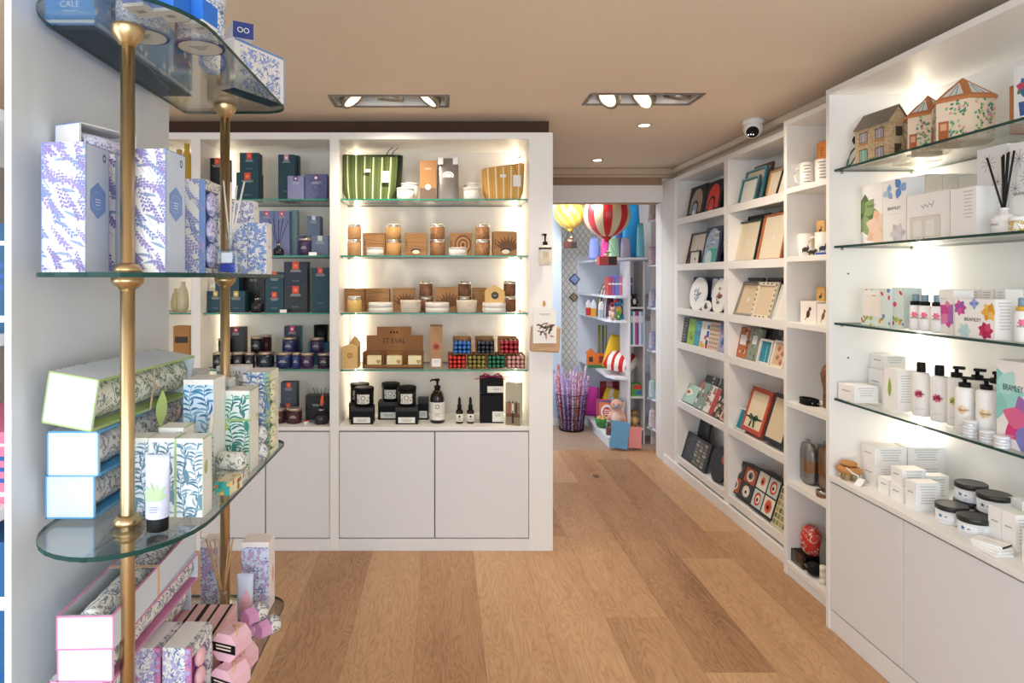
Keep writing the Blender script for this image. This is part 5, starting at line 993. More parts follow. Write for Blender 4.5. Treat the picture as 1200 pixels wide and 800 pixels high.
def oval_art(cols, seed):
    def f(w, h):
        r = random.Random(seed); A = Art(w, h)
        for k in range(22): a = r.uniform(0, 6.3); q = r.uniform(.1, .8); A.ell(w*.27*q*math.cos(a), h*.5+h*.27*q*math.sin(a), .012, .007, M(cols[k % len(cols)]), 1, 8, a)
        return A
    return f
NV = M('1b2360', .5)
panel_item('plate_gift_box', 'navy presentation box behind the far white oval plate, third shelf', 'gift box', 800, 825, 325, Z[2], BX+.10, NV, th=.03, lean=.12)
panel_item('plate_gift_box', 'navy presentation box behind the right oval plate, third shelf', 'gift box', 825.5, 845, 325, Z[2], BX+.10, NV, th=.03, lean=.12, art=lambda w, h: Art(w, h).rect(-w*.2, h*.4, w*.1, h*.95, PAPER, 1))
panel_item('oval_plate', 'white oval plate with blue-green sprig design, third bookcase shelf', 'plate', 805.5, 824, 325, Z[2], X0_+.012, PAPER, th=.012, lean=.16, rounded='oval', art=oval_art(('5b7f8f', '8fa9ae', '3f5f7a'), 3))
panel_item('oval_plate', 'small white oval dish between the two large oval plates', 'plate', 821, 831, 352, Z[2], X0_-.006, PAPER, th=.010, lean=.14, rounded='oval', art=oval_art(('6d8a6a', '3f5f4a'), 4))
panel_item('oval_plate', 'white oval plate with red and green birds beside the bookcase divider', 'plate', 831.5, 847.5, 326, Z[2], X0_+.008, PAPER, th=.012, lean=.16, rounded='oval', art=oval_art(('b8402c', '3f5b3a', '6b4a34'), 5))
# books, fourth row
def bk_art(fn): return fn
r_ = random.Random(3)
def blocks(cols, seed, n=10, s=.03):
    def f(w, h):
        r = random.Random(seed); A = Art(w, h)
        for k in range(n): x = r.uniform(-w/2, w/2); y = r.uniform(0, h); A.rect(x-s*r.uniform(.3, 1), y-s*r.uniform(.3, 1), x+s*r.uniform(.3, 1), y+s*r.uniform(.3, 1), M(cols[k % len(cols)]), k % 3)
        return A
    return f
def chalk(w, h):
    A = Art(w, h)
    for k in range(8): A.bars(0, h*(.93-.115*k), w*.8, 2, M('b9b9b4'), .008, .003, 1, k)
    return A
bks = ((791.5, 804, 372, '26282a', chalk, 'black chalkboard-style book at the far end of fourth bookcase shelf'),
       (804.3, 812, 374, '8fb83a', blocks(('7a9a2c', '5c7a3a'), 2, 4), 'lime green book on the fourth bookcase shelf'),
       (812.3, 818.5, 376, '3a9aa8', blocks(('2f7f96', '6fbcc4'), 3, 4), 'teal book next to the lime green one'),
       (818.8, 828.5, 377, 'e9e4dc', blocks(('b83a5c', '2f5fa8', 'e0a63a', '26305a', 'b83a5c', 'e7b04a', '1f4fa0'), 4, 8, .03), 'white book with red, blue and yellow colour blocks'),
       (828.8, 840, 378, 'd9bfa2', None, 'peach book with rows of small multicoloured dots'),
       (840.3, 847.5, 380, 'a8a0c0', blocks(('b49ab0', '7f86b4', '3f6fb8', 'c4b0c4'), 6, 8, .03), 'lavender and blue book against the divider'))
def dots(w, h):
    A = Art(w, h); cc = ('b5402c', '3f5f8a', '6a4a38', '4f6f5f', '9a6a3a')
    for j in range(6):
        for i in range(5): A.ell(-w*.38+w*.19*i, h*(.12+.15*j), w*.055, h*.035, M(cc[(j+i//3) % 5]), 1, 8)
    return A
for x0, x1, yt, c, a, lab in bks: panel_item('book', lab, 'book', x0, x1, yt, Z[3], X0_, M(c), th=.018, lean=.14, art=a or dots)
# fifth row boxes and books lying back
def cards(cols, seed): return blocks(cols, seed, 12, .022)
panel_item('book', 'mint gift book with red diamond leaning in the far corner, fifth shelf', 'book', 793, 811, 452, Z[4], X0_, M('a9c8bb'), th=.03, lean=.45, art=lambda w, h: Art(w, h).poly([(0, h*.3), (w*.3, h*.55), (0, h*.8), (-w*.3, h*.55)], M('e4e4d4'), 1).poly([(0, h*.45), (w*.12, h*.55), (0, h*.65), (-w*.12, h*.55)], M('b23a34'), 2))
panel_item('book', 'sage and cream patterned book beside the mint one, fifth shelf', 'book', 811.5, 822, 450, Z[4], X0_, M('7f9484'), th=.03, lean=.38, art=cards(('d9d2bc', 'b5483a', '4f6454'), 12))
panel_item('book', 'white and red slim book in the middle of the fifth shelf', 'book', 822.5, 829, 454, Z[4], X0_, M('e4ddd0'), th=.03, lean=.38, art=cards(('b5302c', '8f8676'), 13))
panel_item('book', 'red spined book on the fifth shelf between white and black ones', 'book', 829.3, 834, 458, Z[4], X0_, M('b0322c'), th=.03, lean=.38)
panel_item('book', 'black and cream picture book on the fifth shelf near the divider', 'book', 834.3, 842, 460, Z[4], X0_, M('24211f'), th=.03, lean=.38, art=cards(('d8c8a8', 'a88a5c'), 14))
panel_item('book', 'peach patterned book touching the divider on the fifth shelf', 'book', 842.3, 847.5, 460, Z[4], X0_, M('cf9f84'), th=.03, lean=.38, art=cards(('e7cdb5', '9a4a3a'), 15))
panel_item('book', 'dark floral book in the rear row, left, of the fifth shelf', 'book', 818, 832, 442, Z[4], BX+.125, M('4a4a48'), th=.02, lean=.3, art=cards(('b49a96', '8a5f5f', 'd9d0c4'), 16))
panel_item('book', 'grey patterned book in the rear row beside the divider, fifth shelf', 'book', 833, 847, 446, Z[4], BX+.125, M('5c5f5a'), th=.02, lean=.3, art=cards(('c4c4b4', '7f8a7c', 'd9d0c4'), 17))
# bottom row
def slate(w, h):
    A = Art(w, h); A.rect(-w*.45, h*.05, 0, h*.95, M('2e3038'), 0); A.p += dabs(w*.9, h, 3, ('3f4450', '6a6a64', '54504a'), .02).p
    for j in range(7):
        for i in range(3): A.rect(w*(.06+.13*i), h*(.07+.125*j), w*(.16+.13*i), h*(.16+.125*j), M(('8a8270', '6a6458', 'a39a84')[(i+j) % 3]), 3)
    return A
panel_item('chopping_board', 'large dark printed board with a grid of pictures on the bottom shelf', 'board', 793, 825, 512, Z[5], X0_, M('2b2b2e'), th=.02, lean=.28, art=slate)
panel_item('chopping_board', 'smaller dark board standing behind the large printed board', 'board', 805, 823, 492, Z[5], BX+.12, M('34343a'), th=.02, lean=.2)
panel_item('round_tray', 'round near-black tray with orange mark, bottom shelf by the divider', 'tray', 828.5, 847, 524, Z[5], X0_, M('17181c'), th=.02, lean=.2, rounded='oval', art=lambda w, h: Art(w, h).ell(w*.25, h*.7, .03, .03, M('b8502c'), 1))
# --- right bay frames
TEALF = '2f6f7c'
frame('teal and white edged frame, nearest of the three teal frames', 863, 883, 208, Z[0], X0_+.0, TEALF, 'e3e2dc', .016, .22, fm2='dfe6e4')
frame('taller teal frame behind the front teal one', 866, 890, 198, Z[0], X0_+.035, '35808c', 'd9c9b4', .014, .2, fm2='c9dcdc'); frame('dark brown narrow frame between the teal frames and cream frame', 876, 897, 193, Z[0], X0_+.065, '4a2a1e', 'cfc0ae', .014, .18)
frame('cream frame with gold edge on the top shelf of the right bay', 895, 911, 199, Z[0], X0_+.02, 'b9905c', 'eadcc6', .010, .2, fm2='3a2a20')
frame('large cream frame with black edge against the right upright, top shelf', 907, 923, 186, Z[0], X0_, '1c1a18', 'f0e6d4', .010, .28, fm2='efe3cc')
frame('dark green frame with blank cream insert on the second right shelf', 857, 883, 259, Z[1], X0_, '26302a', 'e9dcc2', .010, .2); frame('black frame leaning behind the green one on the second right shelf', 868, 893, 252, Z[1], X0_+.05, '141416', '3a3a38', .010, .16)
frame('copper coloured wooden frame with blank cream insert, second right shelf', 885, 914, 250, Z[1], X0_, 'b8683a', 'e9dfc8', .012, .2); frame('dark brown frame behind the copper one beside the right upright', 903, 924, 246, Z[1], X0_+.05, '3a241a', 'c9b89c', .012, .16)
frame('silver-grey frame with blue corner wrapper on the third right shelf', 858, 880, 331, Z[2], X0_, '8f8474', 'd9c4a6', .018, .32, fm2='5f6f8a'); frame('dark metal frame behind the silver-grey one on the third right shelf', 866, 886, 326, Z[2], X0_+.05, '2a2624', '8a7f70', .014, .2)
def inlay(A):
    for k in range(0): pass
t = frame('cream bone frame inlaid with dark spots on the third right shelf', 878, 901, 331, Z[2], X0_, 'e6dcc4', 'dcc8aa', .022, .26, fm2='e6dcc4', deco=lambda A: None)
me = t.children[0]; 
g = G(); tw = (rw(878, 901, X0_)[1])*.985; th_ = (PZ(331, rw(878, 901, X0_)[0])-Z[2]-SH)/math.cos(.26)
for k in range(7):
    for x in (-tw/2+.011, tw/2-.011): g.prism([(x+.005*math.cos(a), th_*(.08+.14*k)+.008*math.sin(a)) for a in [2*PI*q/10 for q in range(10)]], -.0175, -.0165, BLACK)
for k in (-1, 0, 1):
    for z_ in (.011, th_-.011): g.prism([(k*tw*.2+.007*math.cos(a), z_+.005*math.sin(a)) for a in [2*PI*q/10 for q in range(10)]], -.0175, -.0165, BLACK)
g.build('inlay', t)
frame('black frame behind the bone frame on the third right shelf', 890, 908, 326, Z[2], X0_+.05, '151414', '6a5a48', .014, .2)
frame('plain white frame leaning by the right upright on the third shelf', 903, 924, 334, Z[2], X0_, 'f0ece4', 'e6e4de', .014, .3, fm2='8a9ab0', deco=lambda A: None)
panel_item('notebook', 'orange fox patterned notebook with white label, fourth right shelf', 'notebook', 859, 873, 384, Z[3], X0_+.02, M('b8683a'), th=.02, lean=.2, art=lambda w, h: Art(w, h).rect(-w*.15, h*.4, w*.35, h*.75, PAPER, 3).rect(-w*.1, h*.45, w*.3, h*.7, M('dfe0dc'), 4) if False else (lambda A: (setattr(A, 'p', A.p+dabs(w, h, 21, ('8a4424', 'e6d6bc', '5a2a18'), .025).p), A.rect(-w*.15, h*.42, w*.35, h*.75, PAPER, 3))[1])(Art(w, h)))
panel_item('notebook', 'grey-green botanical notebook with white label, fourth right shelf', 'notebook', 873.5, 887, 386, Z[3], X0_+.02, M('8a9684'), th=.02, lean=.2, art=lambda w, h: (lambda A: (setattr(A, 'p', A.p+dabs(w, h, 22, ('6f7f6c', 'b4bca8', '8a6f6a', '55645a'), .025).p), A.rect(-w*.2, h*.5, w*.2, h*.78, PAPER, 3))[1])(Art(w, h)))
for i, (x0, x1) in enumerate(((888, 900), (901, 916))): panel_item('book', ['dark patterned book in the rear, behind the teal-centred frame', 'dark patterned book in the rear, behind the red floral frame'][i], 'book', x0, x1, 381, Z[3], BX+.10, M('34342f'), th=.02, lean=.12, art=dots if False else cards(('55584c', '1f1f1c', '6f6a5c'), 30+i))
frame('white frame with teal picture on the fourth right shelf', 885, 900, 398, Z[3], X0_, 'e9e4d8', '2b86a0', .013, .22, deco=lambda A: [A.leaf(0, A.h*.2*k, .03, .012, 1.2, M('7fc0d0'), .2, 1) for k in range(4)]); 
frame('white frame with red floral picture on the fourth right shelf', 901, 916, 400, Z[3], X0_, 'efe6d2', 'd9b8a0', .014, .24, deco=lambda A: [flower(A, (-1)**k*A.w*.2, A.h*(.15+.2*k), .02, ('c8403c', 'd9706a', '8a9a6a')) for k in range(4)])
frame('slim cream frame at the right upright on the fourth shelf', 917, 924, 402, Z[3], X0_, 'e9dcc2', 'c9a67a', .008, .22, deco=lambda A: None)
frame('thin teal and white frame leaning in the corner of the fifth right shelf', 859, 871, 480, Z[4], X0_, 'd9dcd8', '2b86a0', .010, .35, deco=lambda A: None)
def boxed_frame(label, x0, x1, yt, ymat, edge, matc, bow, X):
    t, w, h = leaner('boxed_picture_frame', label, 'picture frame', x0, x1, yt, Z[4]+SH, X, .075, .30); g = G(); g.box(-w/2, w/2, -.075, 0, 0, h, M(edge, .5)); g.build('box', t); g = G(); e = w*.11; g.box(-w/2+e, w/2-e, -.0765, -.0752, e, h-e, M(matc, .6, 0, .01)); A = Art(w, h)
    if bow: A.ell(0, h*.55, .014, .014, PAPER, 1, 16); A.bars(0, h*.56, .010, 3, MATTE, .005, .002, 2)
    for pts, fs, mm, l in A.p: g.add([(x, -.077-.0003*l, y) for x, y in pts], fs, mm)
    g.build('insert', t, fix=False)
    if bow:
        g = G(); GM = M('1f4a30', .6); zb = h*.33; g.box(-w*.38, w*.38, -.079, -.0775, zb-.005, zb+.005, GM)
        for s in (-1, 1): g.tube([(0, -.081, zb), (s*.035, -.085, zb+.018), (s*.05, -.083, zb+.004), (s*.03, -.082, zb-.008), (0, -.081, zb)], .005, GM); g.tube([(0, -.081, zb), (s*.02, -.082, zb-.03), (s*.025, -.081, zb-.055)], .004, GM)
        g.build('bow', t)
    return t
boxed_frame('red boxed frame with cream insert and dark green bow, fifth right shelf', 867, 890, 460, 0, 'c0472a', 'ead9b8', True, X0_)
boxed_frame('black boxed frame with cream insert by the right upright, fifth shelf', 892, 916, 468, 0, '1c1e26', 'dccbaa', False, X0_)
def quad(cols, seed, bgc):
    def f(w, h):
        A = Art(w, h); r = random.Random(seed)
        for i in range(2):
            for j in range(2):
                cx = (-.24+.48*i)*w; cy = h*(.26+.47*j); A.rect(cx-w*.215, cy-h*.215, cx+w*.215, cy+h*.215, M(bgc[(i+j) % len(bgc)]), 0); A.ell(cx, cy, w*.14, h*.17, M(cols[(i*2+j) % len(cols)]), 1); A.ell(cx+.004, cy, w*.09, h*.11, M(cols[(i*2+j+1) % len(cols)]), 2); A.ell(cx, cy-.004, w*.04, h*.05, BLACK, 3)
        return A
    return f
panel_item('coaster_set', 'black box of four orange and ivory seashell pictures, bottom right shelf', 'gift box', 851, 878, 547, Z[5], X0_, M('1e1e1f'), th=.07, lean=.30, art=quad(('e6e0d0', '6a6a66', 'd9d0bc'), 1, ('b8502c', '3a3a38')))
panel_item('coaster_set', 'black box with orange shell and starfish pictures on pale blue', 'gift box', 877, 903, 560, Z[5], X0_-.006, M('1e1e1f'), th=.07, lean=.30, art=quad(('c8402c', 'e6dccb', 'd9683a'), 2, ('c4d4cf', 'dfe0d2')))
panel_item('placemat_card', 'cream card with olive swatches beside the right upright, bottom shelf', 'card', 902, 920, 575, Z[5], X0_-.004, M('d9d2b0'), th=.02, lean=.30, art=lambda w, h: [None, [A.rect(-w*.4+w*.21*i, h*(.06+.155*j), -w*.4+w*.21*i+w*.17, h*(.06+.155*j)+h*.12, M(('8a8a54', '6a6f44', 'b4a86a', '9a8f5c')[(i*3+j) % 4]), 1) for i in range(4) for j in range(6)], A][2] if False else (lambda A: ([A.rect(-w*.4+w*.21*i, h*(.06+.155*j), -w*.4+w*.21*i+w*.17, h*(.18+.155*j), M(('8a8a54', '6a6f44', 'b4a86a', '9a8f5c')[(i*3+j) % 4]), 1) for i in range(4) for j in range(6)], A)[1])(Art(w, h)))
# --- narrow tower
def mug(x0, x1, yt, z, X, label, art=None, handle=-1, dog=None, dogc='3a2a24'):
    r = .037; xm = (x0+x1)/2; Yc = (X+r)*F/(xm-520); w = 2*r; h = PZ(yt, Yc)-z; t = root('mug', label, 'mug', (X+r, Yc, z), RZ+.95); g = G(); m = M('f6f3ec', .25, 0, .01)
    g.lathe([(r*.86, 0), (r*.94, .004), (r, h*.3), (r, h), (r*.93, h), (r*.9, h*.2), (r*.3, h*.12)], m, seg=28); g.build('cup', t)
    if handle: g = G(); g.tube([(handle*r*.92, 0, h*.82), (handle*(r+.016), 0, h*.80), (handle*(r+.026), 0, h*.55), (handle*(r+.016), 0, h*.28), (handle*r*.92, 0, h*.22)], .0055, m, 8); g.build('handle', t)
    g = G(); A = Art(w, h)
    if art == 'text':
        for k in range(6): A.bars(-.002, h*(.85-.13*k), w*.5, 1, MATTE, .005, .003, 0, k)
    if dog: 
        q = M(dogc); A.ell(0, h*.30, w*.22, h*.10, q, 0, 12, .25); A.ell(w*.2, h*.42, w*.08, h*.09, q, 1, 10); A.line(-w*.15, h*.28, -w*.16, h*.15, .004, q); A.line(w*.12, h*.3, w*.12, h*.15, .004, q)
    R = r*1.002
    for pts, fs, mm, l in A.cut(): g.add([(R*math.sin(x/R), -(R+.0004*(l+1))*math.cos(x/R), y) for x, y in pts], fs, mm)
    g.build('print', t, fix=False); return t
N = NZ; XN = NX+.05
mug(939, 955, 191, N[0], XN, 'white lettered mug on the top shelf of the narrow tower', 'text'); mug(957.5, 973, 187, N[0], XN-.01, 'second white lettered mug nearer the glass cabinet, top tower shelf', 'text', 0)
carton('kraft_box', 'tall orange kraft carton behind the lettered mug, top tower shelf', 'gift box', .08, .06, .225, (1.91, 3.225, N[0]), RZ, M('c47a36', .7), None, {'f': Art(.08, .225).bars(0, .19, .03, 4, M('6b3a18'), .012, .004, 1)})
rcart(933, 938.5, 197, N[0], XN+.03, .03, 'tiny black and white patterned box behind the lettered mug', MATTE, lambda w, h: dabs(w, h, 4, ('e9e9e4', '17171a'), .012))
mug(936, 953.5, 274, N[1], XN, 'white mug with a dachshund drawing on the second tower shelf', None, -1, True); mug(957, 973, 272, N[1], XN-.015, 'white mug with dark dog drawing beside the glass cabinet, second tower shelf', None, -1, True, '2a3350')
def kstack(z, ya, yb, w_, dogc):
    Yc = 3.22; h2 = .088
    a = lambda w, h: (lambda A: (A.ell(0, h*.45, w*.2, h*.09, M(dogc), 1, 10, .2), A.ell(w*.16, h*.6, w*.07, h*.09, M(dogc), 2, 8), A)[2])(Art(w, h))
    carton('kraft_box', 'yellow kraft dog-print box, lower one on the '+w_+' tower shelf', 'gift box', .07, .09, h2, (1.915, Yc, z), RZ, M('d4a862', .65), None, {'f': a(.07, h2)}); carton('kraft_box', 'yellow kraft dog-print box, upper one on the '+w_+' tower shelf', 'gift box', .07, .09, h2, (1.915, Yc, z+h2+.0005), RZ, M('d4a862', .65), None, {'f': a(.07, h2)})
kstack(N[1], 0, 250, 'second', '2a201c'); kstack(N[2], 0, 330, 'third', '2a201c')
for (x0, x1, c, lab) in ((943, 953, 'b8502c', 'small dark dachshund figurine lying before the mug, second tower shelf'), (954, 966, '2447b8', 'bright blue folded tag in front of the second tower mugs')):
    Yc, w, h = R3(x0, x1, 288, N[1], NX+.012); g = G()
    if c == '2447b8': g.rbox(-w/2, w/2, -.008, .012, 0, .010, M(c), .003); tag(g.build('blue_tag', None, (NX+.025, Yc, N[1]), (0, 0, RZ)), lab, 'tag')
    else: m = M('2a1f1c'); g.ball((0, 0, .016), w*.42, .008, .009, m); g.ball((w*.45, 0, .022), .008, .006, .008, m); g.ball((w*.6, 0, .020), .007, .003, .003, M('8a5030')); [g.tube([(x, 0, .012), (x, 0, 0)], .003, m) for x in (-w*.25, w*.25)]; tag(g.build('dog_figurine', None, (NX+.025, Yc, N[1]), (0, 0, RZ)), lab, 'figurine')
def mugbox(x0, x1, yt, label, c): 
    return rcart(x0, x1, yt, N[2], NX+.05, .08, label, M('f4efe8', .5, 0, .01), lambda w, h: (lambda A: (A.ell(0, h*.42, w*.11, h*.2, M(c), 1, 12, -.5), A.ell(w*.12, h*.66, w*.09, h*.09, M(c), 2, 10), A.line(-w*.1, h*.3, -w*.2, h*.12, .004, M(c), 1), A)[3])(Art(w, h)), name='mug_box')
mugbox(938, 956.5, 353, 'white mug box with brown spaniel drawing on the third tower shelf', '5a2c22'); mugbox(957.5, 972, 356, 'white mug box with tan dog drawing beside the glass cabinet, third shelf', '8a5230')
Yc = rw(953, 971, NX+.06)[0]; t = root('leather_flask', 'dark brown mottled leather covered flask on the fourth tower shelf', 'flask', (NX+.115, Yc, N[3]), 0); g = G(); g.lathe([(.036, 0), (.040, .006), (.038, .09), (.046, .125), (.05, .16), (.04, .195), (.022, .215), (.022, .235)], LEOP, seg=22); g.build('body', t); g = G(); g.lathe([(.025, .235), (.027, .24), (.025, .262), (.01, .268)], M('3a2418'), seg=16); g.build('stopper', t)
Yc = rw(936, 957, NX+.05)[0]; t = root('dog_collar', 'rolled black leather dog collar with metal studs on the fourth tower shelf', 'collar', (NX+.06, Yc, N[3]), 0); g = G(); pts = [(.028*math.cos(a)*(1+.03*a), .055*math.sin(a)*(1+.02*a), .012) for a in [k*.35 for k in range(30)]]
for k in range(len(pts)-1): a, b = Vector(pts[k]), Vector(pts[k+1]); g.add([(a.x, a.y, .001), (b.x, b.y, .001), (b.x, b.y, .028), (a.x, a.y, .028)], [(0, 1, 2, 3)], MATTE)
g.tube([(p[0], p[1], .027) for p in pts], .002, MATTE, 6); g.tube([(p[0], p[1], .002) for p in pts], .002, MATTE, 6); g.build('strap', t)
g = G()
for k in range(0, 20, 2): g.ball((pts[k][0]*1.03, pts[k][1]*1.03, .015), .004, .004, .004, STEEL, 8, 6)
g.build('studs', t)
def film_pack(x0, x1, yt, z, X, label, inner, band, wid=.05):
    Yc, w, h = R3(x0, x1, yt, z, X); t = root('glove_packet', label, 'packet', (X+wid/2, Yc, z), RZ); g = G(); g.lathe([(w*.3, .002), (w*.42, .02), (w*.44, h*.6), (w*.36, h*.85), (w*.12, h*.93)], M(inner, .8, 0, .1, bump=.4, bscale=80), seg=18, sy=wid/w); g.build('knitwear', t)
    g = G(); g.lathe([(w*.45, h*.28), (w*.46, h*.30), (w*.46, h*.52), (w*.45, h*.54)], M(band, .7), seg=20, sy=wid/w); g.build('kraft_band', t)
    g = G(); g.lathe([(w*.35, 0), (w*.5, .02), (w*.5, h*.7), (w*.4, h*.9), (w*.1, h*.95), (w*.16, h)], FILM, seg=20, sy=wid/w*1.06); g.build('clear_wrap', t); return t
film_pack(934, 949, 515, N[4], NX+.05, 'clear wrapped grey knitwear with kraft band on the fifth tower shelf', '9a9690', 'b07a48'); film_pack(950, 971, 518, N[4], NX+.085, 'clear wrapped brown knitwear beside the grey one, fifth tower shelf', '9c7858', 'a5683a', .07)
Yc = rw(954, 969, NX+.02)[0]; t = root('polish_tin', 'flat brown and silver polish tin at the front of the fifth tower shelf', 'tin', (NX+.032, Yc, N[4])); g = G(); g.lathe([(.027, 0), (.029, .003), (.029, .016)], M('8a5a38', .3, .3), seg=24); g.build('tin', t); g = G(); g.lathe([(.030, .016), (.030, .028), (.027, .030)], STEEL, seg=24); g.build('lid', t)
# bottom of tower
YB_ = rw(934, 950, NX+.09)[0]; t = root('wrapped_soap_pack', 'red and white printed packet in clear wrap at the bottom of the tower', 'packet', (NX+.085, 3.22, N[5]+.0655), RZ); g = G(); g.lathe([(.040, 0), (.054, .02), (.056, .075), (.050, .11), (.034, .128), (.030, .132)], speck('red_white_packet', 'c8342c', ['e9ded4', 'b02420'], 30, .56), seg=18, sy=.8); g.build('packet', t)
Yc = rw(951, 966, NX+.09)[0]; g = G(); g.lathe([(.04, 0), (.055, .02), (.055, .12), (.045, .165), (.02, .185)], M('6f716f', .9, 0, .1, bump=.5), seg=20, sy=.8); tag(g.build('felt_bundle', None, (NX+.125, 3.115, N[5])), 'grey felt bundle beside the red packet at the bottom of the tower', 'cloth')
Yc = rw(917.5, 941, NX+.03)[0]; t = root('acrylic_tray', 'clear acrylic tray holding brown polish pots at the tower base', 'tray', (NX+.075, 3.232, N[5])); Yc = 3.242; g = G(); a, b, h = .055, .055, .065
g.box(-a, a, -b, b, 0, .004, CLEAR)
SMK = glassy('smoked_acrylic', (.62, .58, .56), .05)
for q in ((-a, a, -b, -b+.004), (-a, a, b-.004, b), (-a, -a+.004, -b, b), (a-.004, a, -b, b)): g.box(*q, .004, h, SMK)
g.build('tray', t)
for i, (x, y) in enumerate(((-.025, -.025), (.025, -.025), (-.025, .025), (.025, .025))): g = G(); g.lathe([(.022, 0), (.024, .004), (.024, .034)], M(('7a4428', '8a5434', '4a2a1c', '9a6038')[i], .4), seg=16); g.lathe([(.0245, .034), (.0245, .044), (.02, .047)], M('3a241a'), seg=16); tag(g.build('polish_pot', None, (NX+.075+x, Yc-.01+y, N[5]+.0045)), 'brown polish pot in the clear acrylic tray', 'pot', 'polish pots in the acrylic tray')
Yc = rw(944, 958, NX+.03)[0]; t = root('leather_shoe_brush', 'black leather ball-like brush at the front of the tower base', 'brush', (NX+.045, 3.125, N[5])); g = G(); g.ball((0, 0, .032), .036, .042, .031, MATTE, 18, 12); g.build('body', t); g = G(); g.tube([(-.03, .03, .05), (-.01, .06, .06), (.01, .05, .058)], .006, BLACK); g.tube([(-.035, -.01, .04), (-.036, .02, .045)], .006, M('4a4a4c')); g.build('strap', t)
Yc = rw(960, 968, NX+.03)[0]
for i in range(3): g = G(); g.lathe([(.010, 0), (.014, .0), (.014, .028), (.010, .028)], M('e9e2d4', .6), seg=18); tag(g.build('ribbon_roll', None, (NX+.034, Yc+.004, N[5]+.0285*i)), ['lowest', 'middle', 'topmost'][i]+' cream ribbon roll stacked at the tower base by the cabinet', 'ribbon')
# ============================================================ toiletries cabinet on the right
S = RGZ; XR = RX
def leaves_at(A, x, y, R, cols, n=5, a0=0): [A.leaf(x, y, R, R*.74, a0+2*PI*k/n, M(cols[k % len(cols)]), .2, 1+k % 2) for k in range(n)]
# top: houses
XS = RX+.06
Yc, w, h = R3(997, 1040, 148, S[0], XS); h = .160; w = .19; Yc = rw(997, 1040, XS)[0]
def cottage(label, loc, rz, w, d, h, hr, dark=False):
    t = root('cottage_tin', label, 'tin', loc, rz); g = G(); st = speck('cottage_stone_print'+('_dark' if dark else ''), 'cdb48e' if not dark else '9a7f5c', ['a58a66', 'b99f7a'] if not dark else ['5a4834', '7a644a'], 45, .5, (1, 1, 2)); g.box(-w/2, w/2, -d/2, d/2, 0, h, st); g.prism([(-d/2, h), (d/2, h), (0, h+hr)], -w/2, w/2, st)
    if True:
        g.v = [v if i < 24 else (v[1], v[0], v[2]) for i, v in enumerate(g.v)]
    g.build('walls', t)
    g = G(); rf = M('7f7468', .7, 0, .2); e = .006
    for s in (-1, 1): g.add([(-w/2-e, s*(d/2+e), h-e), (w/2+e, s*(d/2+e), h-e), (w/2+e, 0, h+hr+.004), (-w/2-e, 0, h+hr+.004), (-w/2-e, s*(d/2+e), h-e+.003), (w/2+e, s*(d/2+e), h-e+.003), (w/2+e, 0, h+hr+.008), (-w/2-e, 0, h+hr+.008)], [(0, 1, 2, 3), (4, 5, 6, 7), (0, 1, 5, 4), (1, 2, 6, 5), (0, 3, 7, 4)], rf)
    g.build('roof', t)
    A = Art(w, h)
    for x in (-.24, .24):
        for y, hh in ((.58, .3), (.0, .42) if x < 0 else (.08, .3)): A.rect((x-.13)*w, y*h+.002, (x+.13)*w, (y+hh)*h, M('5d5148'), 1); A.rect((x-.11)*w, (y+.02)*h+.002, (x+.11)*w, (y+hh-.03)*h, M('7fae9a' if y == 0 else 'a39aa6'), 2); A.line(x*w, y*h+.003, x*w, (y+hh-.02)*h, .002, M('e9e4dc'), 3)
    [A.ell(x*w, h*.05, .016, .013, M('4f8a3c'), 4, 8) for x in (-.02, .06, .4)]; [A.rect((x-.15)*w, h*.53, (x+.15)*w, h*.57, M('c8743c'), 1) for x in (-.24, .24)]
    g = G(); A.put(g, 'f', w, d, h); B_ = Art(d, h); B_.rect(-d*.15, h*.6, d*.2, h*.85, M('4a4038'), 1); B_.rect(-d*.2, 0, d*.15, h*.4, M('4a4038'), 1); B_.p += dabs(d, h, 5, ('8a8a5c', '6f8a4f', 'b09a74'), .02, .5).p; B_.put(g, 'r', w, d, h); g.build('print', t, fix=False); return t
cottage('stone cottage shaped tin with grey slate roof and green door, top glass shelf', (XS+.05, Yc, S[0]), RZ+math.radians(4), .185, .08, .150, .055); cottage('second darker cottage tin half hidden behind the first', (XS+.20, 2.62, S[0]), RZ, .14, .10, .150, .05, True)
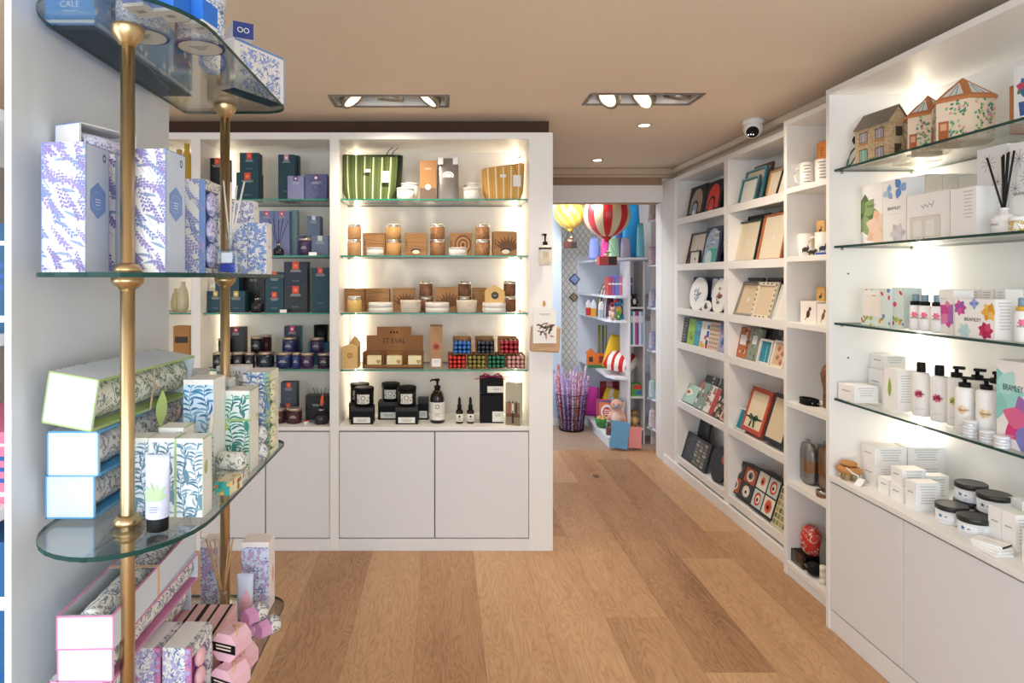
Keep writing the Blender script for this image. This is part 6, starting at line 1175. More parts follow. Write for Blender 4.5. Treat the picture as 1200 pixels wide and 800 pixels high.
def gazebo(label, cx, cy, r, h, hr):
    t = root('garden_house_tin', label, 'tin', (cx, cy, S[0]), RZ); st = M('f2ddc4', .6, 0, .03); g = G(); n = 6; R = [(r*math.cos(PI/6+PI/3*k)*1.05, r*math.sin(PI/6+PI/3*k)) for k in range(n)]; g.prism(R, 0, h, st, axis='z'); g.build('walls', t)
    g = G(); rm = M('c97f4c', .6); vs = [(x*1.08, y*1.08, h-.002) for x, y in R]+[(x*1.08, y*1.08, h+.006) for x, y in R]+[(0, 0, h+hr)]; g.add(vs, [[k, (k+1) % n, n+(k+1) % n, n+k] for k in range(n)]+[[n+k, n+(k+1) % n, 2*n] for k in range(n)]+[list(range(n))[::-1]], rm)
    g.build('roof', t); g = G(); ap = Vector((0, 0, h+hr))
    for k in range(n):
        a, b = Vector(vs[n+k]), Vector(vs[n+(k+1) % n]); c = (a+b+ap)/3; nn = (b-a).cross(ap-a).normalized(); nn = nn if nn.z > 0 else -nn
        P3 = [c+(q-c)*.62+nn*.0012 for q in (a, b, ap)]; g.add(P3, [(0, 1, 2)], M('e4e6e0', .3)); 
        for q in (.35, .65): m0 = P3[0].lerp(P3[1], q); g.tube([m0, P3[2].lerp(m0, .25)], .0012, M('6f7f8a'), 5)
    g.build('skylight', t, fix=False)
    g = G(); r_2 = random.Random(int(cy*100))
    for k in range(n):
        a, b = R[k], R[(k+1) % n]; mx_, my_ = (a[0]+b[0])/2, (a[1]+b[1])/2; L = math.hypot(b[0]-a[0], b[1]-a[1]); ux, uy = (b[0]-a[0])/L, (b[1]-a[1])/L; nx, ny = mx_/math.hypot(mx_, my_), my_/math.hypot(mx_, my_); A = Art(L, h)
        for q in range(46): A.ell(r_2.gauss(L*.15, L*.2), r_2.uniform(.1, 1)*h, .006, .004, M(('5f9a4f', '8fbf6a', 'e4a0ac', '3f8a6a', 'b4cf94', '4fa08a')[q % 6]), q % 3, 7, r_2.uniform(0, 3))
        if k in (3, 4): A.rect(-L*.42, 0, -L*.1, h*.52, M('b8683a'), 5); A.rect(-L*.36, h*.3, -L*.16, h*.46, M('e0b08a'), 6); A.rect(L*.1, 0, L*.16, h*.1, M('c9683a'), 5)
        for pts, fs, m, l in A.p: g.add([(mx_+ux*x+nx*.0004*(l+1), my_+uy*x+ny*.0004*(l+1), y) for x, y in pts], fs, m)
    g.build('print', t, fix=False); return t
gazebo('rose-covered garden house tin with orange pointed roof, the smaller-looking rear one', XS+.10, 2.425, .075, .135, .085)
gazebo('rose-covered garden house tin with orange pointed roof, the nearer one', XS+.085, 2.245, .090, .140, .090)
Yc = rw(1186, 1202, XS)[0]; rcart(1188, 1214, 75, S[0], XS, .09, 'white tin with potted rose print at the right edge of top glass shelf', M('eef1f4', .4, 0, .01), lambda w, h: (lambda A: (leaves_at(A, 0, h*.6, .03, ('c84a6a', '4f8a6a', '3f6fa0'), 7), A.poly([(-w*.2, h*.1), (w*.2, h*.1), (w*.28, h*.35), (-w*.28, h*.35)], M('3f5fa0'), 1), A)[2])(Art(w, h)), name='tin', cat='tin')
rcart(1183, 1192, 100, S[0], XS+.12, .05, 'small orange tin behind the potted rose tin', M('c9824c'), name='tin', cat='tin')
t = root('wire_wreath', 'dark green bent wire loop at the far end of the top glass shelf', 'decoration', (RX+.05, 2.735, S[0])); g = G(); g.tube([(0, 0, .004), (.005, 0, .03), (.02, 0, .07), (.05, 0, .10)], .004, M('1c6a48', .3)); g.tube([(.0, 0, .004), (.02, 0, .02), (.05, 0, .07)], .003, M('12382a', .3)); g.build('wire', t); g = G(); g.prism([(0, 0), (.012, .01), (.012, .028), (0, .035), (-.008, .018)], -.001, .001, M('1a2a22')); g.build('leaf', t, (.03, 0, .10))
# second shelf
WB = M('faf8f6', .5, 0, .01); XB2 = RX+.10
def leafart(w, h): A = Art(w, h); leaves_at(A, -w*.35, h*.5, h*.36, ('6f8f4a', '8fa86a', '4f6f34'), 9); leaves_at(A, w*.35, h*.25, h*.34, ('f2c4a0', 'f6d8c0'), 7); A.text('BRAMLEY', .0, h*.62, .010, MATTE, 4, w*.4); A.bars(-w*.1, h*.12, w*.4, 2, GREYT, .006, .0015, 3); return A
def petalart(w, h): A = Art(w, h); leaves_at(A, -w*.25, h*.80, .035, ('8fb4dc', 'b4cfe8'), 3, 1.2); leaves_at(A, w*.25, h*.85, .045, ('5f8fd0', '8fb4e4'), 3, 4.2); A.text('BRAMLEY', 0, h*.52, .012, MATTE, 4, w*.65); A.bars(0, h*.45, w*.5, 1, GREYT); leaves_at(A, w*.15, h*.14, .045, ('c9c6cf', 'dcdae0'), 6); return A
rcart(1009, 1034, 216, S[1], XB2, .07, 'white box with green fern and peach petals, far end of second glass shelf', WB, leafart); rcart(1034.5, 1062, 210, S[1], XB2-.004, .07, 'white box with blue petals and dark lettering on the second glass shelf', WB, petalart)
for i, (x0, x1) in enumerate(((1068, 1084), (1084.5, 1104), (1104.5, 1123), (1123.5, 1142))): rcart(x0, x1, 205.5, S[1], RX+.27, .07, ('first', 'second', 'third', 'fourth')[i]+' pale carton from the left in the rear row of second glass shelf', M('ece7dd', .5, 0, .01), name='carton', cat='box')
t = rcart(1063, 1113, 226, S[1], XB2-.02, .08, 'white window-front gift box with blue script, second glass shelf', WB, lambda w, h: (lambda A: (A.rect(-w*.42, h*.05, w*.30, h*.52, M('dcd6ca'), 0), A.rect(-w*.40, h*.07, w*.28, h*.5, M('e9e4da'), 1), A.p.append(blooms(w*.3, .02, 4, ('5a7ab8', '3a5a9a', '5a7ab8'), 3).p[0]), [A.line(-w*.15+w*.05*k, h*.72+.006*(-1)**k, -w*.10+w*.05*k, h*.72-.006*(-1)**k+.002*k, .002, M('3f5fa0'), 2) for k in range(6)], [A.rect(-w*.34+w*.3*k, h*.08, -w*.14+w*.3*k, h*.42, PAPER, 3) for k in range(2)], [A.text('—', -w*.24+w*.3*k, h*.3, .001, GREYT, 4, .02) for k in range(2)], A)[-1])(Art(w, h)))
rcart(1114, 1144, 220, S[1], XB2-.03, .08, 'plain white ribbed-text box beside the window-front box', WB, lambda w, h: (lambda A: (A.bars(w*.2, h*.9, w*.4, 8, M('d9d6d2'), .012, .004, 1), A)[1])(Art(w, h)))
def florabox(w, h):
    A = Art(w, h)
    for x, y, q in ((-.1, .82, .03), (.2, .6, .024), (-.25, .5, .02)):
        for k in range(9): A.line(x*w, y*h, x*w+q*math.cos(k*.7), y*h+q*math.sin(k*.7), .0012, M('6f6a72'), 1)
    A.text('BRAMLEY', 0, h*.42, .009, MATTE, 4, w*.6); return A
rcart(1145, 1180, 172, S[1], XB2+.06, .08, 'tall white box with line-drawn flowers behind the black reeds', WB, florabox); rcart(1183, 1212, 166, S[1], XB2+.02, .08, 'tall white box at the right edge of second glass shelf', WB, florabox)
d_ = rw(1158, 1176, RX+.06)[0]; t = diffuser_glass('reed_diffuser', 'white reed diffuser with thick black reeds on the second glass shelf', (RX+.085, d_, S[1]), .062, .062, None, M('121214', .6), ((-.32, -.02), (-.05, .04), (.0, -.03), (.14, .05), (.12, -.04), (.2, .0), (-.02, .1)), square=False, body=M('f7f5f2', .3, 0, .01), neckh=.018, cap=M('f0eeea', .4), rl=.19, rr=.003)
t.rotation_euler.z = RZ
A = Art(.06, .06); A.text('BRAMLEY', 0, .025, .006, MATTE, 1, .03); g = G()
for pts, fs, m, l in A.cut(): g.add([(.0312*math.sin(x/.0312), -.0318*math.cos(x/.0312), y) for x, y in pts], fs, m)
g.build('lettering', t, fix=False)
d_ = rw(1180, 1197, RX+.04)[0]; t = root('dotted_jar', 'small white jar with gold dots at the front of second glass shelf', 'jar', (RX+.058, d_, S[1])); g = G(); g.lathe([(.024, 0), (.0265, .003), (.0265, .032)], speck('gold_dot_print', 'f6f2ea', ['c9a234', 'd9b44a', 'c9a234'], 55, .48), seg=24); g.build('jar', t); g = G(); g.lathe([(.027, .032), (.027, .042), (.024, .045)], PAPER, seg=24); g.build('lid', t)
# third shelf
def fruit(w, h): A = dabs(w, h, 31, ('c8342c', '9aa84a', 'e8a84a', '6f86c4', 'dfe9d9', 'd9485a', 'b4be6a'), .022, .9); return A
X3 = RX+.07
t = rcart(1009, 1043, 338, S[2], X3, .07, 'fruit patterned gift set with window, far end of third glass shelf', M('dceae6', .5), lambda w, h: (lambda A: (A.rect(-w*.42, h*.25, w*.2, h*.80, M('f0ece4'), 4), A.rect(-w*.38, h*.82, w*.16, h*.95, PAPER, 4), A)[2])(fruit(w, h)))
rcart(1046, 1059, 337, S[2], X3+.01, .07, 'fruit patterned box standing against the window set on third glass shelf', M('dceae6', .5), fruit)
def spray(x, X, label, z=None, body=WB, col=None, yt=336):
    z = z or S[2]; Yc = X*F/(x-520); t = root('spray_bottle', label, 'bottle', (X+.022, Yc, z), RZ+.75); r = .019; g = G(); g.lathe([(r*.92, 0), (r, .003), (r, .088), (r*.7, .094)], body, seg=20); g.build('bottle', t); g = G(); g.lathe([(r*.85, .092), (r*.85, .105), (r*.5, .106)], BLACK if not col else col, seg=18); g.build('collar', t); g = G(); g.lathe([(r*.55, .106), (r*.6, .108), (r*.6, .128), (r*.5, .131)], M('7f99aa', .3), seg=16); g.build('spray_cap', t)
    A = Art(.04, .09); leaves_at(A, 0, .058, .012, ('e4507a', 'f0809a'), 6); A.text('BRAMLEY', 0, .044, .005, MATTE, 4, .026); g = G()
    for pts, fs, m, l in A.cut(): g.add([(r*math.sin(x_/r), -(r+.0006+.0003*l)*math.cos(x_/r), y) for x_, y in pts], fs, m)
    g.build('print', t, fix=False); return t
for i, x in enumerate((1066, 1077, 1091)): spray(x, X3-.02+.0*i, ('leftmost', 'middle', 'rightmost')[i]+' white spray bottle with pink bloom in the trio on third glass shelf')
def magenta(w, h): A = Art(w, h); leaves_at(A, w*.15, h*.45, h*.32, ('d9489a', 'b46fc4', 'e88ab8'), 8); A.text('BRAMLEY', -w*.1, h*.78, .006, GREYT, 3, w*.5); return A
rcart(1100, 1117, 340, S[2], X3+.0, .07, 'white box with one magenta flower beside the spray bottles', WB, magenta)
def four(w, h):
    A = Art(w, h); leaves_at(A, -w*.36, h*.75, h*.22, ('c44a9a', '9a5fb4', 'e0609a'), 7); leaves_at(A, -.0, h*.88, .02, ('7f9ad9', '9ab0e4'), 4); leaves_at(A, w*.36, h*.68, h*.25, ('f0b84a', 'e8a430', 'f6cc6a'), 6); leaves_at(A, w*.28, h*.2, h*.24, ('c8245c', 'd94a7a', 'b01f50'), 7); leaves_at(A, -w*.25, h*.15, .028, ('cfe6ea', 'bfe0e4'), 6); A.text('BRAMLEY', -.005, h*.42, .011, MATTE, 5, w*.42); return A
rcart(1119, 1166, 350, S[2], X3-.03, .06, 'white box framed by magenta, yellow and blue blooms with dark lettering', WB, four, lambda w, h: (lambda A: (A.bars(0, h*.9, w*.7, 9, GREYT, .010, .003, 1), A)[1])(Art(w, h)))
for i, (x0, x1) in enumerate(((1100, 1117), (1117.5, 1133), (1133.5, 1149), (1149.5, 1164), (1166, 1178))): rcart(x0, x1, 339, S[2], RX+.22, .06, 'white text-printed carton in the rear row of third glass shelf', WB, lambda w, h: (lambda A: (A.bars(0, h*.92, w*.6, 4, GREYT, .009, .003, 1), A)[1])(Art(w, h)), name='carton', cat='box', group='rear row cartons on the third glass shelf')
spray(1190, X3-.02, 'white spray bottle with yellow collar at the right of third glass shelf', col=M('e0b040')); spray(1203, X3+.03, 'white spray bottle cut by the right edge of the picture, third glass shelf')
# fourth shelf
def txt(w, h): A = Art(w, h); A.bars(0, h*.85, w*.7, max(3, int(h/.014)), GREYT, .010, .003, 1); return A
def logo(w, h): A = Art(w, h); A.bars(0, h*.6, w*.55, 1, M('8a8a88'), .01, .003, 1); return A
X4 = RX+.03
rcart(982, 1001, 450, S[3], X4, .10, 'low white soap carton at the far front corner of fourth glass shelf', WB, logo, txt, name='carton', cat='box')
rcart(1018, 1034, 432, S[3], RX+.15, .14, 'larger white carton in the middle back corner of the fourth glass shelf', WB, logo, txt, name='carton', cat='box')
o = rcart(1020, 1036, 0, S[3]+PZ(432, rw(1018, 1034, RX+.15)[0])-S[3]+.0005, RX+.17, .09, 'white soap carton lying on the larger white carton', WB, logo, txt, name='carton', cat='box', h=.055)
rcart(1036, 1052, 432, S[3], RX+.09, .06, 'white carton with a green leaf before the bottles, fourth glass shelf', WB, lambda w, h: (lambda A: (A.leaf(-w*.1, h*.3, h*.5, .02, 1.5, M('9aba3a'), .1, 2), A)[1])(Art(w, h)), txt, name='carton', cat='box')
def lotion(x, X, h, label, cols=('c8345c', '8a2440', 'e06a8a'), z=None, pump=False, r=.027, ypos=.5):
    z = z or S[3]; Yc = X*F/(x-520); t = root('lotion_bottle', label, 'bottle', (X+r, Yc, z), RZ+.75); g = G(); g.lathe([(r*.94, 0), (r, .004), (r, h*.76), (r*.93, h*.80), (r*.45, h*.815)], WB, seg=26); g.build('bottle', t); g = G()
    if pump: g.lathe([(r*.62, h*.815), (r*.62, h*.89), (r*.22, h*.90), (r*.22, h*.95)], BLACK, seg=18); g.rbox(-.010, .024, -.008, .008, h*.95, h*1.0, BLACK, .003)
    else: g.lathe([(r*.52, h*.815), (r*.54, h*.82), (r*.54, h*.96), (r*.5, h)], BLACK, seg=18)
    g.build('pump' if pump else 'cap', t); A = Art(r*2, h*.78)
    A.ell(-r*.1, h*.42, r*.62, r*.62, M('f4d6dc' if cols[0] == 'c8345c' else 'f6ead0'), 0, 20); leaves_at(A, -r*.1, h*.42, r*.55, cols, 7); A.text('BRAMLEY', r*.1, h*.40, .006, MATTE, 4, r*1.1); A.bars(0, h*.14, r*1.2, 1, GREYT, .005, .0014, 1); g = G()
    for pts, fs, m, l in A.cut(): g.add([(r*math.sin(x_/r), -(r+.0006+.0003*l)*math.cos(x_/r), y) for x_, y in pts], fs, m)
    g.build('print', t, fix=False); return t
YEL = ('b4be3a', '8f9a2a', 'd0cc5a'); PEA = ('f0cca0', 'f6dcc0', 'eac090')
lotion(1071, RX+.10, .200, 'white lotion bottle with red bloom and black cap, leftmost on fourth glass shelf'); lotion(1092, RX+.10, .200, 'white lotion bottle with red bloom, second from the left')
lotion(1112, RX+.11, .205, 'white pump bottle with yellow-green leaf behind the front pumps', YEL, pump=True); lotion(1121, RX+.055, .185, 'white pump bottle with peach bloom, left one of the front two', PEA, pump=True)
lotion(1146, RX+.065, .190, 'white pump bottle with peach bloom, right one of the front two', PEA, pump=True); lotion(1136, RX+.135, .205, 'white pump bottle in the rear between the two front pumps', YEL, pump=True); lotion(1158, RX+.14, .205, 'white pump bottle in the rear next to the large floral box', YEL, pump=True)
def small_tin(x, y, X, z, label):
    Yc = X*F/(x-520); t = root('balm_tin', label, 'tin', (X, Yc, z)); g = G(); g.lathe([(.018, 0), (.0185, .002), (.0185, .010)], M('e9edf2', .3, .3), seg=24); g.build('tin', t); g = G(); g.lathe([(.0195, .0102), (.0195, .0165), (.018, .018)], M('f4f4f6', .35), seg=24); g.build('lid', t)
for (x, X, n, w_) in ((1137, RX+.045, 3, 'left'), (1157, RX+.045, 2, 'middle'), (1174, RX+.033, 2, 'right')):
    for j in range(n): small_tin(x, 0, X, S[3]+j*.0185, ('bottom', 'second', 'top')[j]+' white balm tin in the '+w_+' stack at the shelf front')
rcart(1168, 1216, 424, S[3], RX+.055, .09, 'large white box with mint leaf and pink-blue flower and dark lettering', M('f4efec', .5, 0, .01), lambda w, h: (lambda A: (leaves_at(A, -w*.40, h*.62, h*.32, ('9edcd4', 'b4e6de', '8fd0ca'), 7), leaves_at(A, w*.26, h*.30, h*.34, ('d9347a', '7f7fc4', 'a36fb8', 'e06a9a'), 7), A.text('BRAMLEY', -w*.08, h*.66, .018, MATTE, 6, w*.5), A.bars(-w*.2, h*.14, w*.3, 2, GREYT, .006, .002, 1), A)[-1])(Art(w, h)))
# counter
XC_ = RX+.08; z = RC
t = root('body_brush', 'round wooden bristle brush with cord and white tag on the counter', 'brush', (RX+.05, rw(984, 1006, RX+.05)[0], z)); g = G(); WD = M('c08548', .5, 0, .08); g.T = None; g.lathe([(.040, .028), (.046, .034), (.045, .046), (.028, .054)], WD, seg=28, sy=1.15); g.lathe([(.018, .054), (.03, .060), (.030, .068), (.018, .074)], WD, seg=24, sy=1.15); g.build('handle', t)
g = G(); r = random.Random(4); BR = M('dcc08a', .7)
for k in range(90): a = r.uniform(0, 6.3); q = .038*math.sqrt(r.random()); x, y = q*math.cos(a), q*1.15*math.sin(a); g.tube([(x, y, .030), (x*1.08, y*1.08, .0005)], .0012, BR, 4)
o = g.build('bristles', t); o['kind'] = 'stuff'
g = G(); g.tube([(-.03, -.03, .055), (-.02, -.055, .040), (.0, -.06, .03), (.0, -.075, .012)], .003, PAPER, 8); g.build('cord', t); g = G(); g.T = Matrix.Translation((-.01, -.085, .010)) @ Matrix.Rotation(.5, 4, 'Z') @ Matrix.Rotation(-.6, 4, 'Y'); g.box(-.022, .022, -.014, .014, 0, .001, PAPER); g.build('tag', t)
def cbox(x0, x1, X, dep, h, zz, label, art=logo): return rcart(x0, x1, 0, zz, X, dep, label, WB, art, txt, name='carton', cat='box', h=h)
cbox(1010, 1026, XC_+.02, .13, .075, z, 'white carton at the bottom of the stack beside the brush'); cbox(1009, 1025, XC_+.02, .13, .075, z+.0755, 'white carton on top of the stack beside the brush')
cbox(1048, 1064, RX+.235, .15, .075, z, 'white carton low in the rear stack, middle of the counter'); cbox(1047, 1064, RX+.235, .15, .078, z+.0755, 'white carton on top of the rear stack, middle of the counter')
cbox(1029, 1042, RX+.07, .09, .06, z, 'small white carton second from the left at the counter front'); cbox(1043, 1057, RX+.06, .09, .06, z, 'small white carton third from the left at the counter front'); cbox(1044, 1057, RX+.07, .09, .06, z+.0605, 'small white carton stacked on the third front carton')
cbox(1061, 1073, RX+.055, .09, .10, z, 'upright white carton beside the black-lidded tubs, left'); cbox(1074, 1084, RX+.15, .09, .10, z, 'upright white carton behind the black-lidded tubs')
def tub(x, X, zz, label):
    Yc = X*F/(x-520); r = .048; t = root('cream_tub', label, 'jar', (X+r, Yc, zz), RZ+.6); g = G(); g.lathe([(r*.9, 0), (r*.95, .003), (r*.95, .044)], M('f0f1f3', .35, 0, .01), seg=32); g.build('tub', t); g = G(); g.lathe([(r*.97, .044), (r, .046), (r, .060), (r*.97, .062), (r*.92, .0605)], M('26241f', .35), seg=32); g.build('lid', t)
    A = Art(.09, .044); A.poly([(-.02+.009*(1 if k % 2 == 0 else .42)*math.cos(PI/2+PI*k/5), .026+.009*(1 if k % 2 == 0 else .42)*math.sin(PI/2+PI*k/5)) for k in range(10)], M('2f6f9a'), 1); A.rect(-.006, .024, .002, .027, MATTE, 1); A.bars(-.01, .010, .035, 1, GREYT, .004, .0014, 1); A.bars(.028, .034, .02, 5, GREYT, .006, .002, 1); g = G(); R = r*.95
    for pts, fs, m, l in A.cut(): g.add([(R*math.sin(x_/R), -(R+.0006+.0003*l)*math.cos(x_/R), y) for x_, y in pts], fs, m)
    g.build('label', t, fix=False)
tub(1099, RX+.055, z, 'white tub with black lid and blue star, lower left of the four'); tub(1125, RX+.045, z, 'white tub with black lid and blue star, lower right of the four')
tub(1122, RX+.150, z+.0625, 'white tub with black lid and blue star, upper left of the four'); tub(1148, RX+.135, z+.0625, 'white tub with black lid, upper right of the four')
tub(1121, RX+.150, z, 'black-lidded tub hidden beneath the upper left one'); tub(1147, RX+.150, z, 'black-lidded tub hidden beneath the upper right one')
cbox(1158, 1173, RX+.10, .05, .115, z, 'tall white text-printed carton right of the tubs'); cbox(1174, 1190, RX+.10, .05, .115, z, 'tall white text-printed carton second right of the tubs'); cbox(1182, 1198, RX+.20, .05, .125, z, 'tall white carton in the rear at the right edge')
rcart(1198, 1234, 0, z, RX+.065, .09, 'cream floral boxed set at the right edge of the counter', M('f2ebe0', .5, 0, .01), lambda w, h: (lambda A: (leaves_at(A, 0, h*.5, .03, ('8a9a5c', '6a6a48', 'b0a888'), 6), A)[1])(Art(w, h)), h=.10)
for i in range(4):
    Yc = rw(1146, 1178, RX+.035)[0]; g = G(); g.box(-.042, .042, -.028, .028, 0, .006, WB, {'f': PAPER, 'r': MATTE if i == 3 else PAPER}); A = Art(.084, .056); A.bars(0, .03, .04, 2, GREYT, .008, .002, 0); A.put(g, 't', .084, .056, .006)
    tag(g.build('leaflet_pack', None, (RX+.040+.003*i, Yc+.006*i, z+.0062*i), (0, 0, RZ+.15*i)), ('lowest', 'second lowest', 'second highest', 'topmost')[i]+' small white booklet in the pile at the counter edge', 'booklet')
# ============================================================ far room through the doorway
SHB = M('e4e6ee', .5, 0, .01)
t = root('corner_shelving', 'pale shelving with curved shelves in the far room corner', 'shelf', (1.6, 6.5, 0))
def P(n, q, m=SHB, r=.0015): g = G(); g.rbox(*q, m, r); return g.build(n, t)
P('plinth', (-.14, .07, -.77, .76, 0, .075)); P('plinth', (.071, .55, -.30, .76, 0, .075)); P('base_shelf', (-.155, .07, -.79, .76, .0755, .10)); P('base_shelf', (.071, .55, -.30, .76, .0755, .10))
P('back_panel', (.54, .56, -.3, .79, .1, 2.3), M('c9c4c4', .6)); P('end_panel', (-.10, .54, .77, .79, .1, 1.75))
def curved(z):
    pts = [(-.085, .77)]+[(-.085+.02*math.sin(k/8*PI), .77-1.2*k/8) for k in range(1, 9)]+[(-.03, -.57), (.074, -.60), (.074, -.30), (.54, -.30), (.54, .77)]
    g = G(); g.prism(pts, z-.022, z, SHB, axis='z'); g.build('shelf', t)
FZ = (1.69, 1.34, 1.116, .596)
for z in FZ[1:]: curved(z)
g = G(); g.prism([(-.085, .77), (-.075, .3), (-.08, -.1), (-.075, -.55), (.21, -.63), (.54, -.63), (.54, .77)], FZ[0]-.022, FZ[0], SHB, axis='z'); g.build('shelf', t)
for z in (.32, 1.05, 1.55): pass
# two slim towers nearer the doorway
for nm, x0, x1, y0, y1, zs, lab in (('a', 1.69, 1.815, 5.86, 5.90, (1.24, .90, .43, .14), 'slim shelf tower of books between the corner shelving and the doorway tower'), ('b', 1.835, 1.97, 5.60, 5.86, (2.02, 1.62, 1.24, .86, .43, .165), 'slim shelf tower of wrapped pouches beside the far doorway')):
    t = root('shelf_unit', lab, 'shelf', (x0, y0, 0)); 
    def P(n, q, m=M('d6d2d2', .5, 0, .01), r=.0015): g = G(); g.rbox(*q, m, r); return g.build(n, t)
    if nm == 'a':
        P('side_panel', (-.012, .0, 0, .32, 0, 1.66)); P('side_panel', (.115, .127, 0, .32, 0, 1.66)); P('back_panel', (0, .115, .30, .32, 0, 1.66))
        for z in zs: P('shelf', (0, .115, .0, .30, z-.016, z))
    else:
        P('side_panel', (.035, .3, .255, .27, 0, 2.3)); P('back_panel', (.26, .275, -.02, .255, 0, 2.3))
        for z in zs: g = G(); g.prism([(.0, .255), (.06, -.03), (.26, -.03), (.26, .255)], z-.016, z, SHB, axis='z'); g.build('shelf', t)
def balloon(label, x, y, z, r, c1, c2, n, bask, swirl=False):
    t = root('hot_air_balloon', label, 'balloon decoration', (x, y, z)); g = G(); seg = n*4; prof = []
    for i in range(15): a = -PI/2*.86+(PI/2*.86+PI/2)*i/14; prof.append((max(.002, r*math.cos(a)), r*math.sin(a)))
    vs = [(pr*math.cos(2*PI*k/seg), pr*math.sin(2*PI*k/seg), pz) for pr, pz in prof for k in range(seg)]; m1, m2 = M(c1, .35), M(c2, .35); f1, f2 = [], []
    for i in range(14):
        for k in range(seg): (f1 if ((k+(i if swirl else 0))//2) % 2 else f2).append([i*seg+k, i*seg+(k+1) % seg, (i+1)*seg+(k+1) % seg, (i+1)*seg+k])
    g.add(vs, f1, m1, True); g.add(vs, f2, m2, True); g.build('envelope', t)
    g = G(); g.lathe([(r*.24, -r*.98), (r*.10, -r*1.14), (r*.02, -r*1.2)], m1, seg=16); g.build('skirt', t)
    g = G(); B = r*.38; zb = -r*1.2-r*.62; 
    for sx in (-1, 1):
        for sy in (-1, 1): g.tube([(sx*.01, sy*.01, -r*1.12), (sx*B*.9, sy*B*.6, zb-B*.02+.001)], .0015, MATTE, 5)
    g.tube([(0, 0, r), (0, 0, CZ-z)], .001, MATTE, 5); g.build('strings', t)
    g = G(); g.rbox(-B, B, -B*.7, B*.7, zb-B*1.0, zb, M(bask, .6), .003); g.box(B*.05, B*.95, -B*.71, -B*.70, zb-B*.95, zb-B*.05, M('2a1614')); g.build('basket', t)
    g = G(); m = M('e6d6b4'); g.ball((0, 0, zb+.018), .022, .014, .018, m, 10, 7); g.ball((.012, -.008, zb+.045), .012, .011, .012, m, 10, 7); g.tube([(-.03, -.02, zb+.03), (.03, -.02, zb+.035)], .005, M('6f3a24'), 6); g.build('toy_passenger', t); return t
balloon('yellow and gold striped hot air balloon model hanging at the left of the doorway', PX(668, 6.4), 6.4, PZ(250, 6.4), .155, 'e8b93a', 'f0d078', 10, '5a1f1c', True)
balloon('red and cream striped hot air balloon model hanging in the middle of the doorway', PX(711, 5.82), 5.82, PZ(251, 5.82), .208, 'c4242c', 'cfc09c', 8, 'a8403c')
for i, (x, y, z_, c) in enumerate(((673, 327, .05, '8f9fd0'), (672, 348, .04, '9a8468'))):
    d = 7.28; t = root('wall_ornament', ['lilac diamond shaped picture on the trellis wallpaper, upper one', 'small brown diamond ornament on the trellis wallpaper, below the lilac one'][i], 'wall decoration', (PX(x, d), d, PZ(y, d))); s = z_*1.25; g = G(); g.prism([(0, -s), (s, 0), (0, s), (-s, 0)], -.02, .018, M('3a3f5c' if i == 0 else '4a3a2a')); g.build('frame', t); g = G(); g.prism([(0, -s*.8), (s*.8, 0), (0, s*.8), (-s*.8, 0)], -.024, -.0205, M(c)); g.build('picture', t)
# basket of rolls
d = 6.42; bx = PX(669.5, d); t = root('wire_basket', 'tall black wire basket full of patterned wrapping rolls on the far room floor', 'basket', (bx, d, 0)); g = G(); r0, r1, h = .115, .155, .36
for k in range(20): a = 2*PI*k/20; g.tube([(r0*math.cos(a), r0*math.sin(a), .01), (r1*math.cos(a), r1*math.sin(a), h)], .0028, MATTE, 5)
for z in (.01, .12, .24, h): rr = r0+(r1-r0)*z/h; g.tube([(rr*math.cos(2*PI*k/24), rr*math.sin(2*PI*k/24), z) for k in range(25)], .003, MATTE, 5)
g.cyl(0, 0, .003, .009, r0, MATTE, 20); g.build('wire_frame', t)
rolls = [speck('roll_print_%d' % i, a, b, 42, .5) for i, (a, b) in enumerate((('6a3f9a', ['e9e2f2', 'a0508a']), ('d9ccdf', ['a02a50', '6a3f98']), ('b02430', ['f2e6e6', '6a3a8a']), ('9a84c8', ['5a3a8a', 'f0e6f6'])))]
r = random.Random(8); protos = []
for i in range(30):
    ring = 0 if i < 18 else (1 if i < 27 else 2); n = (18, 9, 3)[ring]; k = i-(0, 18, 27)[ring]; a = 2*PI*k/n+.1; q0 = (.092, .056, .018)[ring]; q1 = (.165, .10, .03)[ring]; L = r.uniform(.50, .62); v = Vector((q1-q0, 0, .5)).normalized()
    if len(protos) < 4:
        g = G(); g.tube([(0, 0, 0), (0, 0, .56)], .0125, rolls[len(protos)], 9); o = g.build('gift_wrap_roll'); protos.append(o); tag(o, 'patterned gift wrap roll standing in the black wire basket', 'gift wrap', 'gift wrap rolls in the wire basket')
    else: o = protos[i % 4].copy(); COL.objects.link(o)
    o.location = (bx+q0*math.cos(a), d+q0*math.sin(a), .012); dv = Vector(((q1-q0)*math.cos(a), (q1-q0)*math.sin(a), .5)); o.rotation_euler = dv.to_track_quat('Z', 'Y').to_euler(); o.scale.z = L/.56
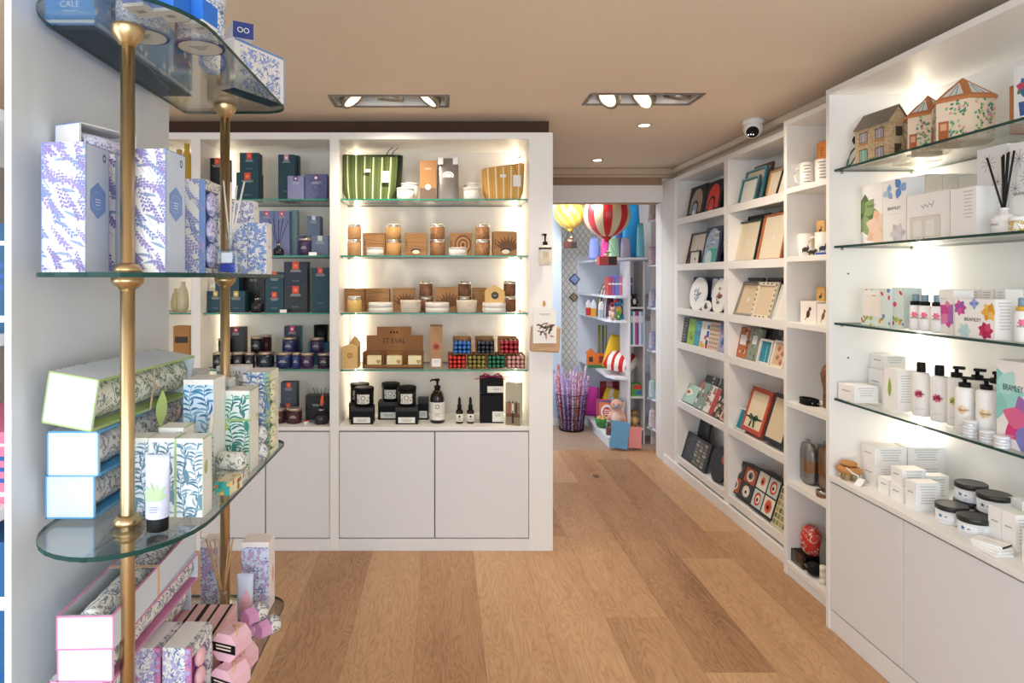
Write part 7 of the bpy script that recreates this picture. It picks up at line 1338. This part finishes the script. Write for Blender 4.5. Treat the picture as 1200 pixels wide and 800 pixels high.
# goods on the corner shelving
def bag(label, x0, x1, yt, z, d, c, c2=None, name='gift_bag', puffy=.05, group=None):
    X, w, h = bk(x0, x1, yt, z, d); t = root(name, label, 'bag', (X, d, z), 0, group); g = G(); n = 16; vs = []
    for j in range(8):
        v = j/7; ww = w/2*(1-.25*v*v); th = puffy*(1-v*.85)
        for k in range(n): an = 2*PI*k/n; cc, ss = math.cos(an), math.sin(an); vs.append((ww*math.copysign(abs(cc)**.6, cc)*(1+.03*math.sin(5*an+j)), th*ss, h*v+(.006*math.sin(3*an) if j == 7 else 0)))
    g.add(vs, [[i*n+k, i*n+(k+1) % n, (i+1)*n+(k+1) % n, (i+1)*n+k] for i in range(7) for k in range(n)], c if not isinstance(c, str) else M(c, .6, 0, .1, bump=.5, bscale=40), True); g.add(vs[:n], [list(range(n))[::-1]], MATTE); g.add(vs[-n:], [list(range(n))], M('8a8a90')); g.build('bag', t)
    if c2: g = G(); g.tube([(-w*.15, 0, h*.97), (-w*.1, 0, h*1.14), (w*.1, 0, h*1.14), (w*.15, 0, h*.97)], .004, M(c2), 6); g.build('handle', t)
    return t
z = FZ[0]
bag('lavender blue cloth bag at the left of the far room top shelf', 690, 703, 279, z, 6.55, '7f8fd0', '3a4a8a'); bag('hot pink cloth bag behind the hanging red balloon, top shelf', 704, 715, 278, z, 6.35, 'e0489a', 'b02a70')
bag('mint green ghost-like cloth bag on the far room top shelf', 713, 726, 279, z, 6.12, 'b4e6c0'); bag('silvery white cloth bag on the far room top shelf', 727, 739, 279, z, 6.08, 'c4b8cf'); bag('grey spotted cloth bag at the right of the top shelf', 736, 749, 278, z, 5.99, '7a8f94', '2a4a8a') if False else bag('grey spotted cloth bag at the right of the top shelf', 731, 741, 272, z, 6.30, '7a8f94', '2a4a8a')
for i, (x, y0_, c) in enumerate(((745, 268, '2aa0dc'), (752, 286, '5fc4dc'))):
    dd = 5.98; 
bag('large bright blue bag standing at the back of the far room top shelf', 729, 751, 240, FZ[0], 6.25, '2a9adc', '1f6fb0', 'toy_bag', .05); bag('pale turquoise bag at the right end of the far room top shelf', 746, 755, 262, FZ[0], 6.00, '7fd0dc', None, 'toy_bag', .04); bag('sky blue bag behind the mint and pink bags', 714, 730, 262, FZ[0], 6.62, '6fb4dc', '2a3f7a', 'toy_bag', .05); bag('navy zigzag bag behind the silvery bag on the top shelf', 722, 736, 258, FZ[0], 6.42, '2a3f7a', None, 'toy_bag', .05)
z = FZ[1]
for i, c in enumerate(('b8484a', '8a5a9a', '5a7ac4', 'c4708a', 'e0d6d0', 'b05a4a', '4a6aa0')):
    X = 1.56+.033*i; Y = 6.16; carton('book', ('first', 'second', 'third', 'fourth', 'fifth', 'sixth', 'seventh')[i]+' small book from the left under the bags on the upper shelf', 'book', .030, .14, .17+.012*(i % 3), (X, Y, z), 0, M(c), None, {'f': Art(.03, .17).rect(-.015, .1, .015, .115, M('e9e2da'), 1)})
def cushion(label, loc, w, h, th, m1, m2=None, n=7, rot=(0, 0, 0)):
    t = root('cushion', label, 'cushion', loc); t.rotation_euler = rot; g = G(); N = 21; f = {}; vs = []; K = 10
    for s in (1, -1):
        for i in range(N+1):
            for j in range(K+1):
                u, v = 2*i/N-1, 2*j/K-1; q = max(0, (1-u**4)*(1-v**4))**.5; vs.append((u*w/2*(1-.06*(1-abs(v))**2*0-.05*v*v), s*th/2*q, h/2+v*h/2*(1-.05*u*u)))
    O = (N+1)*(K+1)
    for s in (0, 1):
        for i in range(N):
            m = m1 if (not m2 or (i*n//N) % 2 == 0) else m2
            for j in range(K): a = s*O+i*(K+1)+j; f.setdefault(m, []).append([a, a+K+1, a+K+2, a+1])
    for m, ff in f.items(): g.add(vs, ff, m, True)
    g.build('cover', t); return t
z = FZ[2]
def rainbow(label, x0, x1, yt, z, d, cols):
    X, w, h = bk(x0, x1, yt, z, d); t = root('rainbow_toy', label, 'toy', (X, d, z), 0)
    for i, c in enumerate(cols):
        g = G(); R = w*(.95-.17*i); g.tube([(-w/2+w*.98-R*math.cos(PI/2*k/8)-0, 0, max(.008, (h-.012-w*.16*i)*math.sin(PI/2*k/8))) for k in range(9)], w*.075, M(c), 7); g.build('arc', t)
    return t
rainbow('striped cream and plum arched toy on the curved middle shelf', 699, 711, 330, z, 6.45, ('5a6a4a', 'e6dcc0', '7a5a8a', 'efe6d6')); rainbow('second arched toy, grey and cream, beside the first', 707, 716, 335, z, 6.15, ('8a8f9a', 'efe6d6', '4a4a5a'))
for i, (x0, x1, yt, c, c2) in enumerate(((687, 692, 351, 'c8342c', 'e9e4e4'), (693, 698, 351, 'e0a63a', 'e0e4f0'), (702, 708, 353, 'b9c4d0', 'f0eef0'), (714, 718.5, 354, 'f0e6ee', 'a34a6a'))):
    X, w, h = bk(x0, x1, yt, z, 6.7-.2*i); t = root('toy_house', ('small toy house with red base at the left edge of the middle shelf', 'small toy house with yellow base on the middle shelf', 'grey and white toy house on the middle shelf', 'white and pink toy house right of the arched toys')[i], 'toy', (X, 6.7-.2*i, z)); g = G(); g.box(-w/2, w/2, -w/2, w/2, 0, h*.5, M(c)); g.build('base', t); g = G(); g.box(-w/2, w/2, -w/2, w/2, h*.5, h*.7, M(c2)); g.prism([(-w*.6, h*.7), (w*.6, h*.7), (0, h)], -w*.5, w*.5, M(c2)); g.build('top', t)
def plush(label, loc, s, cols, kind='parrot', rz=0):
    t = root('soft_toy', label, 'soft toy', loc, rz); b, c2, c3 = [M(c, .85, 0, .1, bump=.4, bscale=120) for c in cols]; g = G(); g.ball((0, 0, s*.42), s*.27, s*.24, s*.42, b); g.ball((0, -s*.05, s*.95), s*.22, s*.21, s*.2, b); 
    for sx in (-1, 1): g.tube([(sx*s*.2, 0, s*.65), (sx*s*.32, -s*.1, s*.35)], s*.07, b, 8); g.tube([(sx*s*.12, -s*.1, s*.1), (sx*s*.16, -s*.3, s*.07)], s*.09, b, 8)
    g.build('body', t); g = G()
    if kind == 'parrot': g.tube([(-s*.05, -s*.2, s*1.0), (-s*.25, -s*.32, s*.98), (-s*.42, -s*.34, s*.80)], s*.10, c2, 8, s*.02)
    else:
        for sx in (-1, 1): g.ball((sx*s*.17, 0, s*1.12), s*.08, s*.05, s*.09, c2)
        g.ball((0, -s*.22, s*.9), s*.1, s*.08, s*.08, c2)
    g.build('beak' if kind == 'parrot' else 'ears_and_muzzle', t); g = G(); [g.ball((sx*s*.09, -s*.23, s*.99), s*.025, s*.02, s*.025, BLACK, 8, 6) for sx in (-1, 1)]; g.build('eyes', t)
    g = G(); g.ball((0, -s*.12, s*.45), s*.18, s*.15, s*.28, c3); g.build('belly', t); return t
plush('colourful plush toucan with red and yellow beak on the middle shelf', (1.64, 6.10, z), .175, ('2a86b8', 'd8402c', 'e6b43a')); plush('pale pink plush animal below the toucan on the middle shelf', (1.56, 5.985, z), .105, ('d9b09a', 'c48a7a', 'e9d0c0'), 'bear'); plush('green plush frog at the right end of the middle shelf', (1.60, 5.945, z), .07, ('2f8a4a', '7fc06a', 'a8d08a'), 'bear')
bag('plum cloth bag behind the arched toys on the middle shelf', 712, 719, 326, z, 6.5, '7a2a5a', None, 'cloth_bag', .03)
z = FZ[3]
cushion('red and white striped cushion lying on the curved lower shelf', (1.605, 6.0, z+.085), .29, .30, .15, M('cf2230', .8), M('f0ebe4', .8), 8, (-1.35, .12, math.radians(-28)))
cushion('yellow round-edged cushion standing behind the striped cushion', (1.625, 6.27, z+.02), .22, .34, .09, M('e0b82c', .85), None, 1, (-.05, .30, 0)); cushion('magenta cushion standing right of the yellow one', (1.72, 6.30, z+.02), .18, .32, .08, M('b83a8a', .85), None, 1, (0, .12, 0))
X, Y = PX(697, 6.6), 6.6; t = root('toy_house', 'orange and green wooden toy house on the curved lower shelf', 'toy', (X+.03, Y, z), math.radians(-10)); g = G(); g.box(-.11, .11, -.05, .05, .03, .14, M('e0742a')); g.prism([(-.12, .14), (-.02, .14), (-.07, .19)], -.05, .05, M('e0742a')); g.build('walls', t); g = G(); g.box(-.10, .12, -.07, .07, 0, .03, M('2f7a3a')); g.build('base', t); g = G(); g.box(-.09, -.05, -.052, -.0505, .06, .11, M('3a2a1c')); g.box(.01, .09, -.052, -.0505, .05, .12, M('8a2a2a')); g.build('windows', t)
g = G()
for k in range(5): g.tube([(.02*k, .0, 0), (.02*k+.004*(-1)**k, .0, .42)], .007, M('8a8a2c', .6), 6)
o = g.build('yellow_ribbons', None, (1.60, 6.72, z), None); tag(o, 'bundle of olive yellow ribbons hanging behind the toy house', 'ribbon', None, 'stuff')
# bottom platform
z = .10
cushion('magenta square cushion leaning on the low platform by the basket', (1.455, 6.62, z), .24, .30, .10, M('c0349a', .85), None, 1, (-.2, 0, math.radians(-30)))
cushion('red and pink striped cushion at the back of the low platform', (1.80, 6.55, z+.02), .44, .34, .13, M('8f1f2c', .85), M('cf9a9a', .85), 7, (-.25, 0, math.radians(-10)))
cushion('yellow and white checked cushion in front of the striped ones', (1.64, 6.36, z+.02), .26, .30, .09, M('e6c02c', .85), M('ece6d4', .85), 6, (-.25, .25, math.radians(-20)))
t = root('puzzle_box', 'red and blue circus style box leaning on the low platform', 'toy box', (1.56, 6.20, z), math.radians(-15)); t.rotation_euler = (-.18, 0, math.radians(-15)); w, h = .20, .24; g = G(); g.box(-w/2, w/2, -.05, 0, 0, h, M('b8343a')); A = Art(w, h); A.rect(-w*.42, h*.06, w*.42, h*.94, M('3a5a9a'), 0); A.rect(-w*.36, h*.12, w*.36, h*.88, M('d9683a'), 1); A.ell(0, h*.5, w*.28, h*.3, M('dfe6ea'), 2, 18); A.ell(0, h*.5, w*.2, h*.2, M('c8342c'), 3, 18); A.bars(0, h*.56, w*.3, 3, PAPER, .02, .008, 4)
for pts, fs, m, l in A.p: g.add([(x, -.0505-.0005*l, y) for x, y in pts], fs, m)
g.build('box', t, fix=False)
t = root('toy_bowl', 'green toy bowl filled with tan play food on the platform edge', 'bowl', (1.50, 6.10, z)); g = G(); g.lathe([(.03, 0), (.06, .02), (.085, .09), (.080, .09), (.055, .03)], M('2a7a2c', .4), seg=24); g.build('bowl', t); g = G(); [g.ball((.045*math.cos(k*1.1), .045*math.sin(k*1.1), .085), .022, .02, .014, M('d9b070')) for k in range(6)]; g.ball((0, 0, .09), .026, .024, .016, M('c99a58')); g.build('play_food', t)
t = root('toy_jar', 'small clear jar of dark red sweets at the platform end', 'jar', (1.485, 5.81, z)); g = G(); g.lathe([(.032, 0), (.034, .003), (.034, .10), (.026, .11)], CLEAR, seg=20); g.build('jar', t); g = G(); g.lathe([(.028, .006), (.030, .06)], M('7a1f2a', .4), seg=18); g.build('sweets', t); g = G(); g.lathe([(.028, .11), (.028, .13), (.024, .132)], STEEL, seg=18); g.build('lid', t)
plush('large pale pink plush with grey wing at the end of the low platform', (1.60, 5.99, z), .25, ('d9a896', '8a96a8', 'e6c8b8'), 'bear', -.4); g = G()
for i, (c, x, y, rz, lab) in enumerate((('5f9ac4', 1.52, 5.66, -14, 'flat blue folded card leaning against the platform end'), ('e08a86', 1.665, 5.665, -8, 'flat pink folded card leaning beside the blue one'))):
    t = root('floor_card', lab, 'board', (x, y, 0.0), math.radians(rz)); t.rotation_euler = (-.16, .12 if i == 0 else .05, math.radians(rz)); g = G(); g.rbox(-.055-.02*(1-i), .055+.02*(1-i), -.03, .0, .02, .20+.05*(1-i), M(c, .6), .003); g.build('board', t); g = G(); g.box(-.05, .05, .001, .006, .02, .18, M('e9b0b4')); g.build('backing', t)
# tower goods
for i, c in enumerate(('2a6f8a', 'c4dce6', 'b8447a', '6a4a9a', 'dcdfe9', '8fb0d0')):
    carton('book', ('first', 'second', 'third', 'fourth', 'fifth', 'sixth')[i]+' tall pastel sticker book from the left in the slim tower', 'book', .0175, .15, .30, (1.703+.0182*i, 5.945, .90), 0, M(c), None, {'f': Art(.0175, .3).rect(-.006, .2, .006, .26, M('e9e6ee'), 1)})
plush('black and white plush panda in the slim tower', (1.745, 5.95, 1.24), .10, ('2a2a2c', '2a2a2c', 'e9e6e0'), 'bear'); plush('small tan plush giraffe-like toy near the tower base', (1.75, 5.95, .14), .13, ('b98f5c', '7a5a34', 'd9b98a'), 'bear')
carton('toy_box', 'red and green boxed toy on the lower tower shelf', 'toy box', .09, .08, .11, (1.755, 5.945, .43), 0, M('4a9a4a'), None, {'f': Art(.09, .11).rect(-.03, .06, .045, .10, M('c8342c'), 1).ell(.02, .03, .02, .02, M('3a5ac4'), 2)})
for i, (z, c, n, lab) in enumerate(((2.02, 'c9b4b4', 2, 'top shelf'), (1.62, 'd0b0bc', 2, 'second shelf'), (1.24, '9aa0c0', 2, 'third shelf'), (.86, '8f9cc8', 2, 'fourth shelf'), (.43, 'a4d0d4', 2, 'fifth shelf'), (.165, 'cfc0c8', 2, 'lowest shelf'))):
    for j in range(n):
        cc = speck('pouch_print_%d_%d' % (i, j), c, ['e6e0e6', '8a7a86' if j else 'b09aa4'], 50, .5); bag(('left' if j == 0 else 'right')+' patterned fabric pouch on the '+lab+' of the doorway tower', (758+1*j, 767)[j] if False else (760 if j == 0 else 768), 769 if j == 0 else 778, 326-(z+.16-1.5)*F/(5.80-.08*j), z, 5.80-.08*j, cc, None, 'fabric_pouch', .035)
